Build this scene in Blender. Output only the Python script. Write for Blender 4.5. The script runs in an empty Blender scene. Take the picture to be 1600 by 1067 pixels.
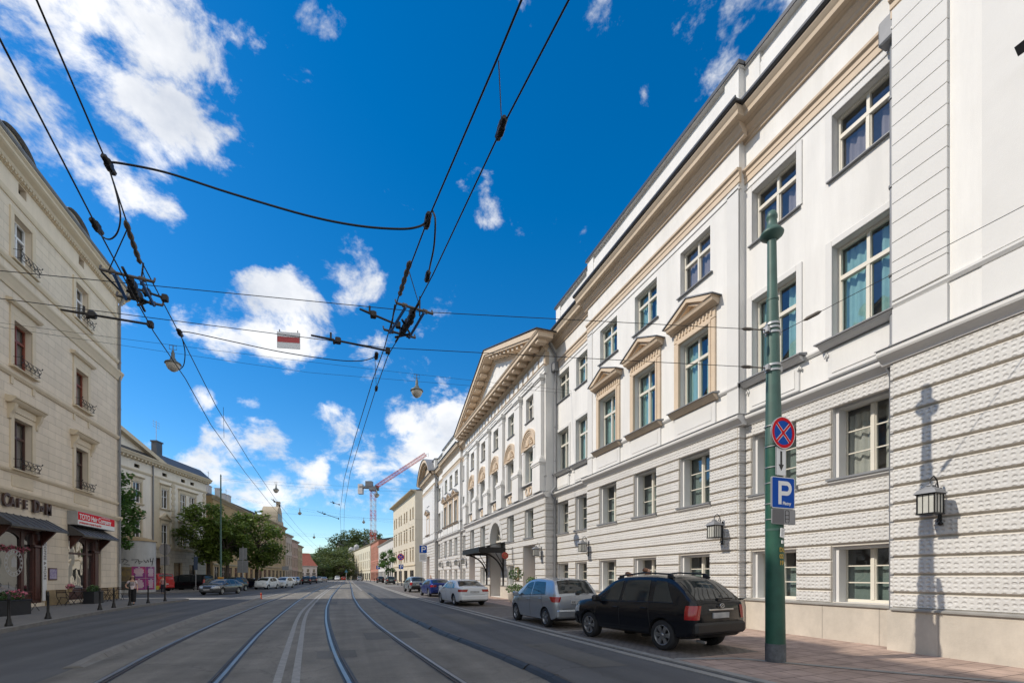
import bpy, bmesh, math, random
from mathutils import Vector, Matrix, noise
R = math.radians
random.seed(7)
sc = bpy.context.scene
col = sc.collection

# ------------------------------------------------------------ camera
F = 710.0                      # focal length in photograph pixels (1600 wide)
TH = math.atan(259 / F)        # the street runs this far to the left of the view axis
CT, ST = math.cos(TH), math.sin(TH)
EYE = 1.7
cam = bpy.data.cameras.new('camera')
cam.sensor_width = 36.0
cam.lens = F / 1600 * 36
cam.shift_y = (900 - 533.5) / 1600
cam.clip_end = 3000
camo = bpy.data.objects.new('camera', cam)
col.objects.link(camo)
camo.location = (0, 0, EYE)
camo.rotation_euler = (R(90), 0, -TH)
sc.camera = camo

def ray(px):
    r = (px - 800) / F
    return Vector((r * CT + ST, -r * ST + CT))
def at(px, py, D):             # a point D metres in front of the camera
    v = ray(px) * D
    return Vector((v.x, v.y, EYE + (900 - py) * D / F))
def atz(px, py, z):            # the point of height z
    return at(px, py, F * (z - EYE) / (900 - py))

# ------------------------------------------------------------ sky, sun, exposure
SUN_EL, SUN_AZ = R(41.5), R(11)
to_sun = Vector((-math.cos(SUN_AZ) * math.cos(SUN_EL), math.sin(SUN_AZ) * math.cos(SUN_EL), math.sin(SUN_EL)))
sun = bpy.data.lights.new('sun', 'SUN')
sun.energy = 2.5
sun.angle = R(0.5)
sun.color = (1.0, 0.92, 0.80)
suno = bpy.data.objects.new('sun', sun)
col.objects.link(suno)
suno.location = (-30, 10, 60)
suno.rotation_euler = to_sun.to_track_quat('Z', 'Y').to_euler()

sc.view_settings.view_transform = 'Standard'
sc.view_settings.look = 'None'
sc.view_settings.exposure = 0.66
sc.view_settings.gamma = 1.0

world = bpy.data.worlds.new('World')
sc.world = world
world.use_nodes = True
wn, wl = world.node_tree.nodes, world.node_tree.links
wn.clear()
def wnode(t, **k):
    n = wn.new(t)
    for a, b in k.items():
        setattr(n, a, b)
    return n
def wmath(op, a, b=None, clamp=False):
    n = wnode('ShaderNodeMath', operation=op, use_clamp=clamp)
    for i, v in enumerate((a, b)):
        if v is None: continue
        if isinstance(v, (int, float)): n.inputs[i].default_value = v
        else: wl.new(v, n.inputs[i])
    return n.outputs[0]
sky = wnode('ShaderNodeTexSky', sky_type='NISHITA', sun_disc=False)
sky.sun_elevation = SUN_EL
sky.sun_rotation = math.atan2(to_sun.x, to_sun.y)
sky.altitude = 200
sky.air_density = 1.0
sky.dust_density = 0.25
sky.ozone_density = 3.0
hs = wnode('ShaderNodeHueSaturation')
hs.inputs['Hue'].default_value = 0.5
hs.inputs['Saturation'].default_value = 1.42
hs.inputs['Value'].default_value = 1.04
wl.new(sky.outputs[0], hs.inputs['Color'])
bg_sky = wnode('ShaderNodeBackground')
bg_sky.inputs['Strength'].default_value = 0.106
wl.new(hs.outputs[0], bg_sky.inputs['Color'])
# clouds: fractal noise on a flat layer overhead, gathered into banks by soft direction lobes
tc = wnode('ShaderNodeTexCoord')
sep = wnode('ShaderNodeSeparateXYZ')
wl.new(tc.outputs['Generated'], sep.inputs[0])
den = wmath('ADD', wmath('MAXIMUM', sep.outputs['Z'], 0.0), 0.22)
cx = wmath('DIVIDE', sep.outputs['X'], den)
cy = wmath('DIVIDE', sep.outputs['Y'], den)
comb = wnode('ShaderNodeCombineXYZ')
wl.new(cx, comb.inputs[0]); wl.new(cy, comb.inputs[1])
n1 = wnode('ShaderNodeTexNoise')
n1.inputs['Scale'].default_value = 7.5
n1.inputs['Detail'].default_value = 12
n1.inputs['Roughness'].default_value = 0.62
n1.inputs['Distortion'].default_value = 0.2
mpc = wnode('ShaderNodeMapping')
mpc.inputs['Scale'].default_value = (1, 1, 1.45)
wl.new(tc.outputs['Generated'], mpc.inputs['Vector'])
wl.new(mpc.outputs[0], n1.inputs['Vector'])
mask = None
CLOUDS = [  # photo px of the bank's middle, angular radius in photo px, weight
    (170, 60, 175, .38), (60, 150, 150, .37), (190, 190, 115, .36), (280, 70, 80, .30), (215, 315, 75, .36), (300, 235, 42, .22),
    (515, 10, 46, .22), (430, 495, 72, .38), (340, 500, 60, .30), (480, 480, 40, .3), (320, 435, 40, .25), (558, 395, 34, .28), (550, 450, 44, .30),
    (610, 560, 50, .27), (738, 318, 40, .22), (315, 618, 22, .31), (388, 620, 22, .32), (520, 665, 42, .32), (615, 655, 12, .3), (1130, 85, 50, .27), (1078, 15, 40, .25),
    (655, 705, 80, .47), (715, 680, 70, .45), (600, 745, 55, .42), (700, 760, 60, .4), (390, 745, 85, .42), (320, 750, 55, .38), (455, 745, 40, .34), (485, 730, 25, .3),
    (430, 815, 60, .2), (545, 830, 60, .2), (640, 830, 70, .16), (230, 700, 60, .15), (1015, 150, 18, .2),
]
for px, py, rad, wgt in CLOUDS:
    d = at(px, py, 1.0) - Vector((0, 0, EYE))
    off = at(px + rad, py, 1.0) - Vector((0, 0, EYE))
    ang = d.angle(off)
    d.normalize()
    dt = wnode('ShaderNodeVectorMath', operation='DOT_PRODUCT')
    wl.new(tc.outputs['Generated'], dt.inputs[0])
    dt.inputs[1].default_value = d
    mr = wnode('ShaderNodeMapRange', interpolation_type='SMOOTHSTEP')
    wl.new(dt.outputs['Value'], mr.inputs['Value'])
    mr.inputs['From Min'].default_value = math.cos(ang * 1.5)
    mr.inputs['From Max'].default_value = 1.0
    mr.inputs['To Min'].default_value = 0
    mr.inputs['To Max'].default_value = wgt * 1.42
    mask = mr.outputs[0] if mask is None else wmath('MAXIMUM', mask, mr.outputs[0])
nr = wnode('ShaderNodeMapRange')
wl.new(n1.outputs['Fac'], nr.inputs['Value'])
nr.inputs['From Min'].default_value = 0.3
nr.inputs['From Max'].default_value = 0.7
nr.inputs['To Max'].default_value = 1.0
# unseen cloud banks overhead and behind the viewer, added to whiten the fill light
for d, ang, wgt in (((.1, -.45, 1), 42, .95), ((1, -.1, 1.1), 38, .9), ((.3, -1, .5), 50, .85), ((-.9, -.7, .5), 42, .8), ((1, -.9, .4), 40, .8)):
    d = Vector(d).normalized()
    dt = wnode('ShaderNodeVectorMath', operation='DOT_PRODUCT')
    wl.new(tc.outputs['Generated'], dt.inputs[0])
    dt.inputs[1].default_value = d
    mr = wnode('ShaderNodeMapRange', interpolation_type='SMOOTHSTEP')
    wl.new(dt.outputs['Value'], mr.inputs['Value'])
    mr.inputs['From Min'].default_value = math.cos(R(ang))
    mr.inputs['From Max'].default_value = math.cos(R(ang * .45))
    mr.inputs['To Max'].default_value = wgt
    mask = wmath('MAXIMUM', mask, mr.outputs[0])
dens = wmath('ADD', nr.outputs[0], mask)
cov = wnode('ShaderNodeMapRange', interpolation_type='SMOOTHSTEP')
wl.new(dens, cov.inputs['Value'])
cov.inputs['From Min'].default_value = 0.80
cov.inputs['From Max'].default_value = 1.2
n2 = wnode('ShaderNodeTexNoise')
n2.inputs['Scale'].default_value = 9
n2.inputs['Detail'].default_value = 8
n2.inputs['Roughness'].default_value = 0.55
wl.new(mpc.outputs[0], n2.inputs['Vector'])
ccol = wnode('ShaderNodeMix', data_type='RGBA')
mr2 = wnode('ShaderNodeMapRange')
wl.new(n2.outputs['Fac'], mr2.inputs['Value'])
mr2.inputs['From Min'].default_value = 0.3
mr2.inputs['From Max'].default_value = 0.62
wl.new(mr2.outputs[0], ccol.inputs['Factor'])
ccol.inputs['A'].default_value = (0.60, 0.63, 0.68, 1)
ccol.inputs['B'].default_value = (0.97, 0.96, 0.94, 1)
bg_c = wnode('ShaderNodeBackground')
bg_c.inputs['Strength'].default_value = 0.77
wl.new(ccol.outputs['Result'], bg_c.inputs['Color'])
mixs = wnode('ShaderNodeMixShader')
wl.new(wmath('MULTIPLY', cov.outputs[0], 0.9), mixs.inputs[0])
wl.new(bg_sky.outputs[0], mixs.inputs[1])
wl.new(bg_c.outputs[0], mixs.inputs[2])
wout = wnode('ShaderNodeOutputWorld')
wl.new(mixs.outputs[0], wout.inputs[0])
sc.cycles.max_bounces = 6
sc.cycles.transparent_max_bounces = 12

# ------------------------------------------------------------ helpers
def tag(o, label=None, cat=None, group=None, kind=None):
    if label: o['label'] = label
    if cat: o['category'] = cat
    if group: o['group'] = group
    if kind: o['kind'] = kind
    return o
def empty(name, loc, rz=0.0, label=None, cat=None, group=None):
    o = bpy.data.objects.new(name, None)
    o.empty_display_size = 0.3
    col.objects.link(o)
    o.location = loc
    o.rotation_euler = (0, 0, rz)
    return tag(o, label, cat, group)
def link(name, me, parent=None, loc=(0, 0, 0), rot=(0, 0, 0), scale=None):
    o = bpy.data.objects.new(name, me)
    col.objects.link(o)
    o.location = loc
    o.rotation_euler = rot
    if scale: o.scale = scale
    if parent: o.parent = parent
    return o
KIDS = {}
def copy_tree(o, parent=None):
    c = o.copy()
    col.objects.link(c)
    if parent: c.parent = parent
    for ch in o.children:
        copy_tree(ch, c)
    return c

class MB:
    def __init__(s):
        s.v = []; s.f = []; s.m = []; s.sm = []
    def add(s, vs, fs, mat=0, smooth=False, M=None):
        b = len(s.v)
        if M is not None: vs = [M @ Vector(v) for v in vs]
        s.v.extend([tuple(v) for v in vs])
        for f in fs:
            s.f.append([b + i for i in f]); s.m.append(mat); s.sm.append(smooth)
    def quad(s, a, b, c, d, mat=0, M=None):
        s.add([a, b, c, d], [(0, 1, 2, 3)], mat, False, M)
    def box(s, x0, x1, y0, y1, z0, z1, mat=0, M=None, ch=0.0):
        if ch <= 0:
            vs = [(x, y, z) for z in (z0, z1) for y in (y0, y1) for x in (x0, x1)]
            fs = [(0, 1, 3, 2), (4, 6, 7, 5), (0, 4, 5, 1), (1, 5, 7, 3), (3, 7, 6, 2), (2, 6, 4, 0)]
            s.add(vs, fs, mat, False, M)
        else:
            c = min(ch, (x1 - x0) * .45, (y1 - y0) * .45, (z1 - z0) * .45)
            def ring(z, d):
                return [(x0 + d, y0 + c if not d else y0 + c, z)]
            # chamfered in plan and at top/bottom
            P = lambda d: [(x0 + c + d, y0 + d), (x1 - c - d, y0 + d), (x1 - d, y0 + c + d), (x1 - d, y1 - c - d), (x1 - c - d, y1 - d), (x0 + c + d, y1 - d), (x0 + d, y1 - c - d), (x0 + d, y0 + c + d)]
            rings = [(z0, c * .7), (z0 + c, 0), (z1 - c, 0), (z1, c * .7)]
            vs = []
            for z, d in rings:
                vs += [(x, y, z) for x, y in P(d)]
            fs = []
            for k in range(3):
                for i in range(8):
                    j = (i + 1) % 8
                    fs.append((k * 8 + i, k * 8 + j, k * 8 + 8 + j, k * 8 + 8 + i))
            fs.append(tuple(range(7, -1, -1))); fs.append(tuple(range(24, 32)))
            s.add(vs, fs, mat, False, M)
    def prism(s, poly, axis, a, b, mat=0, M=None, smooth=False):
        """poly in the two other axes (in xyz order), extruded along axis from a to b"""
        n = len(poly)
        def pt(p, t):
            if axis == 'x': return (t, p[0], p[1])
            if axis == 'y': return (p[0], t, p[1])
            return (p[0], p[1], t)
        vs = [pt(p, a) for p in poly] + [pt(p, b) for p in poly]
        fs = [(i, (i + 1) % n, n + (i + 1) % n, n + i) for i in range(n)]
        s.add(vs, fs, mat, smooth, M)
        s.add(vs, [tuple(range(n - 1, -1, -1)), tuple(range(n, 2 * n))], mat, False, M)
    def tube(s, pts, r, n=6, mat=0, cap=True, smooth=True, M=None):
        pts = [Vector(p) for p in pts]
        rs = r if isinstance(r, (list, tuple)) else [r] * len(pts)
        vs = []; up = None
        for i, p in enumerate(pts):
            t = (pts[min(i + 1, len(pts) - 1)] - pts[max(i - 1, 0)])
            if t.length < 1e-9: t = Vector((0, 0, 1))
            t.normalize()
            if up is None:
                up = Vector((0, 0, 1)) if abs(t.z) < .95 else Vector((1, 0, 0))
            a = t.cross(up)
            if a.length < 1e-4:
                a = t.cross(Vector((0.3, 1, 0.2)))
            a.normalize(); b = a.cross(t).normalized(); up = b
            for k in range(n):
                q = 2 * math.pi * k / n
                vs.append(p + (a * math.cos(q) + b * math.sin(q)) * rs[i])
        fs = []
        for i in range(len(pts) - 1):
            for k in range(n):
                j = (k + 1) % n
                fs.append((i * n + k, i * n + j, i * n + n + j, i * n + n + k))
        s.add(vs, fs, mat, smooth, M)
        if cap:
            s.add(vs, [tuple(range(n - 1, -1, -1)), tuple(range((len(pts) - 1) * n, len(pts) * n))], mat, False, M)
    def lathe(s, prof, n=16, mat=0, M=None, smooth=True, c=(0, 0, 0), cap=True):
        vs = []
        for r, z in prof:
            for k in range(n):
                q = 2 * math.pi * k / n
                vs.append((c[0] + r * math.cos(q), c[1] + r * math.sin(q), c[2] + z))
        fs = []
        for i in range(len(prof) - 1):
            for k in range(n):
                j = (k + 1) % n
                fs.append((i * n + k, i * n + j, i * n + n + j, i * n + n + k))
        s.add(vs, fs, mat, smooth, M)
        if cap:
            s.add(vs, [tuple(range(n - 1, -1, -1)), tuple(range((len(prof) - 1) * n, len(prof) * n))], mat, False, M)
    def mesh(s, name, mats, sharp=None, fixn=True):
        me = bpy.data.meshes.new(name)
        me.from_pydata(s.v, [], s.f)
        for m in (mats if isinstance(mats, (list, tuple)) else [mats]):
            me.materials.append(m)
        me.polygons.foreach_set('material_index', s.m)
        me.polygons.foreach_set('use_smooth', s.sm)
        if fixn:
            bm = bmesh.new(); bm.from_mesh(me)
            bmesh.ops.remove_doubles(bm, verts=bm.verts, dist=1e-5) if sharp else None
            bmesh.ops.recalc_face_normals(bm, faces=bm.faces)
            bm.to_mesh(me); bm.free()
        if sharp: me.set_sharp_from_angle(angle=R(sharp))
        me.update()
        return me
    def build(s, name, mats, parent=None, loc=(0, 0, 0), rot=(0, 0, 0), sharp=None, fixn=True):
        return link(name, s.mesh(name, mats, sharp, fixn), parent, loc, rot)

# ------------------------------------------------------------ materials
def mat(name, c, rough=.6, metal=0.0, var=0.0, vs=3.0, bump=0.0, bs=40.0, spec=.5, coat=0.0, detail=5, c2=None, coord='Object'):
    m = bpy.data.materials.new(name)
    m.use_nodes = True
    nt = m.node_tree; n = nt.nodes; l = nt.links
    b = n['Principled BSDF']
    b.inputs['Base Color'].default_value = (*c, 1)
    b.inputs['Roughness'].default_value = rough
    b.inputs['Metallic'].default_value = metal
    b.inputs['Specular IOR Level'].default_value = spec
    if coat: b.inputs['Coat Weight'].default_value = coat; b.inputs['Coat Roughness'].default_value = .03
    if var or c2 or bump:
        t = n.new('ShaderNodeTexCoord')
    if var or c2:
        nz = n.new('ShaderNodeTexNoise')
        nz.inputs['Scale'].default_value = vs
        nz.inputs['Detail'].default_value = detail
        nz.inputs['Roughness'].default_value = .65
        l.new(t.outputs[coord], nz.inputs['Vector'])
        mr = n.new('ShaderNodeMapRange')
        mr.inputs['From Min'].default_value = .3; mr.inputs['From Max'].default_value = .7
        l.new(nz.outputs['Fac'], mr.inputs['Value'])
        mx = n.new('ShaderNodeMix'); mx.data_type = 'RGBA'
        l.new(mr.outputs[0], mx.inputs['Factor'])
        if c2 is None:
            mx.inputs['A'].default_value = tuple(x * (1 - var) for x in c) + (1,)
            mx.inputs['B'].default_value = tuple(min(1, x * (1 + var)) for x in c) + (1,)
        else:
            mx.inputs['A'].default_value = (*c, 1); mx.inputs['B'].default_value = (*c2, 1)
        l.new(mx.outputs['Result'], b.inputs['Base Color'])
        m['mix'] = mx.name
    if bump:
        nb = n.new('ShaderNodeTexNoise')
        nb.inputs['Scale'].default_value = bs
        nb.inputs['Detail'].default_value = 3
        l.new(t.outputs[coord], nb.inputs['Vector'])
        bp = n.new('ShaderNodeBump')
        bp.inputs['Strength'].default_value = 1
        bp.inputs['Distance'].default_value = bump
        l.new(nb.outputs['Fac'], bp.inputs['Height'])
        l.new(bp.outputs[0], b.inputs['Normal'])
    return m
def glassmat(name, tint=(.75, .8, .8), clear=.55, body=(.02, .022, .022), refl=.11):
    """window pane: partly see-through, partly dark, mirror-like at a slant"""
    m = bpy.data.materials.new(name); m.use_nodes = True
    nt = m.node_tree; n = nt.nodes; l = nt.links
    n.remove(n['Principled BSDF'])
    tr = n.new('ShaderNodeBsdfTransparent'); tr.inputs[0].default_value = (*tint, 1)
    df = n.new('ShaderNodeBsdfDiffuse'); df.inputs[0].default_value = (*body, 1)
    gl = n.new('ShaderNodeBsdfGlossy'); gl.inputs['Roughness'].default_value = .015
    gl.inputs[0].default_value = (.95, .97, 1, 1)
    m1 = n.new('ShaderNodeMixShader'); m1.inputs[0].default_value = clear
    l.new(df.outputs[0], m1.inputs[1]); l.new(tr.outputs[0], m1.inputs[2])
    lw = n.new('ShaderNodeLayerWeight'); lw.inputs[0].default_value = .5
    pw = n.new('ShaderNodeMath'); pw.operation = 'POWER'; pw.inputs[1].default_value = 4.0; l.new(lw.outputs['Facing'], pw.inputs[0])
    fr = n.new('ShaderNodeMapRange'); fr.inputs['To Min'].default_value = refl; fr.inputs['To Max'].default_value = .95; l.new(pw.outputs[0], fr.inputs['Value'])
    # old panes are not quite flat
    t = n.new('ShaderNodeTexCoord'); nz = n.new('ShaderNodeTexNoise'); nz.inputs['Scale'].default_value = 1.3; nz.inputs['Detail'].default_value = 1
    l.new(t.outputs['Object'], nz.inputs['Vector'])
    bp = n.new('ShaderNodeBump'); bp.inputs['Distance'].default_value = .012; bp.inputs['Strength'].default_value = 1
    l.new(nz.outputs['Fac'], bp.inputs['Height']); l.new(bp.outputs[0], gl.inputs['Normal'])
    m2 = n.new('ShaderNodeMixShader')
    l.new(fr.outputs[0], m2.inputs[0]); l.new(m1.outputs[0], m2.inputs[1]); l.new(gl.outputs[0], m2.inputs[2])
    l.new(m2.outputs[0], n['Material Output'].inputs[0])
    return m
def brick_lines(m, bw, bh, mortar=.012, dark=.55, bumpd=.012, offset=.5, plane='xz'):
    """thin joints of block work over a material's own colour"""
    nt = m.node_tree; n = nt.nodes; l = nt.links
    b = n['Principled BSDF']
    t = n.new('ShaderNodeTexCoord'); mp = n.new('ShaderNodeMapping')
    l.new(t.outputs['Object'], mp.inputs['Vector'])
    if plane == 'xz': mp.inputs['Rotation'].default_value = (R(-90), 0, 0)
    br = n.new('ShaderNodeTexBrick')
    br.offset = offset
    l.new(mp.outputs[0], br.inputs['Vector'])
    br.inputs['Scale'].default_value = 1.0
    br.inputs['Brick Width'].default_value = bw
    br.inputs['Row Height'].default_value = bh
    br.inputs['Mortar Size'].default_value = mortar
    br.inputs['Mortar Smooth'].default_value = .1
    br.inputs['Color1'].default_value = (1, 1, 1, 1); br.inputs['Color2'].default_value = (.9, .9, .9, 1)
    br.inputs['Mortar'].default_value = (dark, dark, dark, 1)
    mu = n.new('ShaderNodeMix'); mu.data_type = 'RGBA'; mu.blend_type = 'MULTIPLY'
    mu.inputs['Factor'].default_value = 1
    old = b.inputs['Base Color']
    if old.is_linked: l.new(old.links[0].from_socket, mu.inputs['A'])
    else: mu.inputs['A'].default_value = old.default_value
    l.new(br.outputs['Color'], mu.inputs['B'])
    l.new(mu.outputs['Result'], b.inputs['Base Color'])
    if bumpd:
        bp = n.new('ShaderNodeBump'); bp.inputs['Distance'].default_value = bumpd; bp.inputs['Strength'].default_value = 1
        inv = n.new('ShaderNodeMath'); inv.operation = 'SUBTRACT'; inv.inputs[0].default_value = 1
        l.new(br.outputs['Fac'], inv.inputs[1]); l.new(inv.outputs[0], bp.inputs['Height'])
        if b.inputs['Normal'].is_linked:
            l.new(b.inputs['Normal'].links[0].from_socket, bp.inputs['Normal'])
        l.new(bp.outputs[0], b.inputs['Normal'])
    return m
def streaks(m, amt=.12, sx=1.2, sz=.12):
    """soft vertical weather stains"""
    nt = m.node_tree; n = nt.nodes; l = nt.links; b = n['Principled BSDF']
    t = n.new('ShaderNodeTexCoord'); mp = n.new('ShaderNodeMapping'); mp.inputs['Scale'].default_value = (sx, sx, sz)
    l.new(t.outputs['Object'], mp.inputs['Vector'])
    nz = n.new('ShaderNodeTexNoise'); nz.inputs['Scale'].default_value = 1.6; nz.inputs['Detail'].default_value = 6; nz.inputs['Roughness'].default_value = .7
    l.new(mp.outputs[0], nz.inputs['Vector'])
    mr = n.new('ShaderNodeMapRange'); mr.inputs['From Min'].default_value = .35; mr.inputs['From Max'].default_value = .65
    mr.inputs['To Min'].default_value = 1 - amt; mr.inputs['To Max'].default_value = 1.0
    l.new(nz.outputs['Fac'], mr.inputs['Value'])
    mu = n.new('ShaderNodeMix'); mu.data_type = 'RGBA'; mu.blend_type = 'MULTIPLY'; mu.inputs['Factor'].default_value = 1
    old = b.inputs['Base Color']
    if old.is_linked: l.new(old.links[0].from_socket, mu.inputs['A'])
    else: mu.inputs['A'].default_value = old.default_value
    l.new(mr.outputs[0], mu.inputs['B']); l.new(mu.outputs['Result'], b.inputs['Base Color'])
    return m

W = {}
W['stucco'] = streaks(mat('white_stucco', (.765, .75, .72), .85, var=.035, vs=.6, bump=.004, bs=60), .12, .9, .10)
W['rust'] = streaks(mat('rusticated_render', (.60, .585, .56), .85, var=.05, vs=.8), .08)
W['groove'] = mat('render_groove', (.56, .52, .46), .9, var=.08, vs=2)
W['grey'] = mat('pale_grey_render', (.66, .65, .63), .85, var=.03, vs=1.5, bump=.003, bs=50)
W['beige'] = mat('beige_trim', (.60, .48, .355), .8, var=.06, vs=2, bump=.002, bs=60)
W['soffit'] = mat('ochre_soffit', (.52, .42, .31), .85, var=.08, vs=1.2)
W['plinth'] = streaks(brick_lines(mat('stone_plinth', (.58, .52, .44), .8, var=.08, vs=2.0, bump=.004, bs=30), 1.35, 4.0, .012, .75, .006, 0), .16, 1.0, .5)
W['zinc'] = mat('zinc_sheet', (.22, .225, .235), .6, .2, var=.12, vs=2)
W['darkzinc'] = mat('dark_sheet_metal', (.07, .072, .078), .42, .5, var=.15, vs=2)
W['frame'] = mat('cream_window_paint', (.68, .64, .55), .45, var=.02, vs=3)
W['whiteframe'] = mat('white_window_paint', (.78, .78, .77), .4)
W['redframe'] = mat('red_brown_window_paint', (.22, .055, .03), .4, var=.1)
W['brownframe'] = mat('dark_brown_window_paint', (.075, .035, .025), .4, var=.1)
W['tanframe'] = mat('tan_window_paint', (.42, .33, .22), .5)
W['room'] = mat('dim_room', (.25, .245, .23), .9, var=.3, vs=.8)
W['curtain'] = mat('teal_curtain', (.25, .44, .425), .9, var=.08, vs=4)
W['voile'] = mat('grey_voile_curtain', (.26, .23, .24), .9, var=.1, vs=3)
W['blind'] = mat('pale_blind', (.42, .42, .38), .9, var=.06, vs=2)
W['paper'] = mat('green_grey_window_film', (.17, .22, .20), .7, var=.1, vs=2)
W['glass'] = glassmat('window_glass', tint=(.92, .95, .95), clear=.92)
W['darkglass'] = glassmat('dark_window_glass', clear=.35)
W['shopglass'] = glassmat('shop_window_glass', clear=.6, refl=.38)
W['tile'] = mat('dark_roof_sheet', (.08, .082, .09), .5, .3, var=.15, vs=1.5)
W['iron'] = mat('black_iron', (.012, .012, .013), .4, .3, var=.2, vs=5)
W['steel'] = mat('galvanised_steel', (.42, .43, .44), .45, .7, var=.12, vs=4)

# vermiculated blocks: rows of scooped dents
def vermiculate(m):
    nt = m.node_tree; n = nt.nodes; l = nt.links; b = n['Principled BSDF']
    t = n.new('ShaderNodeTexCoord'); mp = n.new('ShaderNodeMapping')
    mp.inputs['Scale'].default_value = (8.6, 0.0, 10.35)
    l.new(t.outputs['Object'], mp.inputs['Vector'])
    v = n.new('ShaderNodeTexVoronoi'); v.inputs['Scale'].default_value = 1; v.inputs['Randomness'].default_value = .27
    l.new(mp.outputs[0], v.inputs['Vector'])
    mr = n.new('ShaderNodeMapRange'); mr.interpolation_type = 'SMOOTHSTEP'
    mr.inputs['From Min'].default_value = .16; mr.inputs['From Max'].default_value = .46
    l.new(v.outputs['Distance'], mr.inputs['Value'])
    nz = n.new('ShaderNodeTexNoise'); nz.inputs['Scale'].default_value = 30; nz.inputs['Detail'].default_value = 3
    l.new(t.outputs['Object'], nz.inputs['Vector'])
    ad = n.new('ShaderNodeMath'); ad.operation = 'MULTIPLY_ADD'; l.new(nz.outputs['Fac'], ad.inputs[0]); ad.inputs[1].default_value = .3; l.new(mr.outputs[0], ad.inputs[2])
    bp = n.new('ShaderNodeBump'); bp.inputs['Distance'].default_value = .0165; bp.inputs['Strength'].default_value = .9
    l.new(ad.outputs[0], bp.inputs['Height']); l.new(bp.outputs[0], b.inputs['Normal'])
    return m
vermiculate(W['rust'])

# ------------------------------------------------------------ ground, road, pavements
def asphalt(name, c, c2, vs=.35, grain=.006, streak=True):
    m = mat(name, c, .82, var=0, c2=c2, vs=vs, bump=grain, bs=130, detail=7, spec=.35)
    nt = m.node_tree; n = nt.nodes; l = nt.links; b = n['Principled BSDF']
    t = n.new('ShaderNodeTexCoord')
    # fine aggregate
    nz = n.new('ShaderNodeTexNoise'); nz.inputs['Scale'].default_value = 60; nz.inputs['Detail'].default_value = 4
    l.new(t.outputs['Object'], nz.inputs['Vector'])
    mr = n.new('ShaderNodeMapRange'); mr.inputs['From Min'].default_value = .3; mr.inputs['From Max'].default_value = .7
    mr.inputs['To Min'].default_value = .78; mr.inputs['To Max'].default_value = 1.2
    l.new(nz.outputs['Fac'], mr.inputs['Value'])
    # wear along the driving direction
    mp = n.new('ShaderNodeMapping'); mp.inputs['Scale'].default_value = (1.5, .035, 1)
    l.new(t.outputs['Object'], mp.inputs['Vector'])
    n3 = n.new('ShaderNodeTexNoise'); n3.inputs['Scale'].default_value = 1.0; n3.inputs['Detail'].default_value = 5
    l.new(mp.outputs[0], n3.inputs['Vector'])
    m3 = n.new('ShaderNodeMapRange'); m3.inputs['From Min'].default_value = .35; m3.inputs['From Max'].default_value = .65
    m3.inputs['To Min'].default_value = .8 if streak else 1; m3.inputs['To Max'].default_value = 1.18 if streak else 1
    l.new(n3.outputs['Fac'], m3.inputs['Value'])
    # hairline cracks
    vo = n.new('ShaderNodeTexVoronoi'); vo.feature = 'DISTANCE_TO_EDGE'; vo.inputs['Scale'].default_value = .33
    nd = n.new('ShaderNodeTexNoise'); nd.inputs['Scale'].default_value = 1.4; nd.inputs['Detail'].default_value = 6
    l.new(t.outputs['Object'], nd.inputs['Vector'])
    va = n.new('ShaderNodeVectorMath'); va.operation = 'MULTIPLY_ADD'
    l.new(nd.outputs['Color'], va.inputs[0]); va.inputs[1].default_value = (1.3, 1.3, 0); l.new(t.outputs['Object'], va.inputs[2])
    l.new(va.outputs[0], vo.inputs['Vector'])
    mc = n.new('ShaderNodeMapRange'); mc.inputs['From Max'].default_value = .006; mc.inputs['To Min'].default_value = .72; mc.inputs['To Max'].default_value = 1
    l.new(vo.outputs['Distance'], mc.inputs['Value'])
    k1 = n.new('ShaderNodeMath'); k1.operation = 'MULTIPLY'; l.new(mr.outputs[0], k1.inputs[0]); l.new(m3.outputs[0], k1.inputs[1])
    k2 = n.new('ShaderNodeMath'); k2.operation = 'MULTIPLY'; l.new(k1.outputs[0], k2.inputs[0]); l.new(mc.outputs[0], k2.inputs[1])
    mu = n.new('ShaderNodeMix'); mu.data_type = 'RGBA'; mu.blend_type = 'MULTIPLY'; mu.inputs['Factor'].default_value = 1
    l.new(b.inputs['Base Color'].links[0].from_socket, mu.inputs['A']); l.new(k2.outputs[0], mu.inputs['B'])
    l.new(mu.outputs['Result'], b.inputs['Base Color'])
    return m
W['asphalt'] = asphalt('asphalt', (.076, .077, .08), (.112, .112, .113))
W['lane'] = asphalt('tram_lane_asphalt', (.125, .116, .102), (.215, .20, .175), vs=.8)
W['paint'] = mat('worn_road_paint', (.33, .32, .30), .75, c2=(.2, .195, .185), vs=7, detail=8)
W['filler'] = mat('bitumen_joint', (.028, .028, .029), .6, var=.3, vs=3)
W['rail'] = mat('polished_rail_steel', (.34, .325, .305), .42, 1.0, var=.12, vs=2)
W['railside'] = mat('rusty_rail_steel', (.09, .07, .055), .6, .6, var=.4, vs=6)
W['kerb'] = mat('concrete_kerb', (.19, .18, .165), .85, var=.18, vs=3, bump=.003, bs=60)
W['slab'] = mat('pavement_asphalt', (.165, .155, .142), .85, var=.12, vs=1.0, bump=.003, bs=120)
W['cobble'] = brick_lines(mat('granite_setts', (.17, .15, .135), .8, var=.3, vs=5, bump=.012, bs=18), .2, .12, .012, .45, .01, .5, 'xy')
W['paver'] = brick_lines(mat('reddish_pavers', (.40, .29, .235), .85, var=.3, vs=1.3, bump=.003, bs=60), .42, .42, .012, .45, .008, .5, 'xy')
W['strip'] = mat('pale_granite_strip', (.27, .26, .24), .8, var=.15, vs=4)

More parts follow.
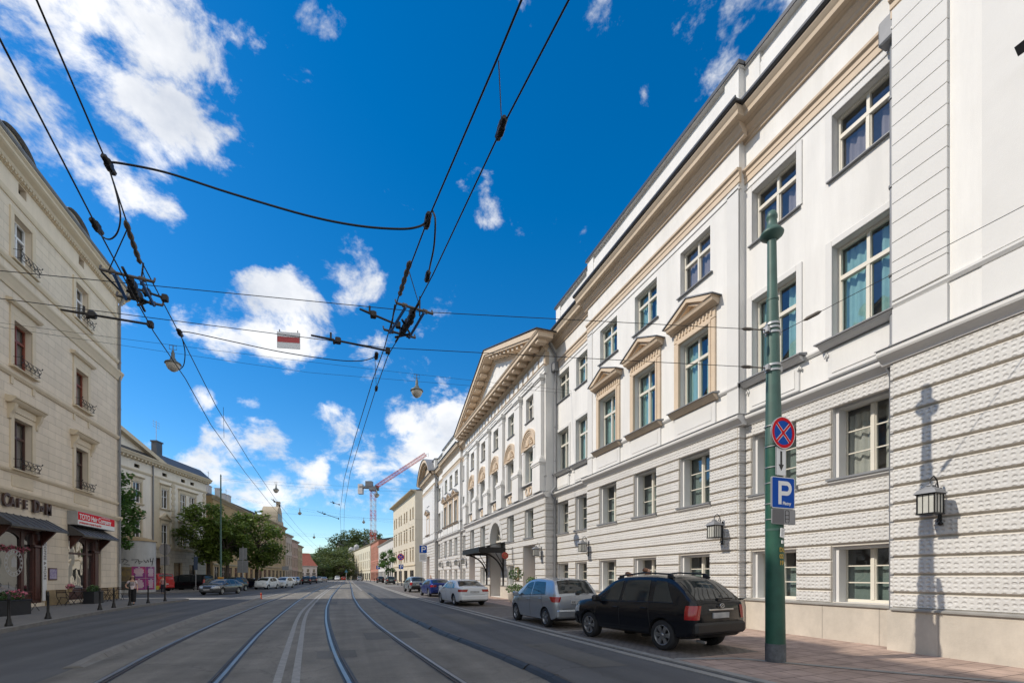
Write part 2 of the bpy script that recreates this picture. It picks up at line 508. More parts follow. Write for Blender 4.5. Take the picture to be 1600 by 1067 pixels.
def lerpline(pts):
    pts = sorted(pts, key=lambda p: p[1])
    def f(y):
        if y <= pts[0][1]: a, b = pts[0], pts[1]
        elif y >= pts[-1][1]: a, b = pts[-2], pts[-1]
        else:
            for i in range(len(pts) - 1):
                if pts[i][1] <= y <= pts[i + 1][1]:
                    a, b = pts[i], pts[i + 1]; break
        t = (y - a[1]) / (b[1] - a[1])
        return a[0] + (b[0] - a[0]) * t
    return f
YS = [-14, -8, -3, 0, 2, 4, 5, 6, 7, 8, 9, 10, 11, 12, 13, 14, 15, 16, 17, 18, 19, 20, 22, 24, 26, 28, 30, 32, 34, 37, 40, 45, 50, 55, 60, 70, 80, 90, 100, 115, 130, 150, 170, 195, 220]
def smooth(f, w=1.6):
    return lambda y: sum(f(y + w * (.4 + .04 * abs(y)) * k) for k in (-1, -.5, 0, .5, 1)) / 5
def L_(pts): return smooth(lerpline(pts))
# lines of the street in plan (x, y)
RA = L_([(-2.9, -6), (-3.5, 5), (-3.69, 9), (-3.96, 11.3), (-4.19, 14.5), (-4.46, 19.8), (-4.85, 31), (-5.15, 49.5), (-4.9, 81.8), (-4.4, 130), (-4.2, 220)])
RB = L_([(-1.35, -6), (-1.75, 5), (-1.93, 8.4), (-2.12, 10.9), (-2.42, 15.3), (-2.71, 22), (-3.1, 34), (-3.45, 63), (-3.25, 100), (-2.85, 130), (-2.7, 220)])
RC = L_([(.65, -6), (.28, 5), (.05, 7.7), (-.15, 9.5), (-.39, 12.7), (-.72, 18.4), (-1.02, 26.6), (-1.2, 41), (-1.05, 80), (-.6, 129), (-.5, 220)])
RD = L_([(2.3, -6), (1.98, 5), (1.73, 7.1), (1.61, 8.7), (1.38, 11.4), (1.0, 17), (.7, 25.5), (.55, 38.7), (.68, 62), (.9, 116), (1.0, 220)])
SEP_R = L_([(3.3, -6), (3.1, 5), (3.06, 7.5), (2.9, 9.9), (2.66, 11.9), (2.44, 14.9), (2.2, 20.3), (2.0, 29.5), (1.98, 46.9), (1.9, 98), (2.2, 220)])
SEP_L = L_([(-4.5, -6), (-4.6, 5), (-4.8, 10.8), (-4.95, 12), (-5.2, 14.9), (-5.61, 19.4), (-6.0, 26.4), (-6.15, 38), (-6.4, 76), (-6.1, 130), (-6, 220)])
WH1 = L_([(-.4, -6), (-.85, 5), (-1.1, 8), (-1.43, 12.8), (-1.85, 19), (-2.1, 24.2), (-2.35, 41.7), (-2.3, 80), (-1.9, 130), (-1.8, 220)])
KERB_R = L_([(6.6, -6), (6.2, 5), (6.0, 8), (5.86, 11.5), (5.7, 17.4), (5.3, 31.9), (5.1, 42.5), (5.3, 71), (5.6, 120), (5.4, 220)])
KERB_L = L_([(-8.2, -6), (-9.0, 10), (-9.6, 17.8), (-10.2, 22.3), (-10.85, 29.7), (-10.5, 35), (-10.3, 40)])

def ribbon(mb, f, o0, o1, z, mat_=0, ys=YS, y0=-99, y1=999, h=0.0):
    ys = [y for y in ys if y0 <= y <= y1]
    vs = []; fs = []
    for y in ys:
        x = f(y); d = (f(y + .3) - f(y - .3)) / .6
        q = math.hypot(1, d)
        for o in (o0, o1):
            vs.append((x + o / q, y - o * d / q, z(y) if callable(z) else z))
    n = len(ys)
    for i in range(n - 1):
        fs.append((2 * i, 2 * i + 1, 2 * i + 3, 2 * i + 2))
    mb.add(vs, fs, mat_)
    if h:
        lo = [(v[0], v[1], v[2] - h) for v in vs]
        fs = []
        for i in range(n - 1):
            fs.append((2 * i, 2 * i + 2, 2 * n + 2 * i + 2, 2 * n + 2 * i))
            fs.append((2 * i + 1, 2 * n + 2 * i + 1, 2 * n + 2 * i + 3, 2 * i + 3))
        fs.append((0, 2 * n, 2 * n + 1, 1)); fs.append((2 * n - 2, 2 * n - 1, 4 * n - 1, 4 * n - 2))
        mb.add(vs + lo, fs, mat_)
YD = [y * .5 for y in range(-20, 90)] + list(range(45, 222, 3))

mb = MB()
mb.quad((-900, -900, 0), (900, -900, 0), (900, 900, 0), (-900, 900, 0))
tag(mb.build('road', W['asphalt']), kind='structure')
mb = MB()
vs = []; fs = []
for y in YD: vs += [(SEP_L(y) + .1, y, .004), (SEP_R(y), y, .004)]
fs = [(2 * i, 2 * i + 1, 2 * i + 3, 2 * i + 2) for i in range(len(YD) - 1)]
mb.add(vs, fs)
tag(mb.build('tram_lane', W['lane']), kind='structure')
# painted lines
mb = MB()
ribbon(mb, WH1, 0.0, .125, .0085, ys=YD)
ribbon(mb, WH1, .27, .395, .0085, ys=YD)
ribbon(mb, SEP_L, -.06, .08, .0085, ys=YD, y0=39)
ribbon(mb, SEP_R, -.3, -.18, .0085, ys=YD, y0=55)
tag(mb.build('road_marking', W['paint']), kind='structure')
# tar patches in the road
mb = MB()
for (x, y, sx, sy) in ((1.2, 13.5, .9, .55), (-.2, 10.6, .5, .35), (4.3, 18, .7, 1.6), (-7.6, 23, .7, 1.9), (4.6, 9, .5, 1.1), (-1.2, 31, .8, .9)):
    P = []
    for u, v in ((-1, -1), (1, -1.05), (1.04, 1), (-.97, 1.03)): P.append((x + sx * u * .8 - .06 * sy * v, y + sy * v * 1.4, .0085 if -4.5 < x < 2 else .0045))
    mb.add(P, [(0, 1, 2, 3)])
W['patch'] = asphalt('asphalt_repair', (.10, .096, .088), (.135, .13, .12))
tag(mb.build('road_patch', W['patch']), kind='structure')

# rails: worn head, groove, lip, bitumen joint
for f, s, lab in ((RA, 1, 'outermost left tram rail, nearest the concrete lane kerb'), (RB, -1, 'tram rail just left of the double white line'),
                  (RC, 1, 'bright tram rail just right of the double white line'), (RD, -1, 'outermost right tram rail, nearest the black rubber lane kerb')):
    r = empty('tram_rail', (f(0), 0, 0), 0, lab, 'rail', 'tram rails in the road')
    mb = MB(); o = f(0)
    g = lambda y: f(y) - o
    ribbon(mb, g, -.032 * s, .032 * s, .022, ys=YD, h=.02)
    mb.build('rail_head', W['rail'], r)
    mb = MB()
    ribbon(mb, g, .082 * s, .108 * s, .019, ys=YD, h=.018)
    mb.build('rail_lip', W['railside'], r)
    mb = MB()
    ribbon(mb, g, -.07 * s, .14 * s, .0075, ys=YD)
    mb.build('joint', W['filler'], r)

# left concrete lane kerb, ending in a nose
r = empty('lane_kerb', (SEP_L(10.7), 10.7, 0), 0, 'low sloped concrete kerb between the left road lane and the tram track', 'kerb')
mb = MB(); y = 10.7
while y < 38.5:
    y2 = y + 1.18
    a0, a1 = SEP_L(y), SEP_L(y2)
    w = .34 if y < 30 else .26
    prof = [(0, 0), (w * .25, .085), (w * .75, .1), (w, 0)]
    n0 = .35 if y < 10.8 else 1
    vs = [(a0 - r.location.x + p[0] - .1, y - 10.7, .004 + p[1] * n0) for p in prof] + [(a1 - r.location.x + p[0] - .1, y2 - .03 - 10.7, .004 + p[1]) for p in prof]
    mb.add(vs, [(0, 1, 5, 4), (1, 2, 6, 5), (2, 3, 7, 6), (3, 2, 1, 0), (4, 5, 6, 7)])
    y = y2
mb.build('kerb_stone', W['kerb'], r)
# right black rubber lane kerb
W['rubber'] = mat('black_rubber', (.022, .022, .023), .55, var=.35, vs=4, bump=.004, bs=50)
r = empty('lane_divider', (SEP_R(-6), -6, 0), 0, 'black rubber lane divider bolted along the right edge of the tram track', 'divider')
mb = MB(); y = -6.0; k = 0
while y < 47:
    y2 = y + .98
    a0, a1 = SEP_R(y), SEP_R(y2)
    dx = random.uniform(-.02, .02)
    w = .27
    prof = [(0, .0), (.05, .06), (.12, .095), (.19, .085), (.25, .02), (w, 0)]
    vs = [(a0 - r.location.x + p[0] + dx, y + 6, .004 + p[1]) for p in prof] + [(a1 - r.location.x + p[0] + dx, y2 - .025 + 6, .004 + p[1]) for p in prof]
    n = len(prof)
    mb.add(vs, [(i, i + 1, n + i + 1, n + i) for i in range(n - 1)] + [tuple(range(n - 1, -1, -1)), tuple(range(n, 2 * n))])
    for q in range(4):   # toes along the outer edge
        yy = y + .08 + q * .24
        xx = SEP_R(yy) - r.location.x + .26 + dx
        mb.box(xx, xx + .055, yy + 6, yy + 6.11, .004, .028)
    y = y2
mb.build('rubber_block', W['rubber'], r)

# right side: flush kerb, parking bay of setts, pavers up to the hotel
PZ = lambda y: .045
mb = MB()
ribbon(mb, KERB_R, -.30, -.12, .016, ys=YD, h=.015)
ribbon(mb, KERB_R, .02, .2, .03, ys=YD, h=.028)
tag(mb.build('kerb', W['strip']), kind='structure')
def surf(name, f0, f1, z0, z1, m, ys=YD, y0=-99, y1=999):
    mb = MB(); ys = [y for y in ys if y0 <= y <= y1]; vs = []
    for y in ys: vs += [(f0(y), y, z0), (f1(y), y, z1)]
    mb.add(vs, [(2 * i, 2 * i + 1, 2 * i + 3, 2 * i + 2) for i in range(len(ys) - 1)])
    return tag(mb.build(name, m), kind='structure')
surf('parking_bay', lambda y: KERB_R(y) + .2, lambda y: 8.55, .026, .045, W['cobble'], y0=7.5, y1=76)
surf('pavement', lambda y: 8.55, lambda y: 12.6, .045, .10, W['paver'], y0=7.5, y1=76)
surf('pavement', lambda y: KERB_R(y) + .2, lambda y: 12.6, .028, .10, W['paver'], y0=-12, y1=7.5)
surf('pavement', lambda y: KERB_R(y) + .2, lambda y: 19, .03, .10, W['slab'], y0=75, y1=222)
mb = MB()
bay = [(6.25, 7.5), (7.4, 7.1), (8.9, 4.9), (10.2, 3.2), (12, 1.2)]
for (a, b) in zip(bay[:-1], bay[1:]):
    d = (Vector(b) - Vector(a)).normalized(); nn = Vector((-d.y, d.x)) * .09
    zz = lambda p: .034 + max(0, p[0] - 6.2) * .0118
    mb.quad((a[0] - nn.x, a[1] - nn.y, zz(a)), (b[0] - nn.x, b[1] - nn.y, zz(b)), (b[0] + nn.x, b[1] + nn.y, zz(b)), (a[0] + nn.x, a[1] + nn.y, zz(a)))
for y in (12.4, 17.6, 23.2, 29.0, 34.6, 40.4, 46.2):
    mb.quad((6.0, y, .031), (8.5, y - .1, .050), (8.5, y + .05, .050), (6.0, y + .15, .031))
tag(mb.build('stone_strip', W['strip']), kind='structure')

# left pavement with a kerb, rounded into the side street
mb = MB()
edge = [(KERB_L(y), y) for y in (-12, -6, 0, 5, 10, 14, 17, 20, 23, 26, 29, 32, 34, 36)]
edge += [(-10.35, 37.6), (-10.9, 38.8), (-11.9, 39.7), (-13.2, 40.3), (-15.5, 40.6), (-24, 40.8), (-40, 41)]
top = .12
vs = [(x, y, top) for x, y in edge] + [(-40, -12, top)]
mb.add(vs, [tuple(range(len(vs)))])
tag(mb.build('pavement', W['slab']), kind='structure')
mb = MB()
def kerbrun(mb, edge, top, w=.16):
    pts = [Vector(p) for p in edge]
    ins = []
    for i, p in enumerate(pts):
        t = (pts[min(i + 1, len(pts) - 1)] - pts[max(i - 1, 0)]).normalized()
        ins.append(p + Vector((-t.y, t.x)) * -.005), 
    out = []; inn = []
    for i, p in enumerate(pts):
        t = (pts[min(i + 1, len(pts) - 1)] - pts[max(i - 1, 0)]).normalized()
        nrm = Vector((t.y, -t.x))
        out.append(p + nrm * .02); inn.append(p - nrm * w)
    n = len(pts)
    vs = [(p.x, p.y, 0) for p in out] + [(p.x, p.y, top + .006) for p in out] + [(p.x, p.y, top + .006) for p in inn]
    mb.add(vs, [(i, i + 1, n + i + 1, n + i) for i in range(n - 1)] + [(n + i, n + i + 1, 2 * n + i + 1, 2 * n + i) for i in range(n - 1)])
kerbrun(mb, edge, top)
edge2 = [(-40, 47), (-26, 50.5), (-19.5, 52.8), (-17, 55), (-15.2, 61), (-13.6, 70), (-12.6, 80), (-11.6, 95), (-11, 120), (-10, 160), (-9, 220)]
kerbrun(mb, edge2, top)
tag(mb.build('kerb', W['kerb']), kind='structure')
mb = MB()
vs = [(x, y, top) for x, y in edge2] + [(-60, 220, top), (-60, 47, top)]
mb.add(vs, [tuple(range(len(vs)))])
tag(mb.build('pavement', W['slab']), kind='structure')
# pale crossing stones on the corner
mb = MB()
mb.quad((-17, 41.2, .008), (-9.6, 38.9, .008), (-8.6, 41.6, .008), (-17, 44.2, .008))
W['pale'] = brick_lines(mat('pale_setts', (.27, .255, .235), .85, var=.2, vs=3, bump=.006, bs=30), .2, .2, .012, .6, .006, .5, 'xy')
tag(mb.build('crossing', W['pale']), kind='structure')

# ------------------------------------------------------------ building tools
# every building: an Empty on the ground; local x runs along the street front, local y goes into the house
def facade(mb, x0, x1, z0, z1, y, ops, mw=0, mr=1, mi=2):
    """front sheet with real openings; ops: (x0,x1,z0,z1,depth)"""
    ops = [o for o in ops if o[0] < x1 and o[1] > x0 and o[2] < z1 and o[3] > z0]
    xs = sorted(set([x0, x1] + [v for o in ops for v in o[:2] if x0 < v < x1]))
    zs = sorted(set([z0, z1] + [v for o in ops for v in o[2:4] if z0 < v < z1]))
    for j in range(len(zs) - 1):
        zc = (zs[j] + zs[j + 1]) / 2
        run = None
        for i in range(len(xs) - 1):
            xc = (xs[i] + xs[i + 1]) / 2
            hole = any(o[0] < xc < o[1] and o[2] < zc < o[3] for o in ops)
            if not hole:
                if run is None: run = xs[i]
            if (hole or i == len(xs) - 2) and run is not None:
                xe = xs[i] if hole else xs[i + 1]
                mb.quad((run, y, zs[j]), (xe, y, zs[j]), (xe, y, zs[j + 1]), (run, y, zs[j + 1]), mw)
                run = None
    for (a, b, c, d, dep) in ops:
        e = y + dep
        mb.quad((a, y, c), (a, e, c), (a, e, d), (a, y, d), mr)
        mb.quad((b, y, c), (b, e, c), (b, e, d), (b, y, d), mr)
        mb.quad((a, y, d), (b, y, d), (b, e, d), (a, e, d), mr)
        mb.quad((a, y, c), (b, y, c), (b, e, c), (a, e, c), mr)
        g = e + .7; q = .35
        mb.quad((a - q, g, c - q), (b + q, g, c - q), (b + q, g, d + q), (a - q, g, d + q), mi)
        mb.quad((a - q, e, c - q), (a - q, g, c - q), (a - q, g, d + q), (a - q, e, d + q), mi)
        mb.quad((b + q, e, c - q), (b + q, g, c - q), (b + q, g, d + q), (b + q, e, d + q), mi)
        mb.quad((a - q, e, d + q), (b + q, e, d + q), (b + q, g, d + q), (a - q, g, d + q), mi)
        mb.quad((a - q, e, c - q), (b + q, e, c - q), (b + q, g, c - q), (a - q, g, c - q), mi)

WINC = {}
def win_meshes(style, w, h, frame, glass, curtain, depth):
    key = (style, round(w, 3), round(h, 3), frame.name, glass.name, curtain, round(depth, 3))
    if key in WINC: return WINC[key]
    f = MB(); g = MB(); c = None
    y0, y1 = depth - .06, depth + .03
    t = .075; hw = w / 2
    def bar(a, b, c_, d_, yy0=y0, yy1=y1, ch=.006): f.box(a, b, yy0, yy1, c_, d_, ch=ch)
    bar(-hw, -hw + t, 0, h); bar(hw - t, hw, 0, h); bar(-hw + t, hw - t, 0, t); bar(-hw + t, hw - t, h - t, h)
    if style in ('T', 'T3'):
        zt = h * .66
        bar(-hw + t, hw - t, zt - .055, zt + .055, y0 - .02, y1)
        bar(-.04, .04, t, zt - .055, y0 - .015, y1); bar(-.04, .04, zt + .055, h - t)
        for sx in (-1, 1):      # inner sash edges
            a, b = (-hw + t, -.04) if sx < 0 else (.04, hw - t)
            f.box(a, a + .025, y0 + .02, y1 - .01, t, zt - .055); f.box(b - .025, b, y0 + .02, y1 - .01, t, zt - .055)
    elif style in ('G3', 'G2'):
        bar(-.042, .042, t, h - t, y0 - .015, y1)
        n = 3
        for k in range(1, n):
            z = t + (h - 2 * t) * k / n
            for a, b in ((-hw + t, -.042), (.042, hw - t)):
                bar(a, b, z - .014, z + .014, y0 + .02, y1 - .01, 0)
        for a, b in ((-hw + t, -.042), (.042, hw - t)):
            f.box(a, a + .025, y0 + .015, y1 - .01, t, h - t); f.box(b - .025, b, y0 + .015, y1 - .01, t, h - t)
    elif style == 'S':          # simple far window
        bar(-.04, .04, t, h - t); bar(-hw + t, -.04, h * .62 - .03, h * .62 + .03); bar(.04, hw - t, h * .62 - .03, h * .62 + .03)
    g.quad((-hw + .02, depth, .02), (hw - .02, depth, .02), (hw - .02, depth, h - .02), (-hw + .02, depth, h - .02))
    fm = f.mesh('window', frame); gm = g.mesh('pane', glass, fixn=False)
    cm = None
    if curtain:
        kind, cov, dropz = curtain
        cb = MB()
        def drape(a, b, z0, z1, amp=.035):
            n = max(4, int((b - a) / .035)); vs = []
            for i in range(n + 1):
                x = a + (b - a) * i / n
                yy = depth + .13 + amp * math.sin(x * 42 + 1.3 * math.sin(x * 9))
                vs += [(x, yy, z0), (x, yy + .01, z1)]
            cb.add(vs, [(2 * i, 2 * i + 1, 2 * i + 3, 2 * i + 2) for i in range(n)], 0, True)
        if cov == 'sides':
            drape(-hw + .03, -hw * .1, .02, h * dropz); drape(hw * .22, hw - .03, .02, h * dropz)
        elif cov == 'full': drape(-hw + .03, hw - .03, .02, h * dropz, .02)
        elif cov == 'blind': cb.box(-hw + .05, hw - .05, depth + .09, depth + .1, h * dropz, h - .05)
        elif cov == 'low': drape(-hw + .03, hw - .03, .02, h * dropz, .006)
        cm = cb.mesh('curtain', W[kind], fixn=False)
    WINC[key] = (fm, gm, cm)
    return WINC[key]
def put_window(b, x, y, z, style, w, h, frame, glass, curtain=None, depth=.22, name='window'):
    fm, gm, cm = win_meshes(style, w, h, frame, glass, curtain, depth)
    o = link(name, fm, b, (x, y, z))
    link('pane', gm, o)
    if cm: link('curtain', cm, o)
    return o
def mould(mb, x0, x1, y, prof, mat_=0):
    """run of moulding: prof = [(out, z)...] measured outward from the wall"""
    mb.prism([(y - o, z) for o, z in prof], 'x', x0, x1, mat_)
def shell(b, L, z1, depth, wallmat, roofm, x0=0, y=0, rise=2.5, over=.4, z0=0, front=False, name='back_wall', flat=False):
    """sides, back and a pitched roof that close a house"""
    mb = MB()
    mb.quad((x0, y, z0), (x0, y + depth, z0), (x0, y + depth, z1), (x0, y, z1))
    mb.quad((x0 + L, y, z0), (x0 + L, y + depth, z0), (x0 + L, y + depth, z1), (x0 + L, y, z1))
    mb.quad((x0, y + depth, z0), (x0 + L, y + depth, z0), (x0 + L, y + depth, z1), (x0, y + depth, z1))
    if front: mb.quad((x0, y, z0), (x0 + L, y, z0), (x0 + L, y, z1), (x0, y, z1))
    mb.build(name, wallmat, b)
    rb = MB()
    yo = y - over; yd = y + depth + over
    ym = y + depth * .5
    rb.add([(x0 - .05, yo, z1 + .02), (x0 + L + .05, yo, z1 + .02), (x0 + L + .05, ym, z1 + rise), (x0 - .05, ym, z1 + rise), (x0 - .05, yd, z1 + .02), (x0 + L + .05, yd, z1 + .02)],
           [(0, 1, 2, 3), (3, 2, 5, 4), (0, 3, 4), (1, 5, 2), (0, 4, 5, 1)])
    return rb.build('roof', roofm, b)

# ------------------------------------------------------------ the hotel
hotel = empty('hotel_building', (11.5, 34, 0), R(-90), 'long white four storey hotel with rusticated lower floors and a columned pediment centre', 'building')
U = lambda Y: 34 - Y
SEG = [('R0', -4, 6.5, -.2), ('R1', 6.5, 10.88, .25), ('R2', 10.88, 20.3, 0), ('R3', 20.3, 24.5, .25), ('R4', 24.5, 43.5, -.45),
       ('R5', 43.5, 47.7, .25), ('R6', 47.7, 57.12, 0), ('R7', 57.12, 61.5, .25), ('R8', 61.5, 72, -.2)]
BAYS = {'R0': [], 'R1': [7.42, 9.87], 'R2': [12.8, 15.6, 18.4], 'R3': [21.3, 23.6], 'R4': [27, 30.5, 34, 37.5, 41],
        'R5': [44.4, 46.7], 'R6': [49.6, 52.4, 55.2], 'R7': [58.13, 60.58], 'R8': [66.75]}
WW = 1.46
wall = MB(); rust = MB(); plin = MB(); strg = MB(); corn = MB(); gut = MB(); para = MB(); surr = MB()
winlist = []
BT = 6.36; BH = .3865
def rustband(x0, x1, y, ops, z_lo=1.0, z_hi=BT, back=.3):
    k = 0
    while True:
        zt = z_hi - k * BH; zb = zt - BH
        if zt < z_lo + .05: break
        zb = max(zb, z_lo)
        cuts = sorted(set([zb + .028, zt - .012] + [v for o in ops for v in o[2:4] if zb + .06 < v < zt - .06 and o[0] < x1 and o[1] > x0]))
        for c0, c1 in zip(cuts[:-1], cuts[1:]):
            zc = (c0 + c1) / 2
            blk = sorted((o[0], o[1]) for o in ops if o[2] < zc < o[3] and o[0] < x1 and o[1] > x0)
            a = x0; runs = []
            for p, q in blk:
                if p > a: runs.append((a, p))
                a = max(a, q)
            if a < x1: runs.append((a, x1))
            for p, q in runs:
                if q - p < .04: continue
                e0 = .012 if p > x0 + .001 else 0; e1 = .012 if q < x1 - .001 else 0
                p2, q2 = p + e0, q - e1
                c = .022
                # a block: face set forward with bevelled edges
                yf = y - .06
                vs = [(p2, y + .02, c0), (q2, y + .02, c0), (q2, y + .02, c1), (p2, y + .02, c1),
                      (p2, yf + c, c0), (q2, yf + c, c0), (q2, yf + c, c1), (p2, yf + c, c1),
                      (p2 + c, yf, c0 + c), (q2 - c, yf, c0 + c), (q2 - c, yf, c1 - c), (p2 + c, yf, c1 - c)]
                rust.add(vs, [(8, 9, 10, 11)], 0)
                rust.add(vs, [(4, 5, 9, 8), (5, 6, 10, 9), (6, 7, 11, 10), (7, 4, 8, 11), (0, 1, 5, 4), (1, 2, 6, 5), (2, 3, 7, 6), (3, 0, 4, 7)], 1)
        k += 1
for nm, Y0, Y1, y in SEG:
    x0, x1 = U(Y1), U(Y0)
    plin = MB(); strg = MB(); corn = MB(); gut = MB(); para = MB()
    ops = []; bays = [U(b) for b in BAYS[nm]]
    r4 = nm == 'R4'
    for bi, xb in enumerate(bays):
        h = WW / 2
        if nm == 'R8':
            ops += [(xb - .95, xb + .95, 7.75, 10.15, .25), (xb - .95, xb + .95, 11.9, 13.5, .25)]
            winlist += [(xb, y, 7.75, 'T', 1.9, 2.4, None, .25), (xb, y, 11.9, 'T', 1.9, 1.6, None, .25)]
            ops.append((xb - 1.3, xb + 1.3, .12, 4.6, .9))
            continue
        if r4:
            if bi == 2: ops.append((xb - 1.35, xb + 1.35, .12, 5.9, 1.3))
            else:
                ops.append((xb - .72, xb + .72, 4.2, 6.03, .42)); winlist.append((xb, y, 4.2, 'G3', 1.44, 1.83, 'mz', .42))
                if bi in (0, 4): ops.append((xb - 1.02, xb + 1.02, .12, 3.68, .95))
                else: ops.append((xb - .7, xb + .7, 1.05, 2.46, .4)); winlist.append((xb, y, 1.05, 'G3', 1.4, 1.41, 'gr', .4))
            ops.append((xb - .66, xb + .66, 7.6, 9.85, .3)); winlist.append((xb, y, 7.6, 'T', 1.32, 2.25, 'nb4', .3))
            ops.append((xb - .62, xb + .62, 11.65, 13.2, .26)); winlist.append((xb, y, 11.65, 'T', 1.24, 1.55, 'top4', .26))
            continue
        ops.append((xb - h, xb + h, 1.05, 2.46, .42)); winlist.append((xb, y, 1.05, 'G3', WW, 1.41, 'gr', .42))
        ops.append((xb - h, xb + h, 4.2, 6.03, .42)); winlist.append((xb, y, 4.2, 'G3', WW, 1.83, 'mz', .42))
        ops.append((xb - h, xb + h, 7.75, 10.15, .25)); winlist.append((xb, y, 7.75, 'T', WW, 2.4, 'nb' if nm in ('R1', 'R2') else 'nb4', .25))
        ops.append((xb - h, xb + h, 11.9, 13.5, .24)); winlist.append((xb, y, 11.9, 'T', WW, 1.6, 'top' if nm == 'R1' else 'top4', .24))
    facade(wall, x0, x1, 0, BT, y, ops, 3, 1, 2)
    facade(wall, x0, x1, BT, 15.3, y, ops, 0, 1, 2)
    zt_ = 15.6 if r4 else 17.2; wall.quad((x0, y, 15.3), (x1, y, 15.3), (x1, y, zt_), (x0, y, zt_), 0)
    rustband(x0, x1, y, ops)
    # plinth
    blk = sorted((o[0], o[1]) for o in ops if o[2] < .5)
    a = x0; runs = []
    for p, q in blk: runs.append((a, p)); a = q
    runs.append((a, x1))
    for p, q in runs:
        p += .006 if p > x0 else 0; q -= .006 if q < x1 else 0
        plin.box(p, q, y - .1, y + .3, -.05, .965)
        plin.prism([(y - .145, .965), (y - .145, 1.0), (y - .04, 1.03), (y + .1, 1.03), (y + .1, .965)], 'x', p, q, 1)
    dz = .004 if nm in ('R0', 'R2', 'R4', 'R6', 'R8') else 0
    mould_ = lambda mb, a, b, yy, pr, k=0: mould(mb, a, b, yy, [(o, z + dz) for o, z in pr], k)
    # string course with a sheet metal cap
    ex = .2 if nm in ('R0', 'R2', 'R4', 'R6', 'R8') else 0
    mould_(strg, x0 - ex, x1 + ex, y, [(-.1, 6.36), (.08, 6.36), (.1, 6.41), (.16, 6.46), (.25, 6.52), (.27, 6.56), (.27, 6.65), (-.1, 6.69)], 0)
    mould_(strg, x0 - ex - .02, x1 + ex + .02, y, [(-.1, 6.70), (.30, 6.66), (.30, 6.645), (.285, 6.645), (.285, 6.652), (-.1, 6.692)], 1)
    # sill string
    mould_(strg, x0, x1, y, [(-.05, 7.56), (.03, 7.56), (.07, 7.62), (.07, 7.67), (-.05, 7.69)], 0)
    plin.build('plinth', [W['plinth'], W['strip']], hotel); strg.build('string_course', [W['grey'], W['zinc']], hotel)
    if r4: continue
    # architrave, frieze, main cornice
    ex2 = .05
    mould_(corn, x0 - ex2, x1 + ex2, y, [(-.05, 13.74), (.03, 13.74), (.03, 13.79), (-.05, 13.80)], 2)
    mould_(corn, x0 - ex2, x1 + ex2, y, [(-.05, 13.95), (.035, 13.95), (.035, 14.13), (.06, 14.14), (.06, 14.26), (.12, 14.30), (.13, 14.36), (-.05, 14.40)], 0)
    ex3 = .4 if nm in ('R0', 'R2', 'R6', 'R8') else 0
    mould_(corn, x0 - min(ex3, .25), x1 + min(ex3, .25), y, [(-.05, 15.18), (.07, 15.18), (.07, 15.25), (.14, 15.3), (.16, 15.36), (.25, 15.45), (.25, 15.5), (.32, 15.56), (-.05, 15.56)], 0)
    mould_(corn, x0 - ex3, x1 + ex3, y, [(-.05, 15.565), (.47, 15.565), (.47, 15.7), (.5, 15.74), (.55, 15.82), (.55, 15.86), (-.05, 15.87)], 1)
    mould_(gut, x0 - ex3 - .06, x1 + ex3 + .06, y, [(-.3, 15.95), (.50, 15.885), (.53, 15.875), (.60, 15.88), (.64, 15.93), (.64, 16.0), (.61, 16.0), (.59, 15.95), (.52, 15.94), (-.3, 16.05)], 0)
    # parapet with end piers, panels and coping
    mould_(para, x0, x1, y, [(-.45, 15.9), (-.08, 15.9), (-.08, 17.55), (-.45, 17.55)], 0)
    for (p, q) in ((x0 - .005, x0 + .55), (x1 - .55, x1 + .005)):
        para.box(p, q, y - .02, y + .4, 15.9, 17.55, 0)
    mould_(para, x0 + .55, x1 - .55, y, [(-.1, 16.1), (-.04, 16.1), (-.04, 16.3), (-.1, 16.3)], 0)
    mould_(para, x0 + .55, x1 - .55, y, [(-.1, 17.2), (-.04, 17.2), (-.04, 17.35), (-.1, 17.35)], 0)
    mould_(para, x0 - .06, x1 + .06, y, [(-.5, 17.55), (.06, 17.55), (.08, 17.556), (-.5, 17.64)], 0)
    mould_(para, x0 - .09, x1 + .09, y, [(-.55, 17.66), (.11, 17.5565), (.11, 17.68), (-.55, 17.75)], 1)
    corn.build('cornice', [W['beige'], W['soffit'], W['grey']], hotel); gut.build('gutter', W['darkzinc'], hotel); para.build('parapet', [W['stucco'], W['darkzinc']], hotel)
# sides and steps between the segments
for i, (nm, Y0, Y1, y) in enumerate(SEG):
    for Yc, j in ((Y0, i - 1), (Y1, i + 1)):
        yn = SEG[j][3] if 0 <= j < len(SEG) else 14
        if yn > y:
            wall.quad((U(Yc), y, 0), (U(Yc), yn, 0), (U(Yc), yn, 15.9), (U(Yc), y, 15.9), 0)
            if yn < 10:
                k = 0
                while BT - k * BH > 1.1:
                    zt = BT - k * BH; s = 1 if Yc == Y0 else -1
                    xx = U(Yc)
                    rust.box(min(xx, xx + .05 * s), max(xx, xx + .05 * s), y - .038, yn - .06, max(1.0, zt - BH) + .03, zt - .014, 0)
                    k += 1
                pl = MB(); pl.box(min(U(Yc), U(Yc) + .08 * s), max(U(Yc), U(Yc) + .08 * s), y - .1, yn - .1, -.05, .965); pl.build('plinth', [W['plinth'], W['strip']], hotel)
wall.quad((U(72), 14, 0), (U(-4), 14, 0), (U(-4), 14, 17.2), (U(72), 14, 17.2), 0)
wall.build('wall', [W['stucco'], W['grey'], W['room'], W['groove']], hotel)
rust.build('rusticated_wall', [W['rust'], W['groove']], hotel)
rb = MB()
rb.add([(U(72), .4, 17), (U(-4), .4, 17), (U(-4), 7, 18.6), (U(72), 7, 18.6), (U(72), 14, 17), (U(-4), 14, 17)], [(0, 1, 2, 3), (3, 2, 5, 4), (0, 3, 4), (1, 5, 2)])
rb.build('roof', W['tile'], hotel)
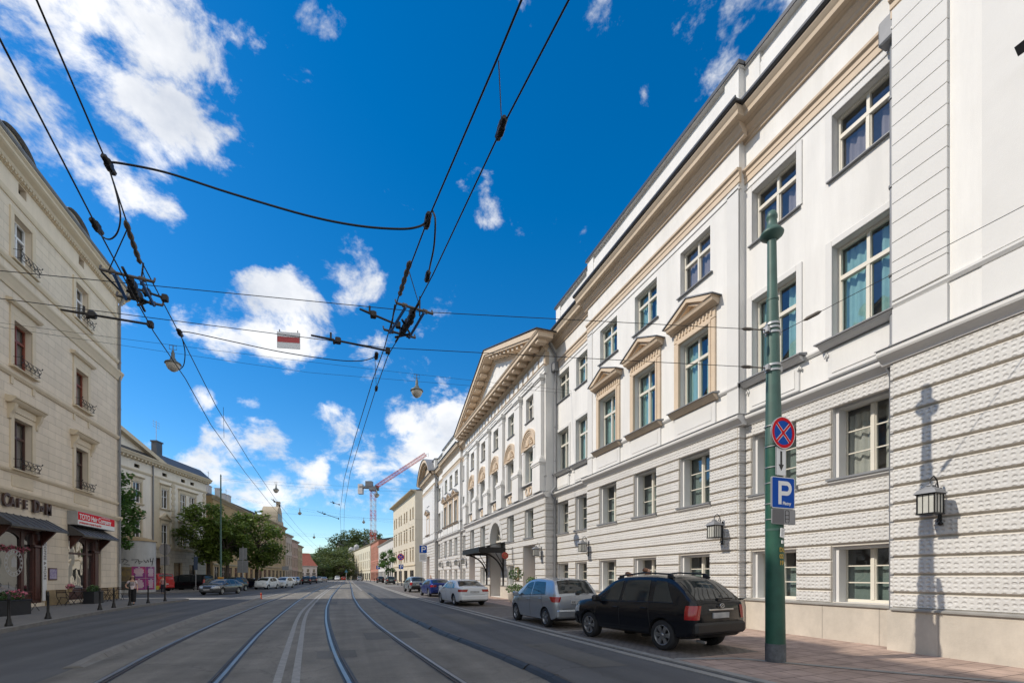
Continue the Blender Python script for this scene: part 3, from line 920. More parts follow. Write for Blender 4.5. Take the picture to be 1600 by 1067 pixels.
# windows
rnd = random.Random(3)
for (x, y, z, st, w, h, kind, dep) in winlist:
    cur = None; fr = W['frame']; gl = W['glass']
    if kind == 'nb': cur = ('curtain', 'sides', .97)
    elif kind == 'nb4': cur = rnd.choice([('curtain', 'sides', .97), ('paper', 'low', .98), ('paper', 'low', .98)])
    elif kind == 'top': cur = ('voile', 'sides', .6)
    elif kind == 'top4': cur = rnd.choice([('voile', 'full', .97), ('paper', 'low', .98), ('curtain', 'sides', .97)])
    elif kind == 'mz': cur = rnd.choice([('blind', 'sides', .9), ('paper', 'low', .66), ('paper', 'low', .98)])
    elif kind == 'gr': cur = ('paper', 'low', .66)
    put_window(hotel, x, y, z, st, w, h, fr, gl, cur, dep)
# sills, surrounds, panels: one of each to a window
PED = []
for nm, Y0, Y1, y in SEG:
    for b in BAYS[nm]:
        if nm in ('R2', 'R6', 'R8'): PED.append((U(b), y, nm))
for (x, y, z, st, w, h, kind, dep) in winlist:
    hw = w / 2; sill = MB(); cas = MB(); ap = MB()
    noble = 7.7 < z < 7.8
    if st == 'G3' and z > 3:
        sill.prism([(y - .16, z - .07), (y - .16, z - .02), (y - .02, z + .012), (y + .3, z + .03), (y + .3, z - .07)], 'x', x - hw - .08, x + hw + .08, 1)
        sill.prism([(y - .055, z - .17), (y - .12, z - .12), (y - .13, z - .072), (y + .1, z - .072), (y + .1, z - .17)], 'x', x - hw - .05, x + hw + .05, 0)
    if st == 'G3':
        for a, b in ((x - hw, x - hw + .09), (x + hw - .09, x + hw)): cas.box(a, b, y + .1, y + .36, z, z + h, 0)
        cas.box(x - hw + .09, x + hw - .09, y + .1, y + .36, z + h - .07, z + h, 0)
    elif z > 11:
        sill.prism([(y - .09, z - .05), (y - .09, z - .02), (y + .2, z + .02), (y + .2, z - .05)], 'x', x - hw - .12, x + hw + .12, 1)
    if kind == 'top' or (noble and not any(abs(p[0] - x) < .1 for p in PED)):
        t = .17
        for (a, b, c, d) in ((x - hw - t, x - hw, z, z + h + t), (x + hw, x + hw + t, z, z + h + t), (x - hw, x + hw, z + h, z + h + t)):
            cas.box(a, b, y - .04, y + .02, c, d, 0, ch=.012)
        if noble:
            sill.prism([(y - .3, 7.69), (y - .3, 7.72), (y - .02, 7.78), (y + .2, 7.78), (y + .2, 7.69)], 'x', x - hw - .3, x + hw + .3, 1)
            sill.prism([(y - .1, 7.56), (y - .2, 7.62), (y - .26, 7.685), (y + .1, 7.685), (y + .1, 7.56)], 'x', x - hw - .24, x + hw + .24, 0)
            ap.box(x - hw - .1, x + hw + .1, y - .05, y + .02, 6.8, 7.5, 0, ch=.015)
            ap.box(x - hw + .02, x + hw - .02, y - .065, y - .05, 6.9, 7.4, 1, ch=.008)
            for sx in (-1, 1):
                for q in (-.04, 0, .04): ap.lathe([(.012, 0), (.026, .01), (.026, .05), (.015, .09)], 6, 0, None, True, (x + sx * (hw + .12) + q, y - .06, 7.38 - abs(q)))
    for mm, nm in ((sill, 'sill'), (cas, 'window_surround'), (ap, 'apron_panel')):
        if mm.f: mm.build(nm, [W['grey'], W['zinc'] if nm == 'sill' else W['stucco']], hotel)
def window_pediment(x, y, wide):
    h = wide / 2
    m = MB(); t = .27
    for (a, b, c, d) in ((x - h - t, x - h, 7.75, 10.15 + .1), (x + h, x + h + t, 7.75, 10.15 + .1)):
        m.box(a, b, y - .07, y + .02, c, d, 0, ch=.012)
    for (a, b, c, d) in ((x - h - .1, x - h - .002, 7.75, 10.155), (x + h + .002, x + h + .1, 7.75, 10.155)):
        m.box(a, b, y - .1, y + .15, c, d, 0, ch=.012)
    m.box(x - h - .1, x + h + .1, y - .1, y + .15, 10.16, 10.27, 0, ch=.012)
    m.box(x - h - t, x + h + t, y - .07, y + .02, 10.275, 10.36, 0)
    m.box(x - h - t, x + h + t, y - .06, y + .02, 10.36, 10.62, 0)
    n = 11
    for k in range(n):            # fluted frieze
        xx = x - h - t + .08 + (2 * (h + t) - .16) * (k + .5) / n
        m.box(xx - .035, xx + .035, y - .1, y - .05, 10.38, 10.58, 0, ch=.01)
    P = [(.05, 10.62), (.1, 10.63), (.14, 10.68), (.3, 10.72), (.33, 10.8), (.36, 10.84), (-.05, 10.84)]
    mould(m, x - h - t - .14, x + h + t + .14, y, P, 0)
    e = h + t + .2
    # raking cornices and sunk tympanum
    for sx in (-1, 1):
        m.prism([(x + sx * e, 10.845), (x, 11.36), (x, 11.22), (x + sx * (e - .42), 10.845)], 'y', y - .38, y + .02, 0)
        m.prism([(x + sx * (e + .04), 10.85), (x + sx * (e + .04), 10.885), (x, 11.41), (x, 11.365)], 'y', y - .42, y + .02, 1)
        m.prism([(x + sx * (e - .42), 10.845), (x, 11.22), (x, 11.13), (x + sx * (e - .66), 10.845)], 'y', y - .28, y + .02, 0)
    m.prism([(x - e + .6, 10.845), (x + e - .6, 10.845), (x, 11.15)], 'y', y - .13, y + .02, 0)
    m.build('window_pediment', [W['beige'], W['zinc']], hotel)
    s = MB()
    s.prism([(y - .3, 7.69), (y - .3, 7.72), (y - .02, 7.78), (y + .2, 7.78), (y + .2, 7.69)], 'x', x - h - t - .14, x + h + t + .14, 1)
    s.prism([(y - .1, 7.52), (y - .2, 7.6), (y - .27, 7.685), (y + .1, 7.685), (y + .1, 7.52)], 'x', x - h - t - .1, x + h + t + .1, 0)
    s.build('window_sill', [W['beige'], W['zinc']], hotel)
    a = MB()
    a.box(x - h - t, x + h + t, y - .05, y + .02, 6.74, 7.5, 0, ch=.015)
    a.box(x - h - .1, x + h + .1, y - .062, y - .05, 6.9, 7.38, 0, ch=.01)
    a.build('apron_panel', W['grey'], hotel)
for x, y, nm in PED: window_pediment(x, y, 1.9 if nm == 'R8' else WW)
# vertical strip at the corner of the projecting bays
for Yc, y in ((10.88, 0), (20.3, 0), (47.7, 0), (57.12, 0)):
    s = 1 if Yc in (10.88, 47.7) else -1
    a, b = sorted((U(Yc), U(Yc) - s * .45)); pil = MB()
    pil.box(a, b, y - .03, y + .02, 6.72, 13.9, 0); pil.build('corner_strip', W['grey'], hotel)
# coursed corner strips of the end pavilions
for Yc, s in ((6.5, -1), (61.5, 1)):
    a, b = sorted((U(Yc), U(Yc + s * .97))); pil = MB()
    z = 7.72
    while z < 13.7:
        pil.box(a, b, -.27, -.18, z, z + .405, 0); z += .425
    pil.box(a, b, -.26, -.18, 6.72, 7.54, 0); pil.build('coursed_strip', W['grey'], hotel)
    for z0, z1 in ((7.72, 13.6), (6.74, 7.54)):
        pil = MB(); pil.box(*sorted((U(Yc + s * 1.48), U(Yc + s * 9.0))), -.225, -.18, z0, z1, 0); pil.build('wall_panel', W['grey'], hotel)

# ---- the columned centre
y4 = -.45
ent = MB(); met = MB()
X0, X1 = U(43.5), U(24.5)
mould(ent, X0 - .08, X1 + .08, y4, [(-.05, 13.66), (.1, 13.66), (.1, 13.8), (.14, 13.81), (.14, 13.95), (.2, 14.0), (.2, 14.05), (-.05, 14.07)], 1)
mould(ent, X0 - .1, X1 + .1, y4, [(-.05, 14.075), (.12, 14.075), (.14, 14.12), (.2, 14.18), (-.05, 14.2)], 0)
ent.box(X0 - .05, X1 + .05, y4 - .05, y4 + .2, 14.2, 14.95, 2)
n = 22
for k in range(n):
    xx = X0 + (X1 - X0) * (k + .5) / n
    ent.box(xx - .29, xx + .29, y4 - .085, y4 - .045, 14.26, 14.8, 1, ch=.01)
mould(ent, X0 - .15, X1 + .15, y4, [(-.05, 14.95), (.08, 14.95), (.16, 15.03), (.24, 15.06), (.24, 15.1), (-.05, 15.1)], 2)
mould(ent, X0 - .9, X1 + .9, y4, [(-.05, 15.3), (.88, 15.3), (.88, 15.46), (.93, 15.5), (.98, 15.58), (-.05, 15.6)], 0)
ent.box(X0 - .2, X1 + .2, y4 - .2, y4 + .1, 15.1, 15.3, 2)
n = 21
for k in range(n):               # modillions under the cornice
    xx = X0 - .45 + (X1 - X0 + .9) * k / (n - 1)
    ent.box(xx - .2, xx + .2, y4 - .78, y4 - .195, 15.1, 15.297, 0, ch=.03)
ent.build('entablature', [W['beige'], W['stucco'], W['soffit']], hotel)
pd = MB()
e = (X1 - X0) / 2 + .98; top = 19.25; base = 15.6
sl = (top - base) / e
L_r = math.hypot(e, top - base)
def rake(d0, d1, ya, yb, m):
    """band between the top line lowered by d0 and by d1"""
    for sx in (-1, 1):
        xo0 = e - d0 / sl; xo1 = e - d1 / sl
        pd.prism([(sx * xo0, base), (0, top - d0), (0, top - d1), (sx * xo1, base)], 'y', ya, yb, m)
rake(0, .34, y4 - .98, y4 + .3, 0)
rake(.34, .46, y4 - .9, y4 + .3, 0)
rake(.46, .75, y4 - .2, y4 + .3, 1)
rake(.75, .9, y4 - .12, y4 + .3, 0)
for sx in (-1, 1):
    for k in range(11):
        t = (k + .55) / 11.6
        xx = sx * e * (1 - t) * .93; zz = base + (top - base) - (abs(xx)) * sl - .46
        M = Matrix.Translation((xx, 0, zz)) @ Matrix.Rotation(-sx * -math.atan(sl), 4, 'Y')
        pd.box(-.2, .2, y4 - .78, y4 - .205, -.2, -.006, 0, M=M, ch=.03)
    pd.prism([(sx * (e + .06), base + .01), (sx * (e + .06), base + .06), (0, top + .075), (0, top + .01)], 'y', y4 - 1.05, y4 + 6.3, 2)
pd.prism([(-e + 2.6, base), (e - 2.6, base), (0, top - .9)], 'y', y4 - .03, y4 + .3, 3)
pd.prism([(-e + .3, base), (e - .3, base), (0, top - .05)], 'y', y4 + .28, y4 + 6, 3)
pd.build('pediment', [W['beige'], W['soffit'], W['darkzinc'], W['stucco']], hotel)
for k, Yc in enumerate((25.15, 28.75, 32.25, 35.75, 39.25, 42.85)):
    x = U(Yc); m = MB()
    def stp(hw, pr, z0, z1, ch=.01): m.box(x - hw, x + hw, y4 - pr, y4 + .01, z0, z1, 0, ch=ch)
    stp(.58, .36, 6.72, 8.3); stp(.62, .4, 8.3, 8.38); stp(.66, .44, 8.385, 8.52, .03); stp(.61, .39, 8.52, 8.62)
    stp(.54, .33, 8.62, 8.74, .03); stp(.5, .29, 8.745, 8.82, .03)
    stp(.43, .22, 8.82, 13.02, .012)
    stp(.46, .25, 13.02, 13.1, .02); stp(.44, .23, 13.1, 13.32); stp(.51, .3, 13.325, 13.42, .04); stp(.56, .35, 13.42, 13.655, .015)
    m.build('pilaster', W['stucco'], hotel)
for b in BAYS['R4']:
    x = U(b); m = MB()
    zs = 9.95
    # archivolt: stepped half ring
    for r0, r1, pr in ((.82, .92, .06), (.92, 1.04, .1), (1.04, 1.16, .15)):
        n = 20; vs = []
        for k in range(n + 1):
            q = math.pi * k / n
            for rr in (r0, r1):
                for yy in (y4 - pr, y4 + .02): vs.append((x + rr * math.cos(q), yy, zs + rr * math.sin(q)))
        fs = []
        for k in range(n):
            i = 4 * k; j = i + 4
            fs += [(i, j, j + 2, i + 2), (i, i + 1, j + 1, j), (i + 2, j + 2, j + 3, i + 3)]
        fs += [(0, 2, 3, 1), (4 * n, 4 * n + 1, 4 * n + 3, 4 * n + 2)]
        m.add(vs, fs, 0)
    m.box(x - 1.18, x + 1.18, y4 - .15, y4 + .02, zs - .1, zs, 0, ch=.02)
    # shell relief in the lunette
    n = 18
    m.add([(x, y4 - .02, zs)] + [(x + .82 * math.cos(math.pi * k / n), y4 - .02, zs + .82 * math.sin(math.pi * k / n)) for k in range(n + 1)], [(0, k + 1, k + 2) for k in range(n)], 1)
    for k in range(9):
        q = math.pi * (k + .5) / 9
        m.tube([(x + .12 * math.cos(q), y4 - .04, zs + .12 + .12 * math.sin(q)), (x + .4 * math.cos(q), y4 - .09, zs + .1 + .4 * math.sin(q)), (x + .62 * math.cos(q), y4 - .05, zs + .06 + .62 * math.sin(q))], [.03, .075, .05], 6, 0)
    for sx in (-1, 1):
        m.tube([(x + sx * (.45 + .14 * math.cos(a)), y4 - .08, zs + .17 + .12 * math.sin(a)) for a in [i * .7 for i in range(9)]], .04, 5, 0)
    m.build('arch', [W['beige'], W['beige']], hotel)
    c = MB()
    for sx in (-1, 1):
        c.box(x + sx * .93 - .14, x + sx * .93 + .14, y4 - .1, y4 + .02, 7.62, 9.84, 0, ch=.012)
        c.box(x + sx * .74 - .06, x + sx * .74 + .06, y4 - .05, y4 + .02, 7.62, 9.84, 0, ch=.012)
        c.box(x + sx * .93 - .18, x + sx * .93 + .18, y4 - .13, y4 + .02, 9.7, 9.845, 0, ch=.02)
    c.prism([(y4 - .18, 7.53), (y4 - .18, 7.57), (y4 + .2, 7.61), (y4 + .2, 7.53)], 'x', x - 1.1, x + 1.1, 1)
    c.build('arch_jamb', [W['stucco'], W['zinc']], hotel)
    o = MB()
    o.box(x - .62, x + .62, y4 - .03, y4 + .02, 6.78, 7.5, 1)
    for sx in (-1, 1):
        o.tube([(x + sx * (.3 + .21 * math.cos(a)), y4 - .06, 7.13 + .25 * math.sin(a)) for a in [i * .6283 for i in range(11)]], .045, 6, 0)
        o.tube([(x + sx * .07, y4 - .06, 6.85), (x + sx * .02, y4 - .07, 7.15), (x + sx * .07, y4 - .06, 7.42)], .04, 6, 0)
    o.build('ornament_panel', [W['beige'], W['grey']], hotel)
# entrance arch: spandrels, soffit, fan light, doors
m = MB(); r = 1.35; zc = 4.55; n = 20
arc = [(r * math.cos(math.pi * k / n), zc + r * math.sin(math.pi * k / n)) for k in range(n + 1)]
for sx in (0, 1):
    half = arc[:n // 2 + 1] if sx == 0 else arc[n // 2:]
    corner = (1.35, 5.9) if sx == 0 else (-1.35, 5.9)
    vs = [(corner[0], y4 - .055, corner[1])] + [(p[0], y4 - .055, p[1]) for p in half]
    m.add(vs, [(0, k + 1, k + 2) for k in range(len(half) - 1)], 0)
vs = []
for p in arc: vs += [(p[0], y4 - .055, p[1]), (p[0], y4 + .6, p[1])]
m.add(vs, [(2 * k, 2 * k + 1, 2 * k + 3, 2 * k + 2) for k in range(n)], 1, True)
for k in range(9):   # voussoirs
    a0, a1 = math.pi * k / 9 + .012, math.pi * (k + 1) / 9 - .012
    P = [(1.36 * math.cos(a0), zc + 1.36 * math.sin(a0)), (1.8 * math.cos(a0), zc + 1.8 * math.sin(a0)), (1.8 * math.cos(a1), zc + 1.8 * math.sin(a1)), (1.36 * math.cos(a1), zc + 1.36 * math.sin(a1))]
    m.prism(P, 'y', y4 - .085, y4 - .05, 0)
m.build('entrance_arch', [W['rust'], W['grey']], hotel)
m = MB()
m.tube([(p[0] * .93, y4 + .5, zc + (p[1] - zc) * .93) for p in arc], .05, 6)
m.tube([(p[0] * .45, y4 + .5, zc + (p[1] - zc) * .45) for p in arc], .03, 6)
for k in range(1, 6):
    q = math.pi * k / 6
    m.tube([(.6 * math.cos(q), y4 + .5, zc + .6 * math.sin(q)), (1.26 * math.cos(q), y4 + .5, zc + 1.26 * math.sin(q))], .025, 5)
m.box(-1.35, 1.35, y4 + .42, y4 + .6, 4.42, 4.56)
fl = m.build('fan_light', W['frame'], hotel)
g = MB(); g.add([(0, y4 + .52, zc)] + [(p[0] * .93, y4 + .52, zc + (p[1] - zc) * .93) for p in arc], [(0, k + 1, k + 2) for k in range(n)])
g.build('pane', W['darkglass'], fl)
W['door'] = mat('tan_door_wood', (.36, .25, .16), .5, var=.15, vs=3)
for b in (27, 34, 41):
    x = U(b); w = 1.35 if b == 34 else 1.02; hh = 4.42 if b == 34 else 3.68
    m = MB(); yy = y4 + (1.2 if b == 34 else .86)
    m.box(x - w, x + w, yy, yy + .06, .1, hh)
    for sx in (-1, 1):
        for (z0, z1) in ((.35, 1.1), (1.25, 2.4)):
            m.box(x + sx * w * .5 - w * .34, x + sx * w * .5 + w * .34, yy - .03, yy, z0, z1, 0, ch=.02)
    m.box(x - .03, x + .03, yy - .04, yy, .12, 2.5); m.box(x - w, x + w, yy - .05, yy, 2.5, 2.62)
    d = m.build('door', W['door'], hotel)
    g = MB(); g.box(x - w + .12, x + w - .12, yy - .015, yy, 2.72, hh - .12); g.build('pane', W['darkglass'], d)
    g = MB(); g.tube([(x + .1, yy - .09, 1.0), (x + .1, yy - .09, 1.35)], .016, 6); g.build('handle', W['steel'], d)
x = U(66.75)
m = MB(); m.box(x - 1.3, x + 1.3, -.2 + .8, -.2 + .86, .1, 4.6); m.build('gate_door', W['door'], hotel)
# iron canopy over the entrance
cn = MB(); ya, yb = y4 - 2.05, y4 - .06
cn.box(-2.4, 2.4, ya, yb, 3.62, 3.66, 1)
for (a, b, c, d) in ((-2.4, 2.4, ya - .03, ya), (-2.43, -2.4, ya - .03, yb), (2.4, 2.43, ya - .03, yb)):
    cn.box(a, b, c, d, 3.42, 3.82, 0)
cn.prism([(ya, 3.8), (yb, 4.25), (yb, 4.2), (ya, 3.76)], 'x', -2.4, 2.4, 1)
for sx in (-1, 1):
    pts = []
    for k in range(9):
        q = math.pi / 2 * k / 8
        pts.append((sx * 2.1, y4 - .12 - 1.75 * (1 - math.cos(q)), 1.67 + 1.75 * math.sin(q)))
    cn.tube(pts, .06, 6, 0)
    cn.tube([(sx * 2.1, y4 - .12, 1.0), (sx * 2.1, y4 - .12, 3.62)], .06, 6, 0)
    cn.tube([(sx * 2.1, y4 - .7, 3.42), (sx * 2.1, y4 - .12, 2.5)], .03, 6, 0)
cn.build('canopy', [W['iron'], W['darkzinc']], hotel)
# segmental pediment of the far pavilion
m = MB(); x = U(66.75); e = 5.6; zt = 15.9; n = 24; rise = 2.7
Rr = (e * e + rise * rise) / (2 * rise)
def seg(d, yy):
    out = []
    a = math.asin(e / Rr)
    for k in range(n + 1):
        q = -a + 2 * a * k / n
        out.append((x + (Rr - d) * math.sin(q), yy, zt + rise - Rr + (Rr - d) * math.cos(q)))
    return out
for d0, d1, ya, yb, mm in ((0, .1, -1.15, 1.6, 1), (.1, .5, -1.05, .2, 0), (.5, .75, -.7, .2, 0)):
    A, B, C, D = seg(d0, ya), seg(d1, ya), seg(d0, yb), seg(d1, yb)
    vs = A + B + C + D; k1 = n + 1
    fs = []
    for k in range(n):
        fs += [(k, k + 1, k1 + k + 1, k1 + k), (k, 2 * k1 + k, 2 * k1 + k + 1, k + 1), (k1 + k, k1 + k + 1, 3 * k1 + k + 1, 3 * k1 + k)]
    m.add(vs, fs, mm, False)
A = seg(.7, -.25)
m.add([(x, -.25, zt)] + A, [(0, k + 1, k + 2) for k in range(n)], 2)
m.build('curved_pediment', [W['beige'], W['zinc'], W['beige']], hotel)
# downpipes with hopper heads
for Yc, y in ((24.32, .25), (6.7, .25), (61.2, .25)):
    x = U(Yc)
    m = MB()
    m.tube([(x, y - .75, 15.9), (x, y - .5, 15.3), (x, y - .14, 14.75), (x, y - .14, 14.3)], .06, 8)
    m.box(x - .2, x + .2, y - .34, y - .02, 13.75, 14.3, 0, ch=.04)
    m.tube([(x, y - .14, 13.75), (x, y - .14, 6.95), (x, y - .38, 6.7), (x, y - .38, 6.5), (x, y - .16, 6.2), (x, y - .16, .1)], .06, 8)
    for z in (12.5, 10.5, 8.5, 5.2, 3.2, 1.4): m.tube([(x, y - .15, z - .03), (x, y - .15, z + .03)], .075, 8)
    m.build('downpipe', W['zinc'], hotel)

# ---- things on the hotel's front
W['lampglass'] = mat('milky_lantern_glass', (.50, .50, .46), .25, var=.08, vs=4)
def wall_lantern(Y, a, label):
    y0 = a - 11.5
    t = empty('wall_lantern', (a - .07, Y, 3.15), R(-90), label, 'lantern', 'iron wall lanterns along the hotel front'); t.scale = (.72, .72, .72)
    f = MB(); cy = -.5     # local: -y is out of the wall
    for sx in (-1, 1):
        for sy in (-1, 1):
            f.box(sx * .2 - .014, sx * .2 + .014, cy + sy * .2 - .014, cy + sy * .2 + .014, -.28, .22)
    for k in (-.07, .07):
        for s in (-1, 1):
            f.box(k - .006, k + .006, cy + s * .2 - .008, cy + s * .2 + .008, -.28, .22); f.box(s * .2 - .008, s * .2 + .008, cy + k - .006, cy + k + .006, -.28, .22)
    f.box(-.23, .23, cy - .23, cy + .23, -.32, -.28, ch=.01); f.box(-.24, .24, cy - .24, cy + .24, .22, .25, ch=.01)
    f.build('lantern_frame', W['iron'], t)
    g = MB(); g.box(-.19, .19, cy - .19, cy + .19, -.275, .22); g.build('glass', W['lampglass'], t)
    r = MB()
    vs = []
    for q, z in ((.27, .25), (.2, .36), (.1, .42), (.07, .46)):
        vs += [(-q, cy - q, z), (q, cy - q, z), (q, cy + q, z), (-q, cy + q, z)]
    fs = [(4 * i + k, 4 * i + (k + 1) % 4, 4 * i + 4 + (k + 1) % 4, 4 * i + 4 + k) for i in range(3) for k in range(4)] + [(3, 2, 1, 0), (12, 13, 14, 15)]
    r.add(vs, fs); r.lathe([(.1, .46), (.11, .48), (.03, .5), (.03, .54)], 10, 0, None, True, (0, cy, 0)); r.build('lantern_roof', W['zinc'], t)
    b = MB()
    pts = [(0, cy, .53), (0, cy + .02, .66), (0, cy + .16, .76), (0, cy + .3, .66), (0, cy + .36, .45), (0, cy + .38, 0), (0, cy + .38, -.35), (0, cy + .34, -.5)]
    b.tube(pts, .018, 6)
    b.tube([(0, -.03, -.55), (0, -.03, .45)], .03, 6); b.lathe([(.02, 0), (.06, .02), (.06, .08), (.02, .12)], 8, 0, Matrix.Translation((0, -.05, -.6)))
    b.tube([(0, -.03, .2), (0, cy + .38, .3)], .016, 6); b.tube([(0, -.03, -.4), (0, cy + .3, -.5)], .02, 6)
    b.tube([(0, cy + .3 + .06 * math.cos(a_), .5 + .06 * math.sin(a_)) for a_ in [i * .8 for i in range(7)]], .014, 5)
    b.build('bracket', W['iron'], t)
    return t
wall_lantern(5.62, 11.3, 'large iron wall lantern on the rusticated wall right of the green pole')
wall_lantern(11.45, 11.5, 'iron wall lantern on the white wall above the black car')
wall_lantern(20.1, 11.5, 'iron wall lantern above the roof of the silver hatchback')
wall_lantern(24.95, 11.05, 'iron wall lantern beside the doorway right of the round red sign')
wall_lantern(43.05, 11.05, 'iron wall lantern just left of the entrance canopy')
wall_lantern(47.9, 11.5, 'small distant iron wall lantern, third from the far end of the hotel')
wall_lantern(52.0, 11.5, 'small distant iron wall lantern, second from the far end of the hotel')
wall_lantern(56.7, 11.5, 'small distant iron wall lantern at the far end of the hotel wall')
W['redsign'] = mat('dull_red_enamel', (.33, .045, .03), .4, var=.1)
W['gold'] = mat('gold_lettering', (.55, .36, .12), .4, .3)
t = empty('round_sign', (10.93, 29.3, 3.14), R(-90), 'round dull red sign on an iron bracket on the hotel wall', 'sign')
m = MB(); m.lathe([(.0, -.03), (.22, -.03), (.24, -.015), (.24, .015), (.22, .03), (0, .03)], 28, 0, Matrix.Translation((-.55, -.55, 0)) @ Matrix.Rotation(R(90), 4, 'Y'), False)
m.build('disc', W['redsign'], t)
m = MB(); m.tube([(-.51, -.63, .08), (-.51, -.55, -.08), (-.51, -.47, .08)], .015, 5); m.build('emblem', W['gold'], t)
m = MB(); m.tube([(-.55, 0, .45), (-.55, -1.0, .45)], .02, 6); m.tube([(-.55, -.02, -.5), (-.55, -.02, .6)], .025, 6); m.tube([(-.55, -.3, .45), (-.55, -.3, .36)], .01, 5); m.tube([(-.55, -.8, .45), (-.55, -.8, .32)], .01, 5)
m.build('bracket', W['iron'], t)
t = empty('menu_board', (10.95, 28.95, 1.9), R(-90), 'wood framed menu board with a white sheet on the hotel wall', 'board')
m = MB(); m.box(-.3, .3, -.08, 0, -.45, .45, ch=.02); m.build('board_frame', W['door'], t)
W['whitepaper'] = mat('white_paper', (.75, .75, .73), .7)
m = MB(); m.box(-.16, .16, -.09, -.081, -.3, .3); m.build('sheet', W['whitepaper'], t)
t = empty('wall_floodlight', (11.05, 4.22, 10.75), R(-90), 'dark floodlight on the white wall at the top right edge', 'lamp')
m = MB(); m.prism([(-.12, -.06), (-.24, .05), (-.05, .08), (0, .03)], 'x', -.17, .17); m.tube([(0, -.02, .03), (0, .3, .03)], .02, 5); m.build('housing', W['darkzinc'], t)

# ------------------------------------------------------------ the cafe house on the left
W['ash'] = streaks(brick_lines(mat('cream_ashlar_render', (.78, .67, .52), .85, var=.05, vs=1.2, bump=.003, bs=60), 1.15, .42, .010, .72, .008), .10)
W['cream'] = streaks(mat('cream_render', (.78, .67, .52), .85, var=.05, vs=1.2, bump=.003, bs=60), .08)
W['creamtrim'] = mat('cream_trim', (.64, .54, .39), .8, var=.06, vs=2)
W['wood'] = mat('red_brown_shop_wood', (.065, .018, .012), .4, var=.25, vs=6)
W['awning'] = mat('grey_sheet_awning', (.085, .085, .088), .5, .3, var=.15, vs=3)
W['letters'] = mat('brown_sign_letters', (.075, .04, .03), .5)
YB = 39.9           # corner of the house
cafe = empty('cafe_house', (-15.2, 33, 0), R(90), 'cream three storey corner house with cafe on the ground floor and dormers', 'building')
V = lambda Y: Y - 33
wl_ = MB(); ops = []; wins = []
cols = [35.1, 29.72, 24.3, 18.9, 13.5, 8.1]
for c in cols:
    x = V(c)
    for (z0, z1, fr) in ((6.95, 9.4, 'brownframe'), (11.9, 14.15, 'redframe'), (17.1, 19.3, 'whiteframe')):
        ops.append((x - .68, x + .68, z0, z1, .32)); wins.append((x, z0, 1.36, z1 - z0, fr))
    ops.append((x - .3, x + .3, 20.6, 21.1, .25))
shops = [(33.72, 37.5), (27.6, 31.5), (22.4, 26.2), (17, 20.8), (11.6, 15.4)]
for a, b in shops: ops.append((V(a), V(b), .3, 4.1, .45))
xL, xR = V(2), V(YB)
facade(wl_, xL, xR, .1, 5.3, 0, ops, 0, 1, 2)
facade(wl_, xL, xR, 5.3, 20.1, 0, ops, 0, 1, 2)
facade(wl_, xL, xR, 20.1, 21.6, 0, ops, 1, 1, 2)
wl_.quad((xR, 0, .1), (xR, 13, .1), (xR, 13, 21.6), (xR, 0, 21.6), 0)
wl_.quad((xL, 0, .1), (xL, 13, .1), (xL, 13, 21.6), (xL, 0, 21.6), 1)
wl_.quad((xL, 13, .1), (xR, 13, .1), (xR, 13, 21.6), (xL, 13, 21.6), 1)
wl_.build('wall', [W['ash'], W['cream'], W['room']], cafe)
tr = MB()
mould(tr, xL, xR + .15, 0, [(-.05, 5.62), (.1, 5.62), (.16, 5.72), (.2, 5.8), (.2, 5.9), (-.05, 5.95)])
mould(tr, xL, xR + .05, 0, [(-.05, 6.72), (.05, 6.72), (.1, 6.82), (.1, 6.9), (-.05, 6.93)])
mould(tr, xL, xR + .08, 0, [(-.05, 11.35), (.06, 11.35), (.14, 11.48), (.14, 11.58), (-.05, 11.62)])
mould(tr, xL, xR + .2, 0, [(-.05, 15.55), (.06, 15.55), (.1, 15.7), (.2, 15.95), (.26, 16.05), (.26, 16.15), (-.05, 16.2)])
mould(tr, xL, xR + .1, 0, [(-.05, 16.72), (.07, 16.72), (.13, 16.85), (.13, 16.95), (-.05, 17.0)])
mould(tr, xL, xR + .05, 0, [(-.05, 19.85), (.05, 19.85), (.08, 19.95), (.08, 20.15), (-.05, 20.2)])
mould(tr, xL, xR + .5, 0, [(-.05, 21.15), (.06, 21.15), (.1, 21.25), (.2, 21.3), (.25, 21.42), (.45, 21.55), (.52, 21.62), (.52, 21.75), (.62, 21.85), (.62, 21.92), (-.05, 22.0)])
k = xL
while k < xR - .1:
    tr.box(k, k + .11, -.19, -.02, 21.17, 21.28); k += .22
tr.build('cornice', W['creamtrim'], cafe)
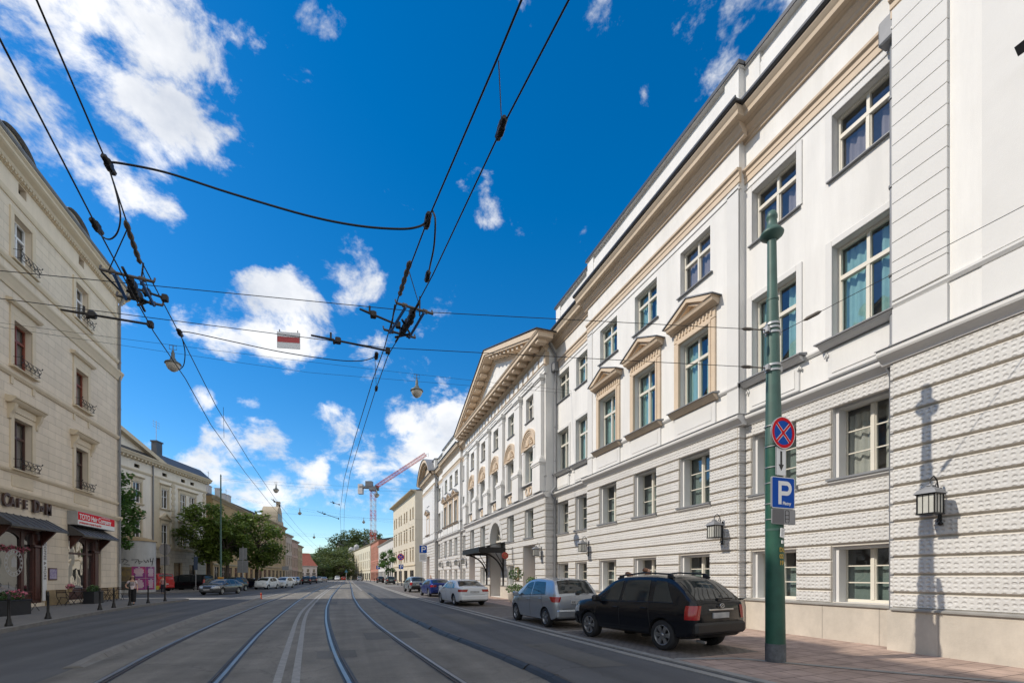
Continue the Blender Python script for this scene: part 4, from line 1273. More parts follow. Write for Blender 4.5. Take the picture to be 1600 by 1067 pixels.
for c in cols:
    x = V(c)
    for fl_, (z0, z1) in enumerate(((6.95, 9.4), (11.9, 14.15), (17.1, 19.3))):
        hood = MB()
        for (a, b, q, d) in ((x - .95, x - .68, z0, z1 + .27), (x + .68, x + .95, z0, z1 + .27), (x - .68, x + .68, z1, z1 + .27)):
            hood.box(a, b, -.06, .02, q, d, 0, ch=.015)
        hood.prism([(-.22, z0 - .1), (-.22, z0 - .04), (0, z0), (.3, z0), (.3, z0 - .1)], 'x', x - 1.0, x + 1.0, 0)
        if fl_ == 0:      # console hood
            mould(hood, x - 1.25, x + 1.25, 0, [(-.05, 10.02), (.2, 10.02), (.3, 10.1), (.36, 10.2), (.42, 10.22), (.42, 10.3), (-.05, 10.36)])
            hood.box(x - .95, x + .95, -.1, .02, 9.67, 10.02)
            for sx in (-1, 1):
                hood.prism([(0, 9.25), (-.09, 9.3), (-.12, 9.5), (-.25, 9.75), (-.32, 10.015), (0, 10.015)], 'x', x + sx * 1.0 - .1, x + sx * 1.0 + .1)
            hood.box(x - .8, x + .8, -.03, .02, 6.08, 6.6, 0, ch=.012)
        elif fl_ == 1:    # plain hood
            mould(hood, x - 1.2, x + 1.2, 0, [(-.05, 14.82), (.16, 14.82), (.26, 14.92), (.26, 15.0), (-.05, 15.05)])
            hood.box(x - .95, x + .95, -.06, .02, 14.42, 14.82)
            for sx in (-1, 1): hood.box(x + sx * .82 - .1, x + sx * .82 + .1, -.05, .02, 11.0, 11.36)
        hood.build('window_surround', W['creamtrim'], cafe)
for (x, z, w, h, fr) in wins:
    put_window(cafe, x, 0, z, 'T', w, h, W[fr], W['glass'], ('voile', 'sides', .96), .30)
# wrought iron window guards
def guard():
    m = MB()
    hw = .78; D = .3
    for z in (.03, .42):
        m.tube([(-hw, -.03, z), (-hw, -D, z), (hw, -D, z), (hw, -.03, z)], .014, 5)
    for k in range(9):
        x = -hw + 2 * hw * (k + .5) / 9
        m.tube([(x + .075 * math.sin(t * 2.2) * (1 if k % 2 else -1), -D - .05 * math.sin(t), .03 + .13 * t) for t in [i * .375 for i in range(9)]], .011, 4)
        m.tube([(x + .05 * math.cos(a), -D - .015, .2 + .05 * math.sin(a)) for a in [i * .9 for i in range(8)]], .01, 4)
    for s in (-1, 1):
        m.tube([(s * hw, -D - .03 - .07 * math.sin(t), .42 + .08 * t - .02 * t * t) for t in [i * .4 for i in range(8)]], .016, 5)
    return m.mesh('window_guard', W['iron'])
gm = guard()
for c in cols:
    for z in (6.97, 11.92, 17.12): link('window_guard', gm, cafe, (V(c), -.02, z))
# roof, dormers, gutter
rb = MB()
rb.add([(xL, -.55, 21.95), (xR + .4, -.55, 21.95), (xR + .4, 5, 24.6), (xL, 5, 24.6), (xL, 13.5, 21.95), (xR + .4, 13.5, 21.95)], [(0, 1, 2, 3), (3, 2, 5, 4), (0, 3, 4), (1, 5, 2), (0, 4, 5, 1)])
rb.build('roof', W['tile'], cafe)
g = MB(); mould(g, xL, xR + .52, 0, [(.5, 21.93), (.64, 21.93), (.7, 22.0), (.7, 22.08), (.5, 22.02)]); g.build('gutter', W['zinc'], cafe)
for c in (34.6, 29.3, 23.9, 18.5, 13.1):
    x = V(c); m = MB(); w = 1.3; n = 14
    P = [(-w, 22.0), (w, 22.0)] + [(w * math.cos(math.pi * k / n), 22.55 + .75 * math.sin(math.pi * k / n)) for k in range(n + 1)]
    Q = [(-.75, 22.1), (.75, 22.1)] + [(.75 * math.cos(math.pi * k / n), 22.45 + .5 * math.sin(math.pi * k / n)) for k in range(n + 1)]
    m.prism([(x + a, b) for a, b in P], 'y', .1, 4.2, 0)
    n2 = [(x + a * 1.07, 22.55 + (b - 22.55) * 1.07 + .02) for a, b in P[2:]]
    vs = [(a, -.12, b) for a, b in n2] + [(a, 4.2, b) for a, b in n2]; k1 = len(n2)
    m.add(vs, [(k, k + 1, k1 + k + 1, k1 + k) for k in range(k1 - 1)], 1)
    d = m.build('dormer', [W['creamtrim'], W['zinc']], cafe)
    g = MB(); g.add([(x + a, .07, b) for a, b in Q], [tuple(range(len(Q)))]); g.build('pane', W['darkglass'], d)
# downpipe at the corner
m = MB(); x = xR - .12
m.tube([(x, -.62, 21.95), (x, -.3, 21.3), (x, -.12, 20.8), (x, -.12, 2.6)], .075, 8, 0)
m.tube([(x, -.12, 2.6), (x, -.12, .12)], .085, 8, 1)
for z in (4.5, 7.5, 10.5, 13.5, 16.8, 19.5): m.tube([(x, -.12, z), (x, -.12, z + .06)], .095, 8, 0)
m.build('downpipe', [W['zinc'], W['steel']], cafe)
# shop fronts in dark wood
for a, b in shops:
    x0, x1 = V(a), V(b); m = MB(); yf = .2
    xm = x0 + (x1 - x0) * .62
    for (p, q) in ((x0, x0 + .14), (xm - .12, xm + .12), (x1 - .16, x1)): m.box(p, q, yf - .06, yf + .1, .3, 4.1, 0, ch=.015)
    m.box(x0, x1, yf - .05, yf + .1, .3, .85, 0); m.box(x0, x1, yf - .07, yf + .1, .85, .95, 0, ch=.01)
    m.box(x0, x1, yf - .05, yf + .1, 3.95, 4.1, 0)
    m.box(x0 + .14, x1 - .16, yf - .04, yf + .06, 3.02, 3.14, 0, ch=.01)
    # arched top lights
    for (p, q) in ((x0 + .14, xm - .12), (xm + .12, x1 - .16)):
        cxx = (p + q) / 2; rr = (q - p) / 2; n = 12
        for s in (0, 1):
            half = [(cxx + rr * math.cos(math.pi * k / n), 3.45 + .45 * math.sin(math.pi * k / n)) for k in (range(0, n // 2 + 1) if s == 0 else range(n // 2, n + 1))]
            cr = (q, 3.95) if s == 0 else (p, 3.95)
            m.add([(cr[0], yf - .02, cr[1])] + [(u, yf - .02, v) for u, v in half], [(0, k + 1, k + 2) for k in range(len(half) - 1)], 0)
    # carved pillar carrying the awning
    m.box(x1 - .75, x1 - .2, yf - .1, yf + .08, .3, 3.95, 0, ch=.03)
    m.box(x1 - .68, x1 - .27, yf - .16, yf, .5, 3.2, 0, ch=.03)
    m.box(x1 - .85, x1 - .1, yf - .2, yf, 3.2, 3.34, 0, ch=.03)
    for s in (x0 + .12, x1 - .3):
        m.prism([(0, 3.3), (-.12, 3.5), (-.5, 3.95), (-.6, 4.1), (0, 4.1)], 'x', s, s + .14, 0)
    sh = m.build('shop_front', W['wood'], cafe)
    g = MB(); g.quad((x0 + .1, yf + .03, .9), (x1 - .1, yf + .03, .9), (x1 - .1, yf + .03, 4.0), (x0 + .1, yf + .03, 4.0)); g.build('pane', W['shopglass'], sh, fixn=False)
    am = MB(); yo = -.85; zt, zb = 4.72, 4.13
    am.add([(x0 - .1, 0, zt), (x1 + .1, 0, zt), (x1 + .3, yo, zb), (x0 - .3, yo, zb), (x0 - .1, 0, zt - .06), (x1 + .1, 0, zt - .06), (x1 + .3, yo, zb - .06), (x0 - .3, yo, zb - .06)],
           [(0, 1, 2, 3), (4, 7, 6, 5), (3, 2, 6, 7), (0, 3, 7, 4), (1, 5, 6, 2)])
    am.add([(x0 - .1, 0, zt - .05), (x0 - .3, yo, zb - .05), (x0 - .1, 0, zb - .05)], [(0, 1, 2)]); am.add([(x1 + .1, 0, zt - .05), (x1 + .3, yo, zb - .05), (x1 + .1, 0, zb - .05)], [(0, 1, 2)])
    nn = 8
    for k in range(nn + 1):
        t = k / nn
        xa = x0 - .1 + (x1 - x0 + .2) * t; xb = x0 - .3 + (x1 - x0 + .6) * t
        am.tube([(xa, 0, zt + .015), (xb, yo, zb + .015)], .022, 4, 0, smooth=False)
    am.box(x0 - .3, x1 + .3, yo - .02, yo + .02, zb - .1, zb, 0)
    am.build('awning', W['awning'], cafe)
W['cellar'] = mat('yellow_plinth_render', (.33, .24, .13), .9, var=.2, vs=3)
pr = sorted([(V(a), V(b)) for a, b in shops]) + [(xR + .02, 0)]; a = xL
for p, q in pr:
    m = MB(); m.box(a, p - .02, -.03, .05, .1, .95); m.build('base_course', W['cellar'], cafe); a = q + .02

# ------------------------------------------------------------ lettering
def text_mesh(s, size, ext=.01, bold=False, align='LEFT', sx=1.0, offset=0.0):
    cu = bpy.data.curves.new('t', 'FONT')
    cu.body = s; cu.size = size; cu.extrude = ext; cu.align_x = align; cu.offset = offset
    o = bpy.data.objects.new('t', cu); col.objects.link(o)
    bpy.context.view_layer.update()
    dg = bpy.context.evaluated_depsgraph_get()
    me = bpy.data.meshes.new_from_object(o.evaluated_get(dg))
    bpy.data.objects.remove(o); bpy.data.curves.remove(cu)
    if sx != 1.0: me.transform(Matrix.Diagonal((sx, 1, 1, 1)))
    return me
def put_text(name, s, size, m, parent, loc, rot=(R(90), 0, 0), ext=.01, align='LEFT', sx=1.0, offset=0.0):
    me = text_mesh(s, size, ext, False, align, sx, offset)
    me.materials.clear(); me.materials.append(m)
    return link(name, me, parent, loc, rot)
t = empty('cafe_lettering', (-15.2, 27.9, 5.0), R(90), 'big brown raised letters reading CAFE DOM over the cafe awning', 'sign')
for s, x, z, size in (('C', .2, .03, .88), ('A', .70, .08, .62), ('F', 1.22, .08, .62), ('E', 1.70, .08, .62), ('D', 2.40, .0, .92), ('o', 3.0, .12, .6), ('M', 3.42, .0, .84)):
    put_text('letter', s, size, W['letters'], t, (x, -.1, z), ext=.05, offset=.016, sx=.8)
W['signred'] = mat('red_sign_face', (.66, .008, .018), .6, spec=.15)
W['signwhite'] = mat('white_sign_face', (.75, .75, .73), .4)
W['lettwhite'] = mat('white_lettering', (.78, .78, .76), .5)
t = empty('hair_salon_sign', (-15.2, 33.55, 4.72), R(90), 'red and white lightbox shop sign over the right awning of the cream house', 'sign')
m = MB(); m.box(0, 4.5, -.5, 0, 0, .8, ch=.01); m.build('box', W['steel'], t)
m = MB(); m.box(.03, 4.47, -.505, -.5, .3, .77); m.build('red_panel', W['signred'], t)
m = MB(); m.box(.03, 4.47, -.505, -.5, .03, .297); m.build('white_panel', W['signwhite'], t)
put_text('lettering', 'TOTO Hair Company', .42, W['lettwhite'], t, (.15, -.512, .37), ext=.004, sx=1.0, offset=.008)
put_text('small_lettering', 'profesjonalne artykuły fryzjerskie', .19, W['signred'], t, (.15, -.512, .1), ext=.003)
put_text('small_lettering', 'salon profesjonalnych usług', .10, W['lettwhite'], t, (2.7, -.512, .68), ext=.003)
t = empty('notice_frame', (-15.2, 31.78, 1.5), R(90), 'small dark framed notice on the cream wall between the two shop fronts', 'notice')
m = MB(); m.box(0, .75, -.05, 0, 0, .66, ch=.01); m.build('frame', W['wood'], t)
W['notice'] = mat('mauve_notice_paper', (.46, .42, .50), .8, c2=(.22, .16, .34), vs=9, detail=2)
m = MB(); m.box(.06, .69, -.056, -.05, .06, .6); m.build('sheet', W['notice'], t)
# vertical coffee sign on the pier
t = empty('coffee_lettering', (-15.2, 31.28, 3.5), R(90), 'upright pale panel lettered COFFEE & MORE beside the cafe door', 'sign')
m = MB(); m.box(0, .34, -.03, 0, -3.1, .1); m.build('panel', W['signwhite'], t)
put_text('lettering', 'COFFEE & MORE', .27, W['letters'], t, (.08, -.036, .0), rot=(R(90), R(90), 0), ext=.003)
# ring logo on the cafe window
W['sticker'] = mat('faded_white_sticker', (.40, .39, .37), .7)
t = empty('window_sticker', (-15.02, 28.75, 2.35), R(90), 'white ring shaped sticker on the cafe window', 'sticker')
m = MB(); n = 28
for r0, r1 in ((.44, .47), (.62, .66)):
    vs = []
    for k in range(n): q = 2 * math.pi * k / n; vs += [(r0 * math.cos(q), -.0, r0 * math.sin(q)), (r1 * math.cos(q), -.0, r1 * math.sin(q))]
    m.add(vs, [(2 * k, 2 * k + 1, (2 * k + 3) % (2 * n), (2 * k + 2) % (2 * n)) for k in range(n)])
m.box(-.17, .17, -.004, 0, -.2, .12); m.prism([(-.2, .12), (.2, .12), (0, .34)], 'y', -.004, 0)
for k in range(16):
    q = 2 * math.pi * k / 16
    m.box(-.05, .05, -.004, 0, -.05, .05, M=Matrix.Translation((.545 * math.cos(q), 0, .545 * math.sin(q))) @ Matrix.Rotation(-q, 4, 'Y'))
m.build('ring', W['sticker'], t)
# flowers along the top of the cafe window
W['pink'] = mat('pink_blossom', (.50, .06, .14), .7, c2=(.62, .25, .30), vs=20)
W['leafd'] = mat('dark_leaf', (.035, .075, .018), .6, var=.4, vs=8)
def leafblob(mb, c, r, n, size, mat_=0, rnd=random):
    for _ in range(n):
        while True:
            p = Vector((rnd.uniform(-1, 1), rnd.uniform(-1, 1), rnd.uniform(-1, 1)))
            if p.length < 1: break
        p = Vector((c[0] + p.x * r[0], c[1] + p.y * r[1], c[2] + p.z * r[2]))
        a = Vector((rnd.gauss(0, 1), rnd.gauss(0, 1), rnd.gauss(0, 1))).normalized()
        b = a.cross(Vector((rnd.gauss(0, 1), rnd.gauss(0, 1), rnd.gauss(0, 1)))).normalized()
        s = size * rnd.uniform(.6, 1.3)
        mb.add([p - a * s, p + b * s * .55, p + a * s, p - b * s * .55], [(0, 1, 2, 3)], mat_)
t = empty('flower_garland', (-15.3, 28.2, 3.05), R(90), 'pink blossom garland along the top of the cafe window', 'flowers')
m = MB()
for k in range(26): leafblob(m, (-.6 + 2.7 * k / 26, -.04, .08 * math.sin(k)), (.12, .1, .12), 16, .05, 0 if k % 4 else 1)
for k in range(14): leafblob(m, (-.45, -.02, -1.8 * k / 14), (.1, .08, .1), 8, .05, 0)
m.build('blossom', [W['pink'], W['leafd']], t, fixn=False)

# ------------------------------------------------------------ pedimented house across the side street
W['mwall'] = streaks(mat('pale_plaster', (.74, .68, .58), .85, var=.05, vs=.8), .1)
W['mtrim'] = mat('sandy_trim', (.56, .48, .35), .85, var=.08, vs=1.5)
W['mrust'] = brick_lines(mat('grey_sandstone_base', (.50, .45, .37), .85, var=.12, vs=2), 1.3, .5, .02, .6, .01)
md = Vector((.262, .965)).normalized()
Mr = Vector((-18.4, 74.3))                       # right end of its front
Mb = empty('pedimented_house', (Mr.x, Mr.y, 0), math.atan2(md.y, md.x), 'cream pedimented three storey house with window gables behind the taxi', 'building')
X = lambda k: -k
mb = MB(); ops = []; wins = []
for k in (13.1, 19.3, 8.55, 5.05, 3.15):
    ops += [(X(k) - .62, X(k) + .62, 9.9, 12.15, .2), (X(k) - .62, X(k) + .62, 5.65, 7.95, .2), (X(k) - .4, X(k) + .4, 13.75, 14.15, .15)]
    wins += [(X(k), 9.9, 1.24, 2.25), (X(k), 5.65, 1.24, 2.3)]
for (k, w, z0, z1) in ((10.4, 3.1, .12, 3.9), (6.0, 1.7, .3, 3.4), (3.0, 1.5, .4, 3.2), (15, 2, .4, 3.4), (20, 2, .4, 3.4)):
    ops.append((X(k) - w / 2, X(k) + w / 2, z0, z1, .35))
facade(mb, -30, 0, .1, 4.9, 0, ops, 1, 2, 3)
facade(mb, -30, 0, 4.9, 15.2, 0, ops, 0, 2, 3)
mb.quad((0, 0, .1), (0, 12, .1), (0, 12, 15.2), (0, 0, 15.2), 0); mb.quad((-30, 0, .1), (-30, 12, .1), (-30, 12, 15.2), (-30, 0, 15.2), 0); mb.quad((-30, 12, .1), (0, 12, .1), (0, 12, 15.2), (-30, 12, 15.2), 0)
mb.build('wall', [W['mwall'], W['mrust'], W['mtrim'], W['room']], Mb)
tm = MB()
mould(tm, -30, .1, 0, [(-.05, 4.9), (.08, 4.9), (.15, 5.05), (.2, 5.2), (-.05, 5.25)])
mould(tm, -30, .1, 0, [(-.05, 13.25), (.06, 13.25), (.12, 13.4), (.12, 13.5), (-.05, 13.55)])
mould(tm, -30, .5, 0, [(-.05, 14.55), (.1, 14.55), (.15, 14.65), (.45, 14.8), (.5, 14.95), (.6, 15.1), (.6, 15.2), (-.05, 15.25)])
k = -30
while k < .2: tm.box(k, k + .22, -.42, -.04, 14.55, 14.72); k += .55
tm.box(X(10.6), X(9.5), -.06, .02, 5.25, 13.25, 0); tm.box(X(23), X(21.9), -.06, .02, 5.25, 13.25)
tm.box(X(22), X(16), -.03, .02, 5.25, 13.25)
for q in (7.0, .45):
    z = 5.3
    while z < 13.2:
        tm.box(X(q) - .35, X(q) + .35, -.07, .02, z, z + .36, 0, ch=.02); z += .74
        tm.box(X(q) - .22, X(q) + .22, -.05, .02, z - .37, z - .01, 0, ch=.02)
for k in (13.1, 19.3, 8.55, 4.1):
    h = .85 if k != 4.1 else 1.85
    for (z0, z1) in ((9.9, 12.15), (5.65, 7.95)):
        for s in (-1, 1): tm.box(*sorted((X(k) + s * h, X(k) + s * (h - .22))), -.07, .02, z0 - .1, z1 + .5)
        tm.box(X(k) - h, X(k) + h, -.069, .02, z1 + .12, z1 + .49)
        mould(tm, X(k) - h - .12, X(k) + h + .12, 0, [(-.05, z0 - .25), (.1, z0 - .25), (.18, z0 - .12), (.18, z0 - .05), (-.05, z0)])
        mould(tm, X(k) - h - .15, X(k) + h + .15, 0, [(-.05, z1 + .5), (.12, z1 + .5), (.25, z1 + .6), (.25, z1 + .66), (-.05, z1 + .7)])
    zt = 8.6
    for s in (-1, 1):
        tm.prism([(X(k) + s * (h + .25), zt + .05), (X(k), zt + .75), (X(k), zt + .55), (X(k) + s * (h - .1), zt + .05)], 'y', -.28, .02)
    tm.prism([(X(k) - h, zt + .05), (X(k) + h, zt + .05), (X(k), zt + .58)], 'y', -.08, .02)
for s in (-1, 1):   # great pediment, middle at k=16.3
    c = X(16.3); e = 7.3
    tm.prism([(c + s * e, 15.2), (c, 17.5), (c, 17.05), (c + s * (e - 1.4), 15.2)], 'y', -.6, .3)
tm.build('trim', W['mtrim'], Mb)
m = MB(); m.prism([(X(16.3) - 7, 15.2), (X(16.3) + 7, 15.2), (X(16.3), 17.3)], 'y', -.05, 3.5); m.build('pediment', W['mwall'], Mb)
for (x, z, w, h) in wins: put_window(Mb, x, 0, z, 'S', w, h, W['whiteframe'], W['darkglass'], ('voile', 'full', .97), .18)
rb = MB(); rb.add([(-30, -.5, 15.25), (.4, -.5, 15.25), (.1, .8, 16.5), (-30, .8, 16.5), (-30, 6, 17.2), (.1, 6, 17.2), (.1, 12.3, 15.2), (-30, 12.3, 15.2)], [(0, 1, 2, 3), (3, 2, 5, 4), (4, 5, 6, 7), (1, 6, 5, 2), (0, 3, 4, 7), (0, 7, 6, 1)])
rf = rb.build('roof', W['tile'], Mb)
m = MB(); m.box(X(9.5), X(8.5), .3, .9, 15.8, 17.7); m.box(X(9.6), X(8.4), .22, .98, 17.7, 17.85); m.build('chimney', W['tile'], rf)
m = MB(); m.tube([(X(8.8), .8, 18), (X(8.8), .8, 20.4)], .03, 5)
for z in (19.6, 19.9, 20.2): m.tube([(X(8.8) - .6, .8, z), (X(8.8) + .6, .8, z)], .015, 4)
for q in (-.5, 0, .5): m.tube([(X(8.8) + q, .8, 19.5), (X(8.8) + q, .8, 20.35)], .012, 4)
m.build('aerial', W['steel'], rf)
m = MB(); m.tube([(X(10.7), -.12, 14.6), (X(10.7), -.12, .2)], .08, 6); m.build('downpipe', W['zinc'], Mb)
d = MB(); d.box(X(10.4) - 1.5, X(10.4) + 1.5, .3, .36, .12, 3.85); d.box(X(10.4) - 1.5, X(10.4) + 1.5, .2, .3, 2.6, 2.75); d.box(X(10.4) - .06, X(10.4) + .06, .2, .3, .12, 2.6)
W['shopdark'] = mat('dark_shop_glazing', (.02, .02, .022), .12, var=.2)
W['shoplit'] = mat('warm_shop_glazing', (.16, .085, .04), .15, c2=(.05, .03, .02), vs=1.2)
d.build('shop_door', W['wood'], Mb)
for (k, w, z0, z1, mm) in ((6.0, 1.7, .3, 3.4, 'shoplit'), (3.0, 1.5, .4, 3.2, 'shopdark'), (15, 2, .4, 3.4, 'shopdark'), (20, 2, .4, 3.4, 'shopdark')):
    g = MB(); g.box(X(k) - w / 2 + .05, X(k) + w / 2 - .05, .25, .3, z0, z1); g.build('shop_window', W[mm], Mb)

# ------------------------------------------------------------ further houses
def house(name, label, pL, pR, h, depth, wallc, trimc, floors, nb, roofm='tile', rise=2.0, ground='shops', frame='tanframe', pair=False, hood=True, z0=.05, sidewall=None, group=None, over=.45):
    """pL, pR: left and right end of the street front in plan, seen from the street"""
    pL = Vector(pL); pR = Vector(pR); d = pR - pL; L = d.length
    b = empty(name, (pL.x, pL.y, 0), math.atan2(d.y, d.x), label, 'building', group)
    wm = W.get('w_' + label) or streaks(mat('render_' + name, wallc, .85, var=.05, vs=.7), .12, .6, .08)
    tm = mat('trim_' + name, trimc, .85, var=.08, vs=1.0)
    ops = []; wins = []
    for i in range(nb):
        x = L * (i + .5) / nb
        xs = [x - L / nb * .2, x + L / nb * .2] if pair else [x]
        for xx in xs:
            for (za, zb) in floors:
                ops.append((xx - .5, xx + .5, za, zb, .16)); wins.append((xx, za, 1.0, zb - za))
        if ground == 'shops': ops.append((x - L / nb * .3, x + L / nb * .3, .3, 3.1, .25))
    mb = MB(); gz = floors[0][0] - 1.0
    facade(mb, 0, L, z0, h, 0, ops, 0, 1, 2)
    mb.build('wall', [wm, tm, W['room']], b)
    t = MB()
    mould(t, 0, L, 0, [(-.05, gz - .25), (.1, gz - .25), (.16, gz - .1), (.16, gz), (-.05, gz + .05)])
    mould(t, -over * .6, L + over * .6, 0, [(-.05, h - .5), (.1, h - .5), (.2, h - .35), (over, h - .15), (over + .08, h), (-.05, h + .05)])
    for i, (za, zb) in enumerate(floors):
        for (xx, z, w, hh) in wins:
            if abs(z - za) > .01: continue
            for s in (-1, 1): t.box(*sorted((xx + s * .5, xx + s * .66)), -.05, .02, za - .05, zb + .16)
            t.box(xx - .5, xx + .5, -.05, .02, zb, zb + .16)
            mould(t, xx - .72, xx + .72, 0, [(-.05, za - .16), (.12, za - .16), (.12, za - .06), (-.05, za - .04)])
            if hood and i < len(floors) - 1: mould(t, xx - .8, xx + .8, 0, [(-.05, zb + .35), (.2, zb + .4), (.24, zb + .5), (-.05, zb + .56)])
    t.build('trim', tm, b)
    for (xx, z, w, hh) in wins: put_window(b, xx, 0, z, 'S', w, hh, W[frame], W['darkglass'], None, .14)
    if ground == 'shops':
        for i in range(nb):
            x = L * (i + .5) / nb; w = L / nb * .3
            g = MB(); g.box(x - w, x + w, .14, .2, .3, 3.1); g.box(x - w, x + w, .08, .14, 2.3, 2.4); g.box(x - .04, x + .04, .08, .14, .3, 3.1)
            g.build('shop_window', W['shopdark'], b)
    shell(b, L, h, depth, W[sidewall] if sidewall else wm, W[roofm], rise=rise, z0=z0, name='side_wall')
    return b, L, h
def chimneys(b, spots, m):
    rf = [c for c in b.children if c.name.startswith('roof')][0]
    for (x, y, z, w, hh) in spots:
        c = MB(); c.box(x - w / 2, x + w / 2, y - .35, y + .35, z, z + hh); c.box(x - w / 2 - .06, x + w / 2 + .06, y - .41, y + .41, z + hh, z + hh + .12)
        c.build('chimney', m, rf)
W['redtile'] = mat('red_clay_tiles', (.25, .075, .048), .8, var=.2, vs=1.5)
W['paleflue'] = mat('pale_chimney_render', (.42, .41, .40), .85, var=.1)
W['sidepl'] = streaks(mat('buff_side_wall', (.68, .60, .48), .9, var=.06, vs=.6), .1)
# left row beyond the trees (front faces the street, left end is nearer)
o1, L1, h1 = house('ochre_house', 'ochre house with pale chimneys half hidden behind the chestnut trees', (-18.0, 76), (-16.6, 103), 13.3, 11, (.42, .29, .14), (.40, .33, .22), [(4.6, 6.6), (8.6, 10.6)], 8, roofm='zinc', rise=2.0)
chimneys(o1, [(5, 3, 14.4, 1.4, 1.5), (9.5, 3.5, 14.6, 1.6, 1.6), (13, 3, 14.5, 1.2, 1.9), (16.5, 3.2, 14.5, 1.5, 1.6), (20, 3.5, 14.6, 1.8, 1.8)], W['paleflue'])
rf = [c for c in o1.children if c.name.startswith('roof')][0]
for (x, hh) in ((6, 3.4), (11.5, 4.2), (21, 3.0)):
    m = MB(); m.tube([(x, 4, 14.8), (x, 4, 14.8 + hh)], .04, 5); m.tube([(x - .7, 4, 14.6 + hh), (x + .7, 4, 14.6 + hh)], .02, 4); m.build('aerial', W['steel'], rf)
g1, L2, h2 = house('gabled_house', 'ochre house with a round baroque gable beyond the chestnut trees', (-16.6, 103.2), (-14.6, 129), 14.0, 11, (.40, .31, .18), (.36, .30, .21), [(4.8, 6.8), (8.8, 10.9)], 7, rise=2.6)
m = MB(); xg = L2 * .72; n = 14
P = [(xg - 4.2, 14.0), (xg + 4.2, 14.0), (xg + 4.0, 15.0)] + [(xg + 2.9 * math.cos(math.pi * k / n), 15.2 + 3.2 * math.sin(math.pi * k / n)) for k in range(n + 1)] + [(xg - 4.0, 15.0)]
m.prism(P, 'y', -.15, 3.2, 0)
m.box(xg - .5, xg + .5, -.2, .55, 18.3, 19.4); m.box(xg - .7, xg + .7, -.25, .6, 19.4, 19.55)
m.build('gable', mat('gable_render', (.40, .34, .25), .85, var=.1), g1)
m = MB()
for s in (-1, 0, 1): m.box(xg + s * 1.3 - .35, xg + s * 1.3 + .35, -.2, -.14, 14.8, 16.6)
m.build('gable_window', W['shopdark'], g1)
house('grey_pink_house', 'narrow pale house next to the round gabled house', (-14.5, 129.3), (-13.9, 137), 12.6, 10, (.48, .42, .36), (.40, .35, .3), [(4.6, 6.6), (8.4, 10.4)], 3)
house('pink_house', 'pink house with a balcony near the far end of the left row', (-13.9, 137.2), (-13.3, 147), 11.7, 10, (.46, .33, .27), (.40, .33, .27), [(4.4, 6.4), (7.8, 9.7)], 4)
house('yellow_end_house', 'yellowish house at the far end of the left row', (-13.3, 147.2), (-12.9, 156), 10.9, 10, (.44, .38, .24), (.38, .32, .24), [(4.2, 6.0), (7.4, 9.2)], 3)
b, L3, h3 = house('low_white_house', 'low white house under a steep red tiled roof at the far end of the street', (-30, 203), (-12, 215), 6.2, 12, (.56, .52, .50), (.5, .46, .44), [(3.4, 4.8)], 8, roofm='redtile', rise=4.5, hood=False)
b, L3, h3 = house('red_roofed_house', 'tall house with a big red tiled roof behind the low white house', (-42, 245), (-15, 258), 6.5, 16, (.55, .45, .38), (.5, .42, .36), [(3.4, 5.0)], 10, roofm='redtile', rise=7.5, hood=False)
# right row beyond the hotel (left end is the far end)
house('cream_corner_house', 'tall cream four storey house just beyond the hotel', (12.4, 131), (14.2, 101), 20.6, 12, (.62, .55, .43), (.52, .43, .30), [(5.3, 7.7), (9.9, 12.4), (14.8, 17.1)], 4, pair=True, rise=1.6, sidewall='sidepl', over=1.0)
house('white_terrace_house', 'lower white terraced house between the cream and the brick red house', (10.9, 170), (12.4, 131.3), 12.4, 11, (.60, .57, .52), (.45, .42, .37), [(4.4, 6.4), (7.8, 9.8)], 10, rise=3.4, hood=True)
house('brick_red_house', 'narrow brick red house in the far right row', (9.6, 199), (10.9, 170.4), 15.0, 12, (.42, .17, .11), (.36, .22, .15), [(4.6, 6.8), (8.2, 10.2), (11.2, 13.2)], 6, rise=1.2)
e1, L4, h4 = house('cream_long_house', 'long cream house with small roof turrets at the end of the right row', (1.4, 282), (9.5, 200), 15.2, 12, (.60, .55, .42), (.45, .38, .26), [(5.4, 8.0), (9.6, 12.4)], 14, rise=2.4)
rf = [c for c in e1.children if c.name.startswith('roof')][0]
for x in (3, 28):
    m = MB(); m.box(x - 1.4, x + 1.4, -.3, 2, 15.2, 17.2); m.lathe([(1.3, 17.2), (1.2, 17.9), (.7, 18.4), (0.1, 18.6)], 10, 0, None, True, (x, 1, 0)); m.build('turret', W['paleflue'], rf)
# church spire behind the cream corner house
sp = empty('church_spire', (27, 150, 0), 0, 'green church lantern spire peeping over the cream corner house roof', 'church')
W['copper'] = mat('green_copper', (.16, .27, .21), .6, var=.15)
m = MB(); m.box(-4, 4, -4, 4, 0, 26); m.build('tower', W['sidepl'], sp)
m = MB(); m.lathe([(5.2, 26), (4.2, 27.5), (1.6, 29), (1.3, 31), (1.6, 31.2), (.5, 32.5), (.12, 34.5), (.05, 36.5)], 8, 0, None, False); m.build('spire', W['copper'], sp)
m = MB(); m.tube([(0, 0, 36), (0, 0, 38.4)], .09, 5); m.tube([(-.6, 0, 37.6), (.6, 0, 37.6)], .08, 5); m.build('cross', W['iron'], sp)

